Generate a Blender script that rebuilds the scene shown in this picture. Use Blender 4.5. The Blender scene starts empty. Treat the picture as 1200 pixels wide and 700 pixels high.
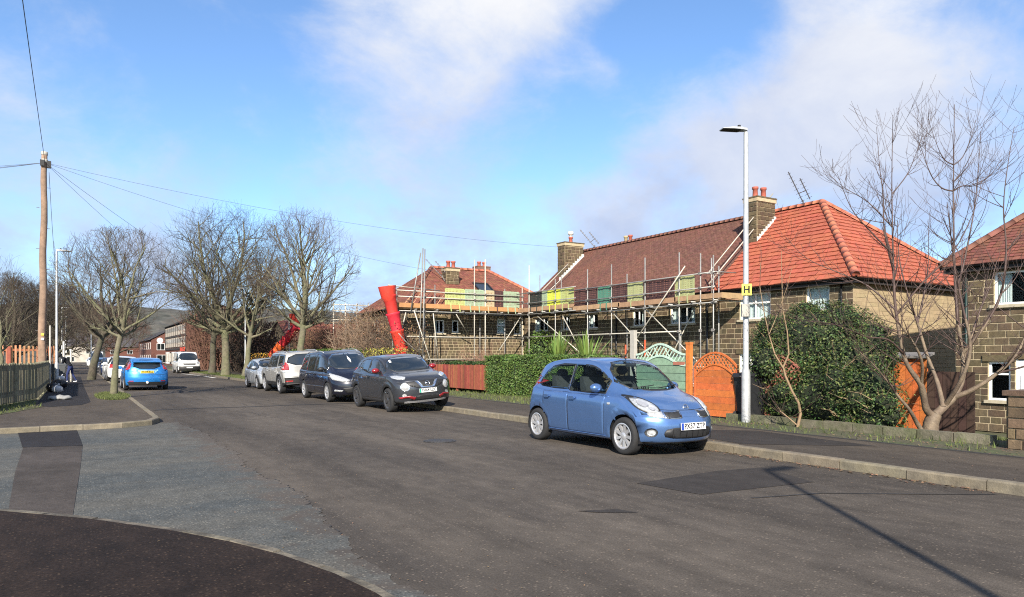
import bpy, bmesh, math, random
import numpy as np
from mathutils import Vector as V, Matrix as MX
from mathutils.bvhtree import BVHTree
from mathutils.geometry import delaunay_2d_cdt
sc = bpy.context.scene
col = sc.collection
RND = random.Random(11)
rad = math.radians

# ------------------------------------------------------------------ camera
cd = bpy.data.cameras.new("camera")
cam = bpy.data.objects.new("camera", cd)
col.objects.link(cam)
cam.location = (0, 0, 1.55)
cam.rotation_euler = (rad(90), 0, -rad(31.577))
cd.sensor_width = 36.0
cd.lens = 36.0 * 833 / 1200
cd.shift_y = 68 / 1200
cd.clip_start = 0.05
cd.clip_end = 6000
sc.camera = cam

# ------------------------------------------------------------------ light
SUN_EL = 30.5
EXPO = 0.90
sdir = V((-0.581, -0.814, 0)).normalized()           # horizontal direction towards the sun
sun_vec = V((sdir.x * math.cos(rad(SUN_EL)), sdir.y * math.cos(rad(SUN_EL)), math.sin(rad(SUN_EL))))
sl = bpy.data.lights.new("sun", 'SUN')
sl.energy = 5.0
sl.angle = rad(0.5)
sl.color = (1.0, 0.915, 0.79)
so = bpy.data.objects.new("sun", sl)
col.objects.link(so)
so.rotation_euler = (-sun_vec).to_track_quat('-Z', 'Y').to_euler()
so.location = sun_vec * 60

sc.view_settings.view_transform = 'Standard'
sc.view_settings.look = 'None'
sc.view_settings.exposure = EXPO
sc.view_settings.gamma = 1.0
sc.view_settings.use_curve_mapping = False
sc.cycles.max_bounces = 6
sc.cycles.diffuse_bounces = 3
sc.cycles.glossy_bounces = 3
sc.cycles.transmission_bounces = 4
sc.cycles.transparent_max_bounces = 8
sc.cycles.use_denoising = False
sc.cycles.filter_width = 1.1
sc.cycles.sample_clamp_indirect = 6

# ------------------------------------------------------------------ sky with clouds
w = bpy.data.worlds.new("World")
sc.world = w
w.use_nodes = True
nt = w.node_tree
nt.nodes.clear()
def wn(t, **k):
    n = nt.nodes.new(t)
    for a, b in k.items():
        setattr(n, a, b)
    return n
def wl(a, b): nt.links.new(a, b)
SKY_STRENGTH = 0.11
out = wn('ShaderNodeOutputWorld'); bg = wn('ShaderNodeBackground')
bg.inputs['Strength'].default_value = SKY_STRENGTH
wl(bg.outputs[0], out.inputs[0])
sky = wn('ShaderNodeTexSky', sky_type='NISHITA')
sky.sun_disc = False
sky.sun_elevation = rad(SUN_EL)
sky.sun_rotation = math.atan2(sdir.x, sdir.y)
sky.altitude = 200
sky.air_density = 1.0
sky.dust_density = 0.35
sky.ozone_density = 2.6
geo = wn('ShaderNodeTexCoord')
DIR = geo.outputs['Generated']
def wmath(op, a, b=None, c=None, clamp=False):
    n = wn('ShaderNodeMath', operation=op); n.use_clamp = clamp
    for i, q in enumerate((a, b, c)):
        if q is None: continue
        if isinstance(q, (int, float)): n.inputs[i].default_value = q
        else: wl(q, n.inputs[i])
    return n.outputs[0]
def wnoise(scale, detail, rough, stretch=(1, 1, 1), off=(0, 0, 0), dist=0.0):
    mp = wn('ShaderNodeMapping'); mp.inputs['Scale'].default_value = stretch; mp.inputs['Location'].default_value = off
    wl(DIR, mp.inputs['Vector'])
    n = wn('ShaderNodeTexNoise'); n.inputs['Scale'].default_value = scale
    n.inputs['Detail'].default_value = detail; n.inputs['Roughness'].default_value = rough
    n.inputs['Distortion'].default_value = dist
    wl(mp.outputs[0], n.inputs['Vector'])
    return n.outputs['Fac']
# cloud banks: compass azimuth (degrees right of the street's direction), elevation, radius (degrees), weight
BANKS = [(24, 29, 13, .38), (30, 24, 7, .2), (15, 26, 8, .15), (54, 22, 10, .36), (43, 14.5, 9, .32), (57, 13, 9, .30), (63, 17, 9, .24), (50, 17, 7, .12),
         (0, 8.5, 13, .28), (23, 10, 9, .32), (37, 9, 8, .18), (33, 6, 9, .2), (12, 7, 9, .2), (60, 32, 12, .2), (40, 38, 12, .15),
         (-40, 25, 22, .3), (125, 25, 26, .3), (180, 30, 24, .3), (-110, 22, 24, .3), (95, 55, 22, .2),
         (46, 23.5, 5.5, -.50), (34, 15.5, 6, -.26), (11, 16, 10, -.32), (38, 19.5, 6, -.26), (67, 21.5, 6, -.16)]
acc = None
for az, el, r, wt in BANKS:
    c = V((math.sin(rad(az)) * math.cos(rad(el)), math.cos(rad(az)) * math.cos(rad(el)), math.sin(rad(el))))
    dp = wn('ShaderNodeVectorMath', operation='DOT_PRODUCT'); wl(DIR, dp.inputs[0]); dp.inputs[1].default_value = c
    mr = wn('ShaderNodeMapRange', interpolation_type='SMOOTHSTEP'); wl(dp.outputs['Value'], mr.inputs['Value'])
    mr.inputs['From Min'].default_value = math.cos(rad(r * 1.35)); mr.inputs['From Max'].default_value = 1.0
    mr.inputs['To Min'].default_value = 0; mr.inputs['To Max'].default_value = wt
    acc = mr.outputs[0] if acc is None else wmath('ADD', acc, mr.outputs[0])
n1 = wnoise(3.4, 10, 0.60, (1, 1, 1.7), (3.1, 1.7, 0.4), 0.35)
n2 = wnoise(11.0, 9, 0.64, (1, 1, 1.5), (0.3, 5.0, 2.0), 0.2)
f = wmath('ADD', wmath('MULTIPLY', n1, 0.72), wmath('MULTIPLY', n2, 0.28))
dens = wmath('ADD', acc, wmath('MULTIPLY_ADD', f, 2.4, -1.16))
mr = wn('ShaderNodeMapRange', interpolation_type='SMOOTHSTEP'); wl(dens, mr.inputs['Value'])
mr.inputs['From Min'].default_value = -0.10; mr.inputs['From Max'].default_value = 0.80
mr.inputs['To Min'].default_value = 0.0; mr.inputs['To Max'].default_value = 0.94
cov = mr.outputs[0]
n3 = wnoise(4.6, 8, 0.6, (1, 1, 1.6), (7.0, 2.2, 1.1), 0.3)
sep = wn('ShaderNodeSeparateXYZ'); wl(DIR, sep.inputs[0])
lum = wmath('ADD', wmath('MULTIPLY', n3, 0.5), wmath('MULTIPLY', sep.outputs[2], 0.95))
rmp = wn('ShaderNodeValToRGB'); wl(lum, rmp.inputs[0])
k = 1 / SKY_STRENGTH / 2 ** EXPO
e = rmp.color_ramp.elements
e[0].position = 0.32; e[0].color = (0.47 * k, 0.56 * k, 0.80 * k, 1)
e[1].position = 0.72; e[1].color = (0.99 * k, 0.99 * k, 1.0 * k, 1)
mixc = wn('ShaderNodeMix', data_type='RGBA')
wl(cov, mixc.inputs['Factor'])
skm = wn('ShaderNodeMix', data_type='RGBA', blend_type='MULTIPLY'); skm.inputs['Factor'].default_value = 1.0
wl(sky.outputs[0], skm.inputs['A']); skm.inputs['B'].default_value = (0.84, 0.965, 1.09, 1)
SKYTINT = skm.inputs['B']
wl(skm.outputs['Result'], mixc.inputs['A']); wl(rmp.outputs[0], mixc.inputs['B'])
wl(mixc.outputs['Result'], bg.inputs['Color'])

# ------------------------------------------------------------------ helpers
MATS = {}
def mat(name, c, rough=0.8, var=0.25, scale=6.0, bump=0.0, bscale=None, metal=0.0, coat=0.0, spec=0.5, isl=0.0, objr=0.0,
        c2=None, c2scale=1.0, c2amt=0.5, sub=None, emit=None):
    """principled colour with two octaves of noise; isl / objr vary the value per loose piece / per object"""
    if name in MATS: return MATS[name]
    m = bpy.data.materials.new(name); m.use_nodes = True
    t = m.node_tree; n = t.nodes; L = t.links.new
    b = n['Principled BSDF']
    b.inputs['Roughness'].default_value = rough; b.inputs['Metallic'].default_value = metal
    b.inputs['Coat Weight'].default_value = coat; b.inputs['Coat Roughness'].default_value = 0.03
    b.inputs['Specular IOR Level'].default_value = spec
    g = n.new('ShaderNodeNewGeometry'); pos = g.outputs['Position']
    def noise(s, d=4):
        x = n.new('ShaderNodeTexNoise'); x.inputs['Scale'].default_value = s; x.inputs['Detail'].default_value = d
        x.inputs['Roughness'].default_value = 0.65; L(pos, x.inputs['Vector']); return x.outputs['Fac']
    col_out = None
    def mixrgb(mode, fac, A, B):
        x = n.new('ShaderNodeMix'); x.data_type = 'RGBA'; x.blend_type = mode
        for s, q in ((x.inputs['Factor'], fac), (x.inputs['A'], A), (x.inputs['B'], B)):
            if hasattr(q, 'is_output'): L(q, s)
            elif isinstance(q, (int, float)): s.default_value = q
            else: s.default_value = (*q, 1) if len(q) == 3 else q
        return x.outputs['Result']
    cur = c
    if c2 is not None:
        r = n.new('ShaderNodeMapRange'); r.interpolation_type = 'SMOOTHSTEP'; L(noise(c2scale, 5), r.inputs['Value'])
        r.inputs['From Min'].default_value = 0.5 - 0.16; r.inputs['From Max'].default_value = 0.5 + 0.16
        r.inputs['To Max'].default_value = c2amt
        cur = mixrgb('MIX', r.outputs[0], c, c2)
    if var > 0:
        r = n.new('ShaderNodeMapRange'); L(noise(scale), r.inputs['Value'])
        r.inputs['From Min'].default_value = 0.25; r.inputs['From Max'].default_value = 0.75
        r.inputs['To Min'].default_value = 1 - var; r.inputs['To Max'].default_value = 1 + var
        hv = n.new('ShaderNodeHueSaturation')
        if hasattr(cur, 'is_output'): L(cur, hv.inputs['Color'])
        else: hv.inputs['Color'].default_value = (*cur, 1)
        L(r.outputs[0], hv.inputs['Value']); cur = hv.outputs[0]
    for amt, src in ((isl, 'isl'), (objr, 'obj')):
        if amt > 0:
            rr = g.outputs['Random Per Island'] if src == 'isl' else n.new('ShaderNodeObjectInfo').outputs['Random']
            r = n.new('ShaderNodeMapRange'); L(rr, r.inputs['Value'])
            r.inputs['To Min'].default_value = 1 - amt; r.inputs['To Max'].default_value = 1 + amt
            hv = n.new('ShaderNodeHueSaturation')
            h2 = n.new('ShaderNodeMath'); h2.operation = 'MULTIPLY'; L(rr, h2.inputs[0]); h2.inputs[1].default_value = 37.7
            h3 = n.new('ShaderNodeMath'); h3.operation = 'FRACT'; L(h2.outputs[0], h3.inputs[0])
            h4 = n.new('ShaderNodeMapRange'); L(h3.outputs[0], h4.inputs['Value'])
            h4.inputs['To Min'].default_value = 0.5 - 0.03 * min(1, amt * 2); h4.inputs['To Max'].default_value = 0.5 + 0.03 * min(1, amt * 2)
            L(h4.outputs[0], hv.inputs['Hue'])
            if hasattr(cur, 'is_output'): L(cur, hv.inputs['Color'])
            else: hv.inputs['Color'].default_value = (*cur, 1)
            L(r.outputs[0], hv.inputs['Value']); cur = hv.outputs[0]
    if hasattr(cur, 'is_output'): L(cur, b.inputs['Base Color'])
    else: b.inputs['Base Color'].default_value = (*cur, 1)
    if bump > 0:
        bn = n.new('ShaderNodeBump'); bn.inputs['Strength'].default_value = bump; bn.inputs['Distance'].default_value = 0.02
        L(noise(bscale or scale * 3, 6), bn.inputs['Height']); L(bn.outputs[0], b.inputs['Normal'])
    if sub:
        b.inputs['Subsurface Weight'].default_value = sub
    MATS[name] = m
    return m
def glass(name, tint=(0.7, 0.8, 0.8), opacity=0.25, dark=(0.01, 0.012, 0.014)):
    if name in MATS: return MATS[name]
    m = bpy.data.materials.new(name); m.use_nodes = True
    t = m.node_tree; n = t.nodes; L = t.links.new
    b = n['Principled BSDF']; b.inputs['Base Color'].default_value = (*dark, 1); b.inputs['Roughness'].default_value = 0.02
    b.inputs['Specular IOR Level'].default_value = 0.7
    tr = n.new('ShaderNodeBsdfTransparent'); tr.inputs[0].default_value = (*tint, 1)
    fr = n.new('ShaderNodeLayerWeight'); fr.inputs['Blend'].default_value = .5
    pw = n.new('ShaderNodeMath'); pw.operation = 'POWER'; L(fr.outputs['Facing'], pw.inputs[0]); pw.inputs[1].default_value = 3.5
    ad = n.new('ShaderNodeMath'); ad.operation = 'ADD'; ad.use_clamp = True
    L(pw.outputs[0], ad.inputs[0]); ad.inputs[1].default_value = opacity
    mx = n.new('ShaderNodeMixShader'); L(ad.outputs[0], mx.inputs[0]); L(tr.outputs[0], mx.inputs[1]); L(b.outputs[0], mx.inputs[2])
    L(mx.outputs[0], n['Material Output'].inputs['Surface'])
    MATS[name] = m
    return m
def paint(name, c, metal=0.35, rough=0.32):
    return mat(name, c, rough, 0.04, 3.0, metal=metal, coat=0.9, spec=0.5)

def worg(o):
    s = V((0, 0, 0))
    while o: s = s + o.location; o = o.parent
    return s
def props(o, label=None, cat=None, group=None, kind=None):
    if label: o['label'] = label
    if cat: o['category'] = cat
    if group: o['group'] = group
    if kind: o['kind'] = kind
    return o
def thing(name, label, cat, loc=(0, 0, 0), rotz=0.0, group=None):
    o = bpy.data.objects.new(name, None); o.empty_display_size = 0.2
    col.objects.link(o); o.location = loc; o.rotation_euler = (0, 0, rotz)
    return props(o, label, cat, group)
def link(name, me, parent=None, loc=None):
    o = bpy.data.objects.new(name, me); col.objects.link(o)
    if parent: o.parent = parent
    if loc is not None: o.location = loc
    return o
def copy_tree(o, parent=None):
    c = o.copy(); col.objects.link(c)
    if parent: c.parent = parent
    for ch in list(o.children): copy_tree(ch, c)
    return c

class MB:
    def __init__(s): s.v = []; s.f = []; s.m = []; s.cur = 0
    def add(s, vs, fs, mi=None):
        o = len(s.v); s.v += [tuple(p) for p in vs]
        k = s.cur if mi is None else mi
        for f in fs: s.f.append(tuple(i + o for i in f)); s.m.append(k)
    def quad(s, a, b, c, d, mi=None): s.add((a, b, c, d), ((0, 1, 2, 3),), mi)
    def poly(s, pts, mi=None): s.add(pts, (tuple(range(len(pts))),), mi)
    def box(s, c, size, rz=0.0, mi=None, mtx=None):
        x, y, z = size[0] / 2, size[1] / 2, size[2] / 2
        ca, sa = math.cos(rz), math.sin(rz)
        vs = []
        for q in ((-x, -y, -z), (x, -y, -z), (x, y, -z), (-x, y, -z), (-x, -y, z), (x, -y, z), (x, y, z), (-x, y, z)):
            p = V((q[0] * ca - q[1] * sa, q[0] * sa + q[1] * ca, q[2]))
            if mtx is not None: p = mtx @ p
            vs.append(p + V(c))
        s.add(vs, ((0, 3, 2, 1), (4, 5, 6, 7), (0, 1, 5, 4), (1, 2, 6, 5), (2, 3, 7, 6), (3, 0, 4, 7)), mi)
    def span(s, a, b, mi=None):   # axis-aligned box from two corners
        s.box([(p + q) / 2 for p, q in zip(a, b)], [abs(q - p) for p, q in zip(a, b)], 0, mi)
    def tube(s, pts, radii, n=6, cap=True, mi=None, flat=1.0):
        pts = [V(p) for p in pts]
        if isinstance(radii, (int, float)): radii = [radii] * len(pts)
        vs = []; fs = []
        t0 = (pts[1] - pts[0]).normalized()
        ref = V((0, 0, 1)) if abs(t0.z) < 0.9 else V((1, 0, 0))
        u = t0.cross(ref).normalized()
        for i, p in enumerate(pts):
            if i == 0: t = pts[1] - pts[0]
            elif i == len(pts) - 1: t = pts[-1] - pts[-2]
            else: t = pts[i + 1] - pts[i - 1]
            t.normalize()
            u = (u - t * u.dot(t))
            if u.length < 1e-6: u = t.cross(V((0.3, 0.5, 0.8)))
            u.normalize(); v = t.cross(u)
            for k in range(n):
                a = 2 * math.pi * k / n
                vs.append(p + (u * math.cos(a) + v * math.sin(a) * flat) * radii[i])
        for i in range(len(pts) - 1):
            for k in range(n):
                a = i * n + k; b = i * n + (k + 1) % n
                fs.append((a, b, b + n, a + n))
        if cap:
            fs.append(tuple(reversed(range(n)))); fs.append(tuple(range((len(pts) - 1) * n, len(pts) * n)))
        s.add(vs, fs, mi)
    def bar(s, p, q, wd, th, up=V((0, 0, 1)), mi=None):   # rectangular bar between two points
        p, q = V(p), V(q); t = (q - p); L = t.length; t.normalize()
        u = t.cross(V(up))
        if u.length < 1e-5: u = t.cross(V((1, 0, 0)))
        u.normalize(); v = u.cross(t)
        m = MX((t, u, v)).transposed()
        s.box((p + q) / 2, (L, wd, th), 0, mi, m)
    def lathe(s, prof, n=16, origin=(0, 0, 0), axis='Z', mi=None, cap=False):
        o = V(origin); vs = []; fs = []
        for r, h in prof:
            for k in range(n):
                a = 2 * math.pi * k / n; x, y = r * math.cos(a), r * math.sin(a)
                p = {'Z': (x, y, h), 'Y': (x, h, y), 'X': (h, x, y)}[axis]
                vs.append(o + V(p))
        for i in range(len(prof) - 1):
            for k in range(n):
                a = i * n + k; b = i * n + (k + 1) % n
                fs.append((a, b, b + n, a + n))
        if cap: fs.append(tuple(reversed(range(n)))); fs.append(tuple(range((len(prof) - 1) * n, len(prof) * n)))
        s.add(vs, fs, mi)
    def prism(s, pts, d, mi=None):   # polygon of 3-D points extruded by vector d
        n = len(pts); d = V(d); a = [V(p) for p in pts]
        s.add(a + [p + d for p in a], [tuple(reversed(range(n))), tuple(range(n, 2 * n))] + [(i, (i + 1) % n, (i + 1) % n + n, i + n) for i in range(n)], mi)
    def sphere(s, c, r, nu=12, nv=8, mi=None):
        if isinstance(r, (int, float)): r = (r, r, r)
        vs = []; fs = []
        for j in range(nv + 1):
            b = math.pi * j / nv
            for i in range(nu):
                a = 2 * math.pi * i / nu
                vs.append((c[0] + r[0] * math.sin(b) * math.cos(a), c[1] + r[1] * math.sin(b) * math.sin(a), c[2] + r[2] * math.cos(b)))
        for j in range(nv):
            for i in range(nu):
                p = j * nu + i; q = j * nu + (i + 1) % nu
                fs.append((p, p + nu, q + nu, q))
        s.add(vs, fs, mi)
    def mesh(s, name, mats, smooth=False):
        me = bpy.data.meshes.new(name)
        me.from_pydata(s.v, [], s.f)
        for m in (mats if isinstance(mats, (list, tuple)) else [mats]): me.materials.append(m)
        if any(s.m): me.polygons.foreach_set('material_index', s.m)
        if smooth: me.polygons.foreach_set('use_smooth', [True] * len(s.f))
        me.update()
        return me
    def obj(s, name, mats, parent=None, smooth=False, world=True, label=None, kind=None):
        me = s.mesh(name, mats, smooth)
        if parent and world:
            g = worg(parent)
            if g.length > 1e-9: me.transform(MX.Translation(-g))
        o = link(name, me, parent)
        return props(o, label=label, kind=kind)

def top(o, label, cat, group=None):   # a thing that is one mesh: origin moved to its base
    me = o.data
    c = np.empty(len(me.vertices) * 3); me.vertices.foreach_get('co', c); c = c.reshape(-1, 3)
    b = V((float(c[:, 0].mean()), float(c[:, 1].mean()), float(c[:, 2].min())))
    me.transform(MX.Translation(-b)); o.location = b
    return props(o, label, cat, group)
def bvh_of(mb): return BVHTree.FromPolygons([V(p) for p in mb.v], mb.f)
def pchip(nodes):
    xs = [a for a, b in nodes]; ys = [b for a, b in nodes]; n = len(xs)
    d = [(ys[i + 1] - ys[i]) / (xs[i + 1] - xs[i]) for i in range(n - 1)]
    m = [d[0]] + [0 if d[i - 1] * d[i] <= 0 else 2 * d[i - 1] * d[i] / (d[i - 1] + d[i]) for i in range(1, n - 1)] + [d[-1]]
    def f(x):
        if x <= xs[0]: return ys[0]
        if x >= xs[-1]: return ys[-1]
        i = 0
        while x > xs[i + 1]: i += 1
        h = xs[i + 1] - xs[i]; t = (x - xs[i]) / h
        return ys[i] * (2 * t**3 - 3 * t**2 + 1) + m[i] * h * (t**3 - 2 * t**2 + t) + ys[i + 1] * (3 * t**2 - 2 * t**3) + m[i + 1] * h * (t**3 - t**2)
    return f
def smooth(a, b, x):
    t = max(0.0, min(1.0, (x - a) / (b - a))); return t * t * (3 - 2 * t)
def chaikin(p, it=2):
    for _ in range(it):
        q = []
        for i in range(len(p)):
            a, b = p[i], p[(i + 1) % len(p)]
            q += [(a[0] * .75 + b[0] * .25, a[1] * .75 + b[1] * .25), (a[0] * .25 + b[0] * .75, a[1] * .25 + b[1] * .75)]
        p = q
    return p
def text_mesh(s, size, m, name='text', bold=0.0):
    """flat lettering as a mesh, centred, in the XY plane"""
    cu = bpy.data.curves.new('lettering', 'FONT'); cu.body = s; cu.size = size; cu.align_x = 'CENTER'; cu.align_y = 'CENTER'
    cu.offset = bold; cu.resolution_u = 3; cu.space_character = 1.06
    o = bpy.data.objects.new('lettering', cu); col.objects.link(o)
    dg = bpy.context.evaluated_depsgraph_get(); dg.update()
    me = bpy.data.meshes.new_from_object(o.evaluated_get(dg)); me.name = name
    bpy.data.objects.remove(o); me.materials.clear(); me.materials.append(m)
    return me
# ------------------------------------------------------------------ ground, roads, pavements
def asphalt(name, c, c2, speck=0.35, fine=70.0, stone=None, stamt=0.0, bump=0.5, stretch=(1.0, 0.25, 1.0), rough=0.85, mid=0.2, streak=None, blend=None):
    if name in MATS: return MATS[name]
    m = bpy.data.materials.new(name); m.use_nodes = True
    t = m.node_tree; n = t.nodes; L = t.links.new; b = n['Principled BSDF']
    b.inputs['Roughness'].default_value = rough; b.inputs['Specular IOR Level'].default_value = 0.16
    pos = n.new('ShaderNodeNewGeometry').outputs['Position']
    def ns(scale, d, st=(1, 1, 1), off=(0, 0, 0)):
        mp = n.new('ShaderNodeMapping'); mp.inputs['Scale'].default_value = st; mp.inputs['Location'].default_value = off; L(pos, mp.inputs[0])
        x = n.new('ShaderNodeTexNoise'); x.inputs['Scale'].default_value = scale; x.inputs['Detail'].default_value = d; x.inputs['Roughness'].default_value = .65
        L(mp.outputs[0], x.inputs['Vector']); return x.outputs['Fac']
    def mr(v, a, bb, c0, c1, it='LINEAR'):
        r = n.new('ShaderNodeMapRange'); r.interpolation_type = it; L(v, r.inputs['Value'])
        for q, val in zip(('From Min', 'From Max', 'To Min', 'To Max'), (a, bb, c0, c1)): r.inputs[q].default_value = val
        return r.outputs[0]
    def mixc(f, A, B, mode='MIX'):
        x = n.new('ShaderNodeMix'); x.data_type = 'RGBA'; x.blend_type = mode
        for s, q in ((x.inputs['Factor'], f), (x.inputs['A'], A), (x.inputs['B'], B)):
            if hasattr(q, 'is_output'): L(q, s)
            elif isinstance(q, float): s.default_value = q
            else: s.default_value = (*q, 1)
        return x.outputs['Result']
    cur = mixc(mr(ns(0.55, 6, stretch), .36, .64, 0, 1, 'SMOOTHSTEP'), c, c2)
    hv = n.new('ShaderNodeHueSaturation'); L(cur, hv.inputs['Color'])
    a = n.new('ShaderNodeMath'); a.operation = 'MULTIPLY'
    L(mr(ns(fine, 3), .25, .75, 1 - speck, 1 + speck), a.inputs[0]); L(mr(ns(4.5, 6, (1, .6, 1), (5, 2, 0)), .3, .7, 1 - mid, 1 + mid), a.inputs[1])
    L(a.outputs[0], hv.inputs['Value']); cur = hv.outputs[0]
    if streak:   # lengthwise polish from tyres
        h2 = n.new('ShaderNodeHueSaturation'); L(cur, h2.inputs['Color']); L(mr(ns(1.0, 5, (1.5, .035, 1), (3, 1, 0)), .32, .68, 1 - streak, 1 + streak, 'SMOOTHSTEP'), h2.inputs['Value']); cur = h2.outputs[0]
    if blend:    # the newer surfacing worn through towards the through road
        sx_ = n.new('ShaderNodeSeparateXYZ'); L(pos, sx_.inputs[0])
        ad = n.new('ShaderNodeMath'); ad.operation = 'MULTIPLY_ADD'; L(ns(3.0, 8, (1, .8, 1), (2, 7, 0)), ad.inputs[0]); ad.inputs[1].default_value = 2.6; L(sx_.outputs[0], ad.inputs[2])
        cb = mixc(mr(ns(0.55, 6, (1, .25, 1)), .36, .64, 0, 1, 'SMOOTHSTEP'), blend[0], blend[1])
        cur = mixc(mr(ad.outputs[0], 2.9, 3.5, 0, 1, 'SMOOTHSTEP'), cur, cb)
    if stone:
        vo = n.new('ShaderNodeTexVoronoi'); vo.inputs['Scale'].default_value = 42; L(pos, vo.inputs['Vector'])
        sp = n.new('ShaderNodeSeparateColor'); L(vo.outputs['Color'], sp.inputs[0])
        k = n.new('ShaderNodeMath'); k.operation = 'MULTIPLY'; L(mr(sp.outputs[0], .80, .9, 0, stamt), k.inputs[0]); L(mr(vo.outputs['Distance'], .25, .45, 1, 0), k.inputs[1])
        cur = mixc(k.outputs[0], cur, stone)
    L(cur, b.inputs['Base Color'])
    bn = n.new('ShaderNodeBump'); bn.inputs['Strength'].default_value = bump; bn.inputs['Distance'].default_value = .012
    L(ns(fine * .8, 3), bn.inputs['Height']); L(bn.outputs[0], b.inputs['Normal'])
    MATS[name] = m; return m

ROAD = asphalt('road_asphalt', (.092, .078, .064), (.057, .049, .042), stone=(.22, .18, .14), stamt=.6, streak=.16)
SIDE = asphalt('side_road_asphalt', (.066, .072, .072), (.098, .095, .084), speck=.6, fine=55, stone=(.24, .22, .18), stamt=.8, stretch=(.3, 1.0, 1), blend=((.094, .080, .068), (.066, .057, .050)))
FOOT = asphalt('pavement_asphalt', (.088, .072, .056), (.060, .050, .041), stone=(.2, .18, .16), stamt=.4)
DARKFOOT = asphalt('dark_pavement_asphalt', (.023, .015, .011), (.015, .010, .008), speck=.6, fine=38, stone=(.11, .075, .05), stamt=.5, mid=.35)
PATCH = asphalt('patch_asphalt', (.034, .030, .028), (.044, .039, .036), speck=.25, fine=90)
TRENCH = asphalt('trench_asphalt', (.072, .061, .054), (.050, .042, .036), speck=.35, fine=60, stretch=(.6, .6, 1))
NEWFOOT = asphalt('new_footway_asphalt', (.022, .020, .021), (.028, .026, .027), speck=.25)
SOIL = mat('soil_and_grass', (.06, .075, .022), 1.0, .4, 4, .6, 20, c2=(.05, .036, .022), c2scale=1.3, c2amt=.8)
VERGE = mat('verge_earth', (.075, .062, .040), 1.0, .45, 9, .7, 25, c2=(.055, .075, .025), c2scale=1.8, c2amt=.9)
KERB = mat('kerb_concrete', (.185, .155, .105), .9, .32, 7, .35, 40, objr=.14, c2=(.13, .115, .09), c2scale=3, c2amt=.55)
PALEKERB = mat('worn_channel_stone', (.155, .135, .10), .9, .45, 14, .5, 40, objr=.15, c2=(.045, .038, .03), c2scale=4, c2amt=.9)
EDGE = mat('edging_stone', (.15, .135, .095), .95, .35, 8, .6, 30, objr=.2, c2=(.08, .09, .04), c2scale=2.5, c2amt=.8)
TAR = mat('tar_joint', (.028, .026, .025), .8, .3, 9)
IRON = mat('cast_iron', (.035, .032, .03), .6, .3, 30, .4)

def terrain(x, y):
    z = -0.075
    if x > 12.6: z = -0.075 + 0.09 * smooth(12.7, 13.2, x) * (1 - smooth(14, 16, x)) - 0.66 * smooth(14.2, 19.5, x) * (1 - smooth(70, 120, y))
    if x < -1.1: z += .05 * smooth(1.1, 1.6, -x)
    r = math.hypot(x, y)
    z -= 3.0 * smooth(260, 700, r)
    return z
g = MB()
xs = [-3000, -1500, -800, -400, -200, -90, -40, -20, -10, -5, -3, -1.6, -1.1, 0, 1.7, 4, 8.9, 10, 11.4, 12.3, 12.7, 12.9, 13.2, 13.7, 14.3, 15, 16, 17, 18.5, 20, 24, 30, 40, 60, 100, 200, 400, 800, 1500, 3000]
ys = [-600, -200, -60, -20, 0, 4, 8, 12, 17, 25, 35, 50, 70, 95, 120, 160, 200, 260, 340, 420, 520, 700, 1200, 3000]
for y in ys:
    for x in xs: g.v.append((x, y, terrain(x, y)))
nx = len(xs)
for j in range(len(ys) - 1):
    for i in range(nx - 1):
        g.f.append((j * nx + i, j * nx + i + 1, (j + 1) * nx + i + 1, (j + 1) * nx + i)); g.m.append(0)
props(g.obj('ground', SOIL, smooth=True), kind='structure')

KX, KLX = 8.96, 1.72            # kerb faces of the road
YFAR = 240
def sheet(name, pts, z, m, parent=None, th=None):
    b = MB()
    if th: b.prism([(x, y, z - th) for x, y in pts], (0, 0, th))
    else: b.poly([(x, y, z) for x, y in pts])
    return props(b.obj(name, m, parent), kind='structure')
# centre lines: the far part of the street bends slightly to the left
def bend(y): return -0.00045 * max(0, y - 120) ** 2
def strip(name, x0, x1, y0, y1, z, m, step=12, kind='structure', th=None):
    b = MB(); n = max(1, int((y1 - y0) / step))
    ya = [y0 + (y1 - y0) * i / n for i in range(n + 1)]
    for a, c in zip(ya, ya[1:]):
        p = [(x0 + bend(a), a, z), (x1 + bend(a), a, z), (x1 + bend(c), c, z), (x0 + bend(c), c, z)]
        b.quad(*p)
        if th:
            b.quad(p[0], p[3], (p[3][0], c, z - th), (p[0][0], a, z - th)); b.quad((p[1][0], a, z - th), (p[2][0], c, z - th), p[2], p[1])
            if a == ya[0]: b.quad((p[0][0], a, z - th), (p[1][0], a, z - th), p[1], p[0])
    return props(b.obj(name, m), kind=kind)
strip('road', 1.0, KX + .02, -40, YFAR, 0.0, ROAD)
def arc(c, r, a0, a1, n): return [(c[0] + r * math.cos(rad(a0 + (a1 - a0) * i / n)), c[1] + r * math.sin(rad(a0 + (a1 - a0) * i / n))) for i in range(n + 1)]
near_kerb = [(-14, 11.6), (-6, 11.0), (-3.2, 10.2), (-1.6, 9.4), (-.63, 8.62), (.1, 7.78), (.71, 6.88), (1.08, 6.2), (1.35, 5.57), (1.55, 4.9), (1.65, 4.36), (1.71, 3.4), (1.72, 2), (1.72, -30)]
far_kerb = [(-14, 17.1), (-6, 17.35), (-1.28, 17.43), (0.1, 17.47), (.75, 17.52), (1.2, 17.66), (1.48, 17.92), (1.63, 18.2), (1.70, 18.6), (1.72, 19.2)]
edge0 = [(2.05, 18.4), (2.24, 15.5), (2.16, 13.4), (2.22, 12.0), (2.06, 10.6), (2.10, 9.2), (2.2, 8.4), (2.12, 7.4), (1.99, 6.4), (1.93, 5.6), (1.86, 5.0), (1.96, 4.2), (1.85, 2.6), (1.70, 1.5)]
edge = []
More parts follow.
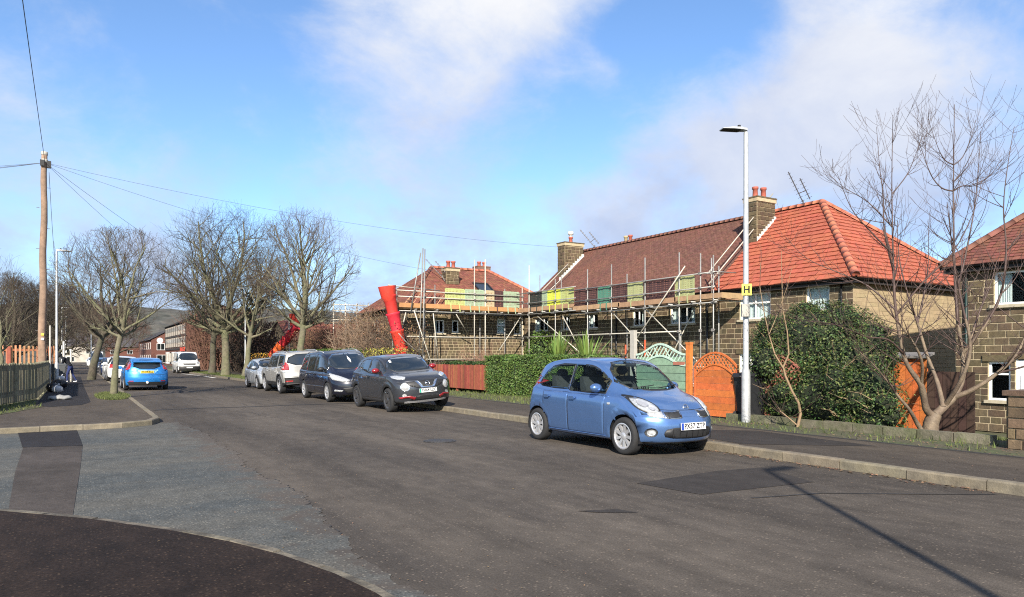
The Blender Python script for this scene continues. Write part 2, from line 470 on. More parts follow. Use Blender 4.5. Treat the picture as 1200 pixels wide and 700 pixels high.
for a, c in zip(edge0, edge0[1:]):
    n_ = max(2, int(math.hypot(a[0] - c[0], a[1] - c[1]) / .05))
    for i in range(n_): edge.append((a[0] + (c[0] - a[0]) * i / n_ + RND.gauss(0, .022) + .03 * math.sin(len(edge) * .31), a[1] + (c[1] - a[1]) * i / n_))
edge.append(edge0[-1])
sheet('side_road', [(-14, 11.3), (-14, 17.4), (1.2, 17.8), (1.5, 18.6)] + edge + [(1.6, 1.5), (1.5, 4.2), (1.1, 5.9), (.4, 7.1), (-.9, 8.6), (-3.3, 9.9), (-6, 10.8)], .004, SIDE)
sheet('trench_strip', [(-.75, 14.6), (.11, 14.36), (.06, 11.5), (-.02, 8.1), (-.3, 8.36), (-.57, 8.72), (-.68, 11.5)], .008, TRENCH)
sheet('tarmac_patch', [(-.98, 17.42), (.03, 17.44), (.11, 14.36), (-.76, 14.6)], .012, NEWFOOT)
sheet('tarmac_patch', [(5.84, 6.60), (5.98, 5.68), (7.76, 5.52), (8.16, 6.62), (7.4, 6.74)], .004, PATCH)
b = MB()
for a, c in zip(edge[1:-1], edge[2:-1]):
    if RND.random() < .22 and 5.5 < a[1] < 11.5: b.quad((a[0] - .006, a[1], .006), (c[0] - .006, c[1], .006), (c[0] + .012, c[1], .006), (a[0] + .012, a[1], .006))
props(b.obj('road_joint', TAR), kind='structure')
b = MB(); pz = .006
jt = [(1.95, 22.9), (3.2, 23.05), (4.6, 22.86), (6.0, 22.98), (7.4, 22.85), (8.8, 22.9)]
for a, c in zip(jt, jt[1:]): b.quad((a[0], a[1] - .09, pz), (c[0], c[1] - .09, pz), (c[0], c[1] + .1, pz), (a[0], a[1] + .1, pz))
jt = [(6.3, 5.25), (7.2, 5.02), (8.1, 4.4), (8.8, 3.95)]
for a, c in zip(jt, jt[1:]): b.quad((a[0], a[1] - .02, pz), (c[0], c[1] - .02, pz), (c[0], c[1] + .02, pz), (a[0], a[1] + .02, pz))
props(b.obj('road_joint', TAR), kind='structure')
sheet('tarmac_patch', [(4.28, 5.72), (4.42, 5.55), (4.75, 5.34), (4.68, 5.58)], .005, PATCH)
b = MB(); b.lathe([(0, .012), (.24, .012), (.245, .006), (.29, .006), (.29, .0), (.31, 0)], 24, (5.7, 11.8, .004))
top(b.obj('manhole_cover', IRON), 'round iron manhole cover set in the middle of the road', 'manhole cover')
# white end-of-bay marks on the far right of the road
WHITE = mat('road_paint', (.62, .6, .55), .8, .3, 12)
sheet('road_marking', [(8.55, 62.6), (8.75, 62.6), (8.3, 70), (8.1, 70)], .005, WHITE)
sheet('road_marking', [(8.5, 55), (8.75, 55), (8.75, 60), (8.5, 60)], .005, WHITE)

# a few hairline cracks in the through road
b = MB(); cr = random.Random(21)
def crack(x, y, ang, L, w_):
    p = V((x, y, .0052)); a = ang
    for _ in range(int(L / .12)):
        a += cr.gauss(0, .28); a = ang + (a - ang) * .85; q = p + V((math.cos(a), math.sin(a), 0)) * .12; s = V((-math.sin(a), math.cos(a), 0)) * w_ * cr.uniform(.35, 1.2)
        if cr.random() > .2: b.quad(p - s, q - s, q + s, p + s)
        p = q
for x, y, a, L, w_ in ((5.4, 16.5, 1.56, 12, .007), (6.2, 13.6, 3.0, 2.6, .006), (3.4, 14.6, .15, 2.4, .006), (-.2, 12.2, .6, 2.0, .006), (.6, 9.8, 2.6, 1.6, .004)): crack(x, y, a, L, w_)
props(b.obj('road_crack', TAR), kind='structure')
# near pavement where the photographer stands (flush kerb), and its worn channel
sheet('near_pavement', near_kerb + [(-14, -30)], .03, DARKFOOT, th=.1)
ch = MB(); CH = bpy.data.objects.new('worn_channel', None)
def kerb_run(parent, pts, wd, zt, zb, L0, m, name, maxy=1e9, side=1, inset=0.0):
    """stones about L0 long laid along a polyline; wd = width on the far side of the face"""
    seg = []; acc = 0
    P = [V((x, y, 0)) for x, y in pts]
    out = []
    cum = [0]
    for a, c in zip(P, P[1:]): cum.append(cum[-1] + (c - a).length)
    def at(s):
        for i in range(len(P) - 1):
            if s <= cum[i + 1] or i == len(P) - 2:
                t = (s - cum[i]) / (cum[i + 1] - cum[i]); return P[i].lerp(P[i + 1], t)
    s = 0
    while s < cum[-1] - .05:
        e = min(cum[-1], s + L0 * RND.uniform(.97, 1.03))
        a, c = at(s), at(e); t = (c - a).normalized(); n = V((t.y, -t.x, 0)) * side
        g0 = t * .006
        j = RND.uniform(-.006, .006); dz = RND.uniform(-.006, .006)
        a2, c2 = a + g0 + n * j, c - g0 + n * j
        b = MB()
        pr = [(0, zb), (0, zt - .02), (.018, zt), (wd, zt), (wd, zb)]
        va = [a2 + n * q[0] + V((0, 0, q[1] + dz)) for q in pr]; vc = [c2 + n * q[0] + V((0, 0, q[1] + dz)) for q in pr]
        fs = [(i, i + 1, i + 6, i + 5) for i in range(4)] + [(4, 3, 2, 1, 0), (5, 6, 7, 8, 9)]
        b.add(va + vc, fs)
        b.obj(name, m, parent)
        s = e
kerb_right = bpy.data.objects.new('kerb', None); col.objects.link(kerb_right); kerb_right['kind'] = 'structure'
kerb_run(kerb_right, [(KX, y) for y in (-6, 0, 6, 20, 46)], .14, .132, -.05, .915, KERB, 'kerbstone', side=1)
kerb_left = bpy.data.objects.new('kerb', None); col.objects.link(kerb_left); kerb_left['kind'] = 'structure'
kerb_run(kerb_left, far_kerb + [(KLX, 30), (KLX, 56)], .14, .115, -.05, .75, KERB, 'kerbstone', side=-1)
chan = bpy.data.objects.new('worn_channel', None); col.objects.link(chan); chan['kind'] = 'structure'
kerb_run(chan, near_kerb[2:-2], .085, .026, -.05, .6, PALEKERB, 'channel_stone', side=-1)
for x0, y0, nm in ((KX, 46, 'kerb'), (KLX - .14, 56, 'kerb')):
    strip(nm, x0, x0 + .14, y0, YFAR, .125, KERB, th=.2)
# right pavement, edging and verge
strip('pavement', KX + .135, 11.36, -6, 44, .118, FOOT, th=.25)
strip('pavement', 10.9, 12.6, 44, YFAR, .118, FOOT, th=.25)
strip('grass_verge', KX + .13, 10.9, 44, YFAR, .10, SOIL, th=.2)
strip('edging_strip', 11.36, 11.44, -6, 44, .128, TAR, th=.25)
strip('verge', 11.44, 13.6, -6, 44, .105, VERGE, th=.2)
sheet('tarmac_patch', [(9.3, 7.9), (10.9, 6.6), (11.2, 9.2), (9.7, 10.6)], .122, PATCH)
# left pavement beyond the side road
sheet('pavement', [(-14, 17.25), (-6, 17.5), (-1.28, 17.58), (.1, 17.62), (.68, 17.67), (1.1, 17.8), (1.36, 18.0), (1.5, 18.25), (1.57, 18.6), (1.58, 19.2), (1.58, 120), (-1.02, 120), (-1.02, 28.7), (-3, 19.9), (-14, 19.6)], .105, FOOT, th=.25)
sheet('footway_strip', [(-.98, 25.0), (-.6, 24.3), (.15, 24.7), (.42, 26.2), (.36, 40), (.34, 60), (-1.0, 60), (-1.0, 29)], .109, NEWFOOT)
sheet('verge', [(-14, 19.5), (-3.1, 19.9), (-1.1, 28.9), (-1.0, 25.2), (-.75, 24.4), (-1.6, 21.6), (-3.0, 19.0), (-14, 18.7)], .112, SOIL)
strip('pavement', -1.0, KLX - .14, 120, YFAR, .118, FOOT, th=.2)

# grass blades and fallen leaves
GRASS = mat('grass_blades', (.085, .105, .03), .9, .3, 3, isl=.35)
def grass(name, areas, n, h=.06, wv=.006):
    b = MB()
    for poly, zz, cnt in areas:
        x0, x1, y0, y1 = min(p[0] for p in poly), max(p[0] for p in poly), min(p[1] for p in poly), max(p[1] for p in poly)
        for _ in range(cnt):
            x, y = RND.uniform(x0, x1), RND.uniform(y0, y1)
            ins = False; j = len(poly) - 1
            for i in range(len(poly)):
                a, c = poly[i], poly[j]
                if (a[1] > y) != (c[1] > y) and x < (c[0] - a[0]) * (y - a[1]) / (c[1] - a[1]) + a[0]: ins = not ins
                j = i
            if not ins: continue
            z = zz(x, y) if callable(zz) else zz
            a = RND.uniform(0, 6.28); hh = h * RND.uniform(.4, 1.4); ww = wv * RND.uniform(.7, 1.8)
            dx, dy = math.cos(a) * ww, math.sin(a) * ww; lx, ly = RND.gauss(0, .4) * hh, RND.gauss(0, .4) * hh
            b.add(((x - dx, y - dy, z), (x + dx, y + dy, z), (x + lx, y + ly, z + hh)), ((0, 1, 2),))
    return props(b.obj(name, GRASS), kind='stuff')
def ell(cx, cy, rx, ry, n=14): return [(cx + rx * math.cos(6.283 * i / n), cy + ry * math.sin(6.283 * i / n)) for i in range(n)]
grass('grass', [(ell(1.15, 29.6, .55, 2.6), .105, 7000), ([(-14, 19.5), (-3.1, 19.9), (-1.1, 28.9), (-1.0, 25.2), (-.75, 24.4), (-1.6, 21.6), (-3.0, 19.0)], .112, 9000),
    ([(12.75, 3), (17, 3), (17, 11.5), (12.75, 11.5)], lambda x, y: terrain(x, y), 20000), ([(11.6, 5.5), (12.7, 5.5), (12.7, 12), (11.6, 12)], .105, 350),
    ([(9.1, 44), (10.85, 44), (10.85, 75), (9.1, 75)], .1, 9000), ([(11.5, 16), (13.6, 16), (13.6, 33), (12.2, 33)], .105, 3500)], 0, .085, .009)
sheet('verge', ell(1.12, 29.6, .5, 2.6), .1085, SOIL)
LITTER = mat('dead_leaves', (.16, .10, .055), .9, .3, 3, isl=.5)
b = MB()
def leaf_at(x, y, z, s):
    a = RND.uniform(0, 6.28); u = V((math.cos(a), math.sin(a), RND.uniform(-.3, .3))) * s; v = V((-math.sin(a), math.cos(a), RND.uniform(-.3, .3))) * s * .6
    p = V((x, y, z + .004 + s * .25)); b.add((p - u, p - v, p + u, p + v), ((0, 1, 2, 3),))
for _ in range(420): leaf_at(KX - abs(RND.gauss(0, .09)) - .01, RND.uniform(4, 9.5) if RND.random() < .8 else RND.uniform(9, 40), .0, RND.uniform(.012, .032))
for _ in range(500): leaf_at(RND.uniform(11.45, 12.7), RND.uniform(3, 13), .108, RND.uniform(.012, .03))
for _ in range(60): leaf_at(RND.uniform(9.1, 11.3), RND.uniform(3, 12), .12, RND.uniform(.01, .022))
for _ in range(260): leaf_at(RND.uniform(1.2, 3.2), RND.uniform(3, 12), .004, RND.uniform(.005, .011))
for _ in range(120): leaf_at(RND.uniform(2, 8.5), RND.uniform(2.6, 14), .0, RND.uniform(.006, .014))
for _ in range(40):
    x = RND.uniform(-2, 1.6); leaf_at(x, RND.uniform(1.5, 8), .03, RND.uniform(.006, .014))
for _ in range(120): leaf_at(RND.uniform(12.6, 13.9), RND.uniform(15, 25), .11, RND.uniform(.015, .04))
props(b.obj('fallen_leaves', LITTER), kind='stuff')
# low stone edging in front of the right-hand garden
edging = thing('garden_edging', 'low mossy stone edging along the front of the tall hedge', 'edging', (12.75, 8.3, .1))
for i in range(9):
    y0 = 5.75 + i * .62
    b = MB(); b.box((12.78 + RND.uniform(-.012, .012), y0 + .3, .16 + RND.uniform(-.012, .012)), (.14, .6, .2), RND.uniform(-.02, .02)); b.obj('edging_stone', EDGE, edging)

# ------------------------------------------------------------------ wooded hills behind
HILL = mat('hillside_woods', (.085, .078, .066), 1.0, .55, .11, c2=(.030, .036, .028), c2scale=.04, c2amt=.9)
def hill(name, az0, az1, dist, prof, depth, m, seed, rough):
    r = random.Random(seed); b = MB(); n = 150; rows = 26
    ph = [(r.uniform(.02, .5), r.uniform(0, 6.28), r.uniform(.3, 1)) for _ in range(14)]
    for j in range(rows):
        v = j / (rows - 1)
        for i in range(n):
            u = i / (n - 1); az = az0 + (az1 - az0) * u; dd = dist + depth * v
            h = prof(az) * smooth(0, .85, v) + 0
            x, y = math.sin(rad(az)) * dd, math.cos(rad(az)) * dd
            wob = sum(c * math.sin(a * i * 2.3 + p + j * a * 5) for a, p, c in ph) * rough * .25
            b.v.append((x, y, -4 + h + (wob + r.uniform(-1, 1) * rough) * min(1, v * 4)))
    for j in range(rows - 1):
        for i in range(n - 1):
            b.f.append((j * n + i, j * n + i + 1, (j + 1) * n + i + 1, (j + 1) * n + i)); b.m.append(0)
    return props(b.obj(name, m), kind='structure')
hp = pchip([(-30, 40), (-8, 52), (-3, 56), (3, 57), (7, 55), (12, 58), (16, 57), (20, 54), (24, 42), (34, 24), (60, 18)])
hill('hill', -40, 62, 560, lambda a: hp(a) * 1.0, 330, HILL, 4, 1.6)
# ------------------------------------------------------------------ cars
TYRE = mat('tyre_rubber', (.018, .018, .019), .85, .2, 30, .15, 60)
BLACKP = mat('black_plastic', (.018, .018, .019), .55, .15, 30)
DARKP = mat('shut_line', (.006, .006, .007), .8, 0)
ALLOY = mat('alloy_rim', (.52, .52, .53), .32, .08, 9, metal=.55)
DALLOY = mat('dark_alloy_rim', (.10, .10, .105), .3, .08, 9, metal=.6, coat=.5)
CHROME = mat('chrome', (.72, .72, .73), .14, 0, metal=1.0)
LENS = mat('headlamp_lens', (.48, .49, .49), .10, .35, 22, metal=.35, coat=1.0)
REDL = mat('red_lens', (.30, .012, .010), .15, .1, 30, coat=1.0)
AMBER = mat('amber_lens', (.7, .25, .03), .15, .1, 30, coat=1.0)
WPLATE = mat('white_plate', (.60, .60, .58), .35, .02)
YPLATE = mat('yellow_plate', (.72, .52, .05), .35, .02)
PBLUE = mat('plate_blue', (.02, .06, .35), .4, 0)
PGREEN = mat('plate_green', (.02, .30, .20), .4, 0)
PINK = mat('plate_lettering', (.012, .012, .014), .5, 0)
DGLASS = mat('dark_car_glass', (.012, .016, .017), .03, 0, coat=1.0, spec=.8)
CGLASS = glass('clear_car_glass', (.78, .88, .86), .07)
SEATF = mat('seat_fabric', (.035, .036, .04), .95, .3, 20)
REDP = mat('red_trim', (.22, .010, .014), .3, .05, 4, coat=.8)
PAPER = mat('white_paper', (.7, .7, .68), .8, .05)

def poly_patch(bvh, axis, poly, off, skirt=.014, step=.06, bulge=0.0, flip=1):
    """a panel shaped by `poly` (side view x,z / end view y,z / plan x,y) that follows the body surface under it"""
    P = []
    n = len(poly)
    for i in range(n):
        a, c = poly[i], poly[(i + 1) % n]
        L = math.hypot(c[0] - a[0], c[1] - a[1]); k = max(1, int(L / step))
        for q in range(k): P.append((a[0] + (c[0] - a[0]) * q / k, a[1] + (c[1] - a[1]) * q / k))
    nb = len(P)
    x0, x1 = min(p[0] for p in P), max(p[0] for p in P); y0, y1 = min(p[1] for p in P), max(p[1] for p in P)
    def inside(x, y):
        r = False; j = nb - 1
        for i in range(nb):
            a, c = P[i], P[j]
            if (a[1] > y) != (c[1] > y) and x < (c[0] - a[0]) * (y - a[1]) / (c[1] - a[1]) + a[0]: r = not r
            j = i
        return r
    def bd(x, y): return min(math.hypot(x - a, y - c) for a, c in P)
    pts = list(P); st = min(step, (x1 - x0) / 4, (y1 - y0) / 3)
    gx = x0 + st * .5
    while gx < x1:
        gy = y0 + st * .5
        while gy < y1:
            if inside(gx, gy) and bd(gx, gy) > st * .4: pts.append((gx, gy))
            gy += st
        gx += st
    vv, _, ff, ov, _, _ = delaunay_2d_cdt([V(p) for p in pts], [(i, (i + 1) % nb) for i in range(nb)], [], 1, 1e-5)
    dmax = max([bd(p.x, p.y) for p in vv] + [1e-4])
    B = MB(); idx = []; nrm = []
    for p in vv:
        if axis == 'L': o, d = V((p.x, 3, p.y)), V((0, -1, 0))
        elif axis == 'F': o, d = V((6, p.x, p.y)), V((-1, 0, 0))
        elif axis == 'B': o, d = V((-6, p.x, p.y)), V((1, 0, 0))
        else: o, d = V((p.x, p.y, 5)), V((0, 0, -1))
        h, nn, _, _ = bvh.ray_cast(o, d)
        if h is None:
            q = {'L': V((p.x, .8, p.y)), 'F': V((1.8, p.x, p.y)), 'B': V((-1.8, p.x, p.y)), 'T': V((p.x, p.y, 1))}[axis]
            h, nn, _, _ = bvh.find_nearest(q)
        if nn.dot(d) > 0: nn = -nn
        bl = bulge * (1 - (1 - min(1, bd(p.x, p.y) / dmax)) ** 2) if bulge else 0
        B.v.append(h + nn * (off + bl)); nrm.append(nn)
    # orientation: make faces point outwards
    for f_ in ff:
        a, c, e_ = (B.v[i] for i in f_[:3])
        if (c - a).cross(e_ - a).dot(nrm[f_[0]]) < 0: f_ = list(reversed(f_))
        B.f.append(tuple(f_)); B.m.append(0)
    if skirt:
        ring = {}
        for i, og in enumerate(ov):
            for q in og:
                if q < nb: ring[q] = i
        o = len(B.v)
        for q in range(nb): B.v.append(B.v[ring[q]] - nrm[ring[q]] * skirt)
        for q in range(nb):
            r2 = (q + 1) % nb
            B.f.append((ring[q], ring[r2], o + r2, o + q)); B.m.append(0)
    B.v = [tuple(p) for p in B.v]
    return B
def mirror(B):
    m = MB(); m.v = [(x, -y, z) for x, y, z in B.v]; m.f = [tuple(reversed(f)) for f in B.f]; m.m = list(B.m); return m

def car_surface(sp, NT, SUB):
    W, H = sp['W'] / 2, sp['H']
    xf, xr = pchip(sp['nose']), pchip(sp['tail'])
    nodes = []
    for x, z in sp['top']:
        t = (x - xr(z)) / (xf(z) - xr(z)); nodes.append((min(1, max(0, t)), z))
    nodes[0] = (0.0, nodes[0][1])
    for i in range(1, len(nodes)):
        if nodes[i][0] < nodes[i - 1][0] + .006: nodes[i] = (nodes[i - 1][0] + .006, nodes[i][1])
    m_ = nodes[-1][0]; nodes = [(a / m_, b) for a, b in nodes]
    zt = pchip(nodes)
    belt = sp['belt']; tum = sp.get('roofw', .72) * W; zb0 = sp.get('sill', .22); rf = sp.get('rf', .3); rr = sp.get('rr', .2); kc = sp.get('kc', .10)
    mid = sp.get('mid', .55)
    endz = sp.get('endsill', zb0)
    def X(t, y, z):
        a = abs(y) / W
        return xr(z) + (xf(z) - xr(z)) * t - rf * a ** 3 * t ** 5 + rr * a ** 3 * (1 - t) ** 5 - kc * a * a * (2 * t - 1) * .9
    def section(t):
        ztop = zt(t); pl = 1 - sp.get('taperf', .05) * smooth(.6, 1, t) - sp.get('taperr', .05) * smooth(.35, 0, t)
        w_ = W * pl
        bz = belt[0] + (belt[1] - belt[0]) * t
        c = smooth(.02, .28, ztop - bz)
        bz = min(bz, ztop - .05)
        zb = zb0 + (endz - zb0) * (smooth(.12, 0, t) + smooth(.9, 1, t))
        wr = w_ * (.80 * (1 - c)) + tum * c * pl ** .5
        cr = sp.get('crown', .035)
        drop = .045 + .035 * c
        md = min(mid, bz - .12)
        pts = [(0, zb), (w_ * .8, zb), (w_ * .93, zb + .03), (w_ * .972, zb + .13), (w_ * .997, md), (w_ * 1.0, (md + bz) / 2 + .03), (w_ * .978, bz - .03), (w_ * (.955 - .01 * c), bz + .012 * c),
               (wr + (w_ * .955 - wr) * .52, bz + (ztop - drop - bz) * .5 - .0), (wr, ztop - drop), (wr - .07 * (w_ / .85), ztop - drop * .38), (wr * .5, ztop - cr * .26), (0, ztop)]
        # Catmull-Rom through the control points
        r = []
        n = len(pts)
        for i in range(n - 1):
            p0, p1, p2, p3 = pts[max(0, i - 1)], pts[i], pts[i + 1], pts[min(n - 1, i + 2)]
            for q in range(SUB):
                u = q / SUB
                if i <= 1: r.append((p1[0] + (p2[0] - p1[0]) * u, p1[1] + (p2[1] - p1[1]) * u)); continue
                r.append(tuple(.5 * (2 * p1[k] + (p2[k] - p0[k]) * u + (2 * p0[k] - 5 * p1[k] + 4 * p2[k] - p3[k]) * u * u + (3 * p1[k] - p0[k] - 3 * p2[k] + p3[k]) * u ** 3) for k in (0, 1)))
        r.append(pts[-1]); return r
    secs = [section(i / (NT - 1)) for i in range(NT)]
    K = len(secs[0]); B = MB(); ring = 2 * K - 2
    for i, s in enumerate(secs):
        t = i / (NT - 1)
        for k in range(K): B.v.append(V((X(t, s[k][0], s[k][1]), s[k][0], s[k][1])))
        for k in range(K - 2, 0, -1): B.v.append(V((X(t, s[k][0], s[k][1]), -s[k][0], s[k][1])))
    for i in range(NT - 1):
        for k in range(ring):
            a, c = i * ring + k, i * ring + (k + 1) % ring
            B.f.append((a, c, c + ring, a + ring)); B.m.append(0)
    NC = 14
    for t, base in ((0.0, 0), (1.0, (NT - 1) * ring)):
        s = secs[0 if t == 0 else -1]; rows = []
        for k in range(1, K - 1):
            row = [base + k]
            for c in range(1, NC):
                y = s[k][0] * (1 - 2 * c / NC); B.v.append(V((X(t, y, s[k][1]), y, s[k][1]))); row.append(len(B.v) - 1)
            row.append(base + ring - k); rows.append(row)
        for r0, r1 in zip(rows, rows[1:]):
            for c in range(NC):
                q = (r0[c], r0[c + 1], r1[c + 1], r1[c]); B.f.append(q if t == 0 else q[::-1]); B.m.append(0)
        for c in range(NC):
            q = (rows[-1][c], rows[-1][c + 1], base + K - 1); B.f.append(q if t == 0 else q[::-1]); B.m.append(0)
    return B, zt, X, xr, xf

def wheel_mesh(Rt, wd, rim, style, n=28):
    t = MB(); r0 = rim
    t.lathe([(r0 - .01, -wd / 2 + .02), (r0, -wd / 2), (Rt - .03, -wd / 2 - .004), (Rt - .008, -wd / 2 + .02), (Rt, -wd / 2 + .05), (Rt, wd / 2 - .05), (Rt - .008, wd / 2 - .02), (Rt - .03, wd / 2 + .004), (r0, wd / 2), (r0 - .01, wd / 2 - .02), (r0 - .02, wd / 2 - .075), (.02, wd / 2 - .085)], n, axis='Y')
    r = MB()
    r.lathe([(r0 + .004, wd / 2 + .003), (r0 - .012, wd / 2 + .006), (r0 - .028, wd / 2 - .008), (r0 - .034, wd / 2 - .06)], n, axis='Y')
    k, w0, w1 = style
    yo = wd / 2 - .006
    for i in range(k):
        a = 2 * math.pi * i / k
        ca, sa = math.cos(a), math.sin(a)
        def P(rr, off, y): return (rr * ca - off * sa, y, rr * sa + off * ca)
        ra, rb = .04, r0 - .02
        top_ = [P(ra, -w0, yo - .012), P(ra, w0, yo - .012), P(rb, w1, yo), P(rb, -w1, yo)]
        bot = [P(ra, -w0, yo - .05), P(ra, w0, yo - .05), P(rb, w1, yo - .05), P(rb, -w1, yo - .05)]
        r.add(top_ + bot, ((3, 2, 1, 0), (0, 1, 5, 4), (1, 2, 6, 5), (2, 3, 7, 6), (3, 0, 4, 7)))
    r.lathe([(.062, yo - .045), (.062, yo - .012), (.03, yo + .002), (0.001, yo + .004)], 14, axis='Y')
    return t, r

def plate(root, bvh, x_axis, zc, text, m, band=None, w=.52, h=.111, y=0.0, lean=0.0, hires=True):
    sgn = 1 if x_axis == 'F' else -1
    best = 0
    for dz in (-.05, 0, .05):
        for dy in (-.24, 0, .24):
            hit = bvh.ray_cast(V((6 * sgn, y + dy, zc + dz)), V((-sgn, 0, 0)))[0]
            if hit: best = max(best, hit.x * sgn)
    x = (best + .012) * sgn
    b = MB(); b.box((0, 0, 0), (.014, w, h))
    o = b.obj('number_plate', m, root, world=False); o.location = (x, y, zc); o.rotation_euler = (0, lean, 0)
    if band is not None:
        b = MB(); b.box((0, 0, 0), (.003, .045, h - .008))
        o2 = b.obj('plate_band', band, o, world=False); o2.location = (sgn * .0085, (-w / 2 + .027) * sgn, 0)
    if text:
        me = text_mesh(text, h * 1.0, PINK, 'plate_lettering', .0028)
        wt = max(v.co.x for v in me.vertices) - min(v.co.x for v in me.vertices); sx = min(.95, (w - (.085 if band is not None else .05)) / wt)
        me.transform(MX(((0, 0, sgn, 0), (sgn * sx, 0, 0, 0), (0, 1.0, 0, 0), (0, 0, 0, 1))))
        o3 = link('plate_lettering', me, o); o3['kind'] = 'stuff'; o3.location = (sgn * .0085, .02 * sgn if band is not None else 0, 0)
    return o

def make_car(sp, loc, heading, label, cat='car', group=None, name='parked_car'):
    root = thing(name, label, cat, loc, heading, group)
    if sp.get('roll'): root.rotation_euler = (sp['roll'], 0, heading); root.location.z += .062   # two wheels up on the kerb
    hi = sp.get('hi', True)
    NT, SUB = (84, 4) if hi else (44, 3)
    B, zt, X, xr, xf = car_surface(sp, NT, SUB)
    bv = BVHTree.FromPolygons(B.v, B.f)
    W = sp['W'] / 2; ax = sp['axles']; Rt = sp['Rt']; Ra = Rt + sp.get('gap', .045)
    paintm = sp['paint']
    # wheel arches: snap the surface to the arch circle, then open it
    for i, p in enumerate(B.v):
        if abs(p.y) < W - .33: continue
        for xa in ax:
            dx, dz = p.x - xa, p.z - Rt
            r = math.hypot(dx, dz)
            if abs(r - Ra) < .036 and r > 1e-4:
                B.v[i] = V((xa + dx / r * Ra, p.y, Rt + dz / r * Ra))
            elif Ra < r < Ra + .12 and p.z > .3 and abs(p.y) > W * .9:
                B.v[i].y += math.copysign(sp.get('flare', .012) * (1 - (r - Ra) / .12), p.y)
    glazing = sp['glazing']
    see = sp.get('see_through', False)
    def shrink(poly, d):
        cx = sum(p[0] for p in poly) / len(poly); cy = sum(p[1] for p in poly) / len(poly)
        return [(cx + (x - cx) * (1 - d / max(.05, math.hypot(x - cx, y - cy))), cy + (y - cy) * (1 - d / max(.05, math.hypot(x - cx, y - cy)))) for x, y in poly]
    def pin(poly, x, y):
        r = False; j = len(poly) - 1
        for i in range(len(poly)):
            a, c = poly[i], poly[j]
            if (a[1] > y) != (c[1] > y) and x < (c[0] - a[0]) * (y - a[1]) / (c[1] - a[1]) + a[0]: r = not r
            j = i
        return r
    keep = []; km = []
    sills = sp.get('cladding', 0)
    for f_ in B.f:
        c = sum((B.v[i] for i in f_), V((0, 0, 0))) / len(f_)
        if abs(c.y) > W - .34 and any(math.hypot(c.x - xa, c.z - Rt) < Ra - .004 for xa in ax): continue
        if see:
            cut = False
            for axis, poly, mir in glazing:
                q = (c.x, c.z) if axis == 'L' else (c.y, c.z)
                if axis == 'L' and abs(c.y) < W * .55: continue
                if axis == 'F' and c.x < .2: continue
                if axis == 'B' and c.x > -.9: continue
                if pin(poly, *q): cut = True
            if cut: continue
        keep.append(f_); km.append(1 if c.z < sills and abs(c.y) > .1 or (sills and min(math.hypot(c.x - xa, c.z - Rt) for xa in ax) < Ra + .07 and abs(c.y) > W * .8 and c.z < Rt + Ra + .05) else 0)
    BB = MB(); BB.v = [tuple(p) for p in B.v]; BB.f = keep; BB.m = km
    body = BB.obj('body', [paintm, BLACKP], root, True, world=False)
    # wheel housings
    for xa in ax:
        for s in (1, -1):
            b = MB(); n = 14; zb = sp.get('sill', .22) + .02
            a0 = math.asin(max(-1, (zb - Rt) / Ra)); vs = []
            for i in range(n + 1):
                a = a0 + (math.pi - 2 * a0) * i / n
                for y in (W - .015 if sp.get('sq') else W - .04, W - .36): vs.append((xa + (Ra + .002) * math.cos(a), s * y, Rt + (Ra + .002) * math.sin(a)))
            fs = [(2 * i, 2 * i + 1, 2 * i + 3, 2 * i + 2) for i in range(n)] + [tuple(2 * i + 1 for i in range(n + 1))]
            b.add(vs, fs); b.obj('wheel_housing', DARKP, root, world=False)
            # arch lip
    tb, rb = wheel_mesh(Rt, sp.get('tw', .195), sp['rim'], sp['spokes'], 30 if hi else 18)
    tme = tb.mesh('wheel', TYRE, True); rme = rb.mesh('rim', sp.get('rimm', ALLOY), False)
    if sp.get('rim2'):
        rme.materials.append(CHROME); 
    for xa in ax:
        for s in (1, -1):
            o = link('wheel', tme, root, (xa, s * (W - sp.get('tw', .195) / 2 - sp.get('inset', .012)), Rt))
            o.rotation_euler = (0, RND.uniform(0, 1), 0 if s > 0 else math.pi)
            link('rim', rme, o)
    def add(nm, axis, poly, m, off=.004, skirt=.012, mir=False, parent=None, step=.06, bulge=0, label=None):
        pb = poly_patch(bv, axis, poly, off, skirt, step, bulge)
        r = [pb.obj(nm, m, parent or root, True, world=False, label=label)]
        if mir: r.append(mirror(pb).obj(nm, m, (parent or root), True, world=False))
        return r
    # doors
    for poly in sp.get('doors', []):
        add('door_gap', 'L', shrink(poly, -.010), DARKP, .0012, 0, True, step=.08)
        ds = add('door', 'L', poly, paintm, .0042, .006, True, step=.05)
        hx = sp.get('handle_dx', .1)
        x0 = min(p[0] for p in poly); hz = sp.get('handle_z', .86)
        for d, s in zip(ds, (1, -1)):
            h, nn, _, _ = bv.ray_cast(V((x0 + hx + .06, 3, hz)), V((0, -1, 0)))
            b = MB(); b.box((0, 0, 0), (.17, .022, .026)); b.box((0, -.012, -.004), (.13, .01, .05), 0, None)
            ho = b.obj('handle', sp.get('handlem', paintm), d, world=False); ho.location = (x0 + hx + .06, s * (h.y + .026), hz)
    # glass
    gm = CGLASS if see else DGLASS
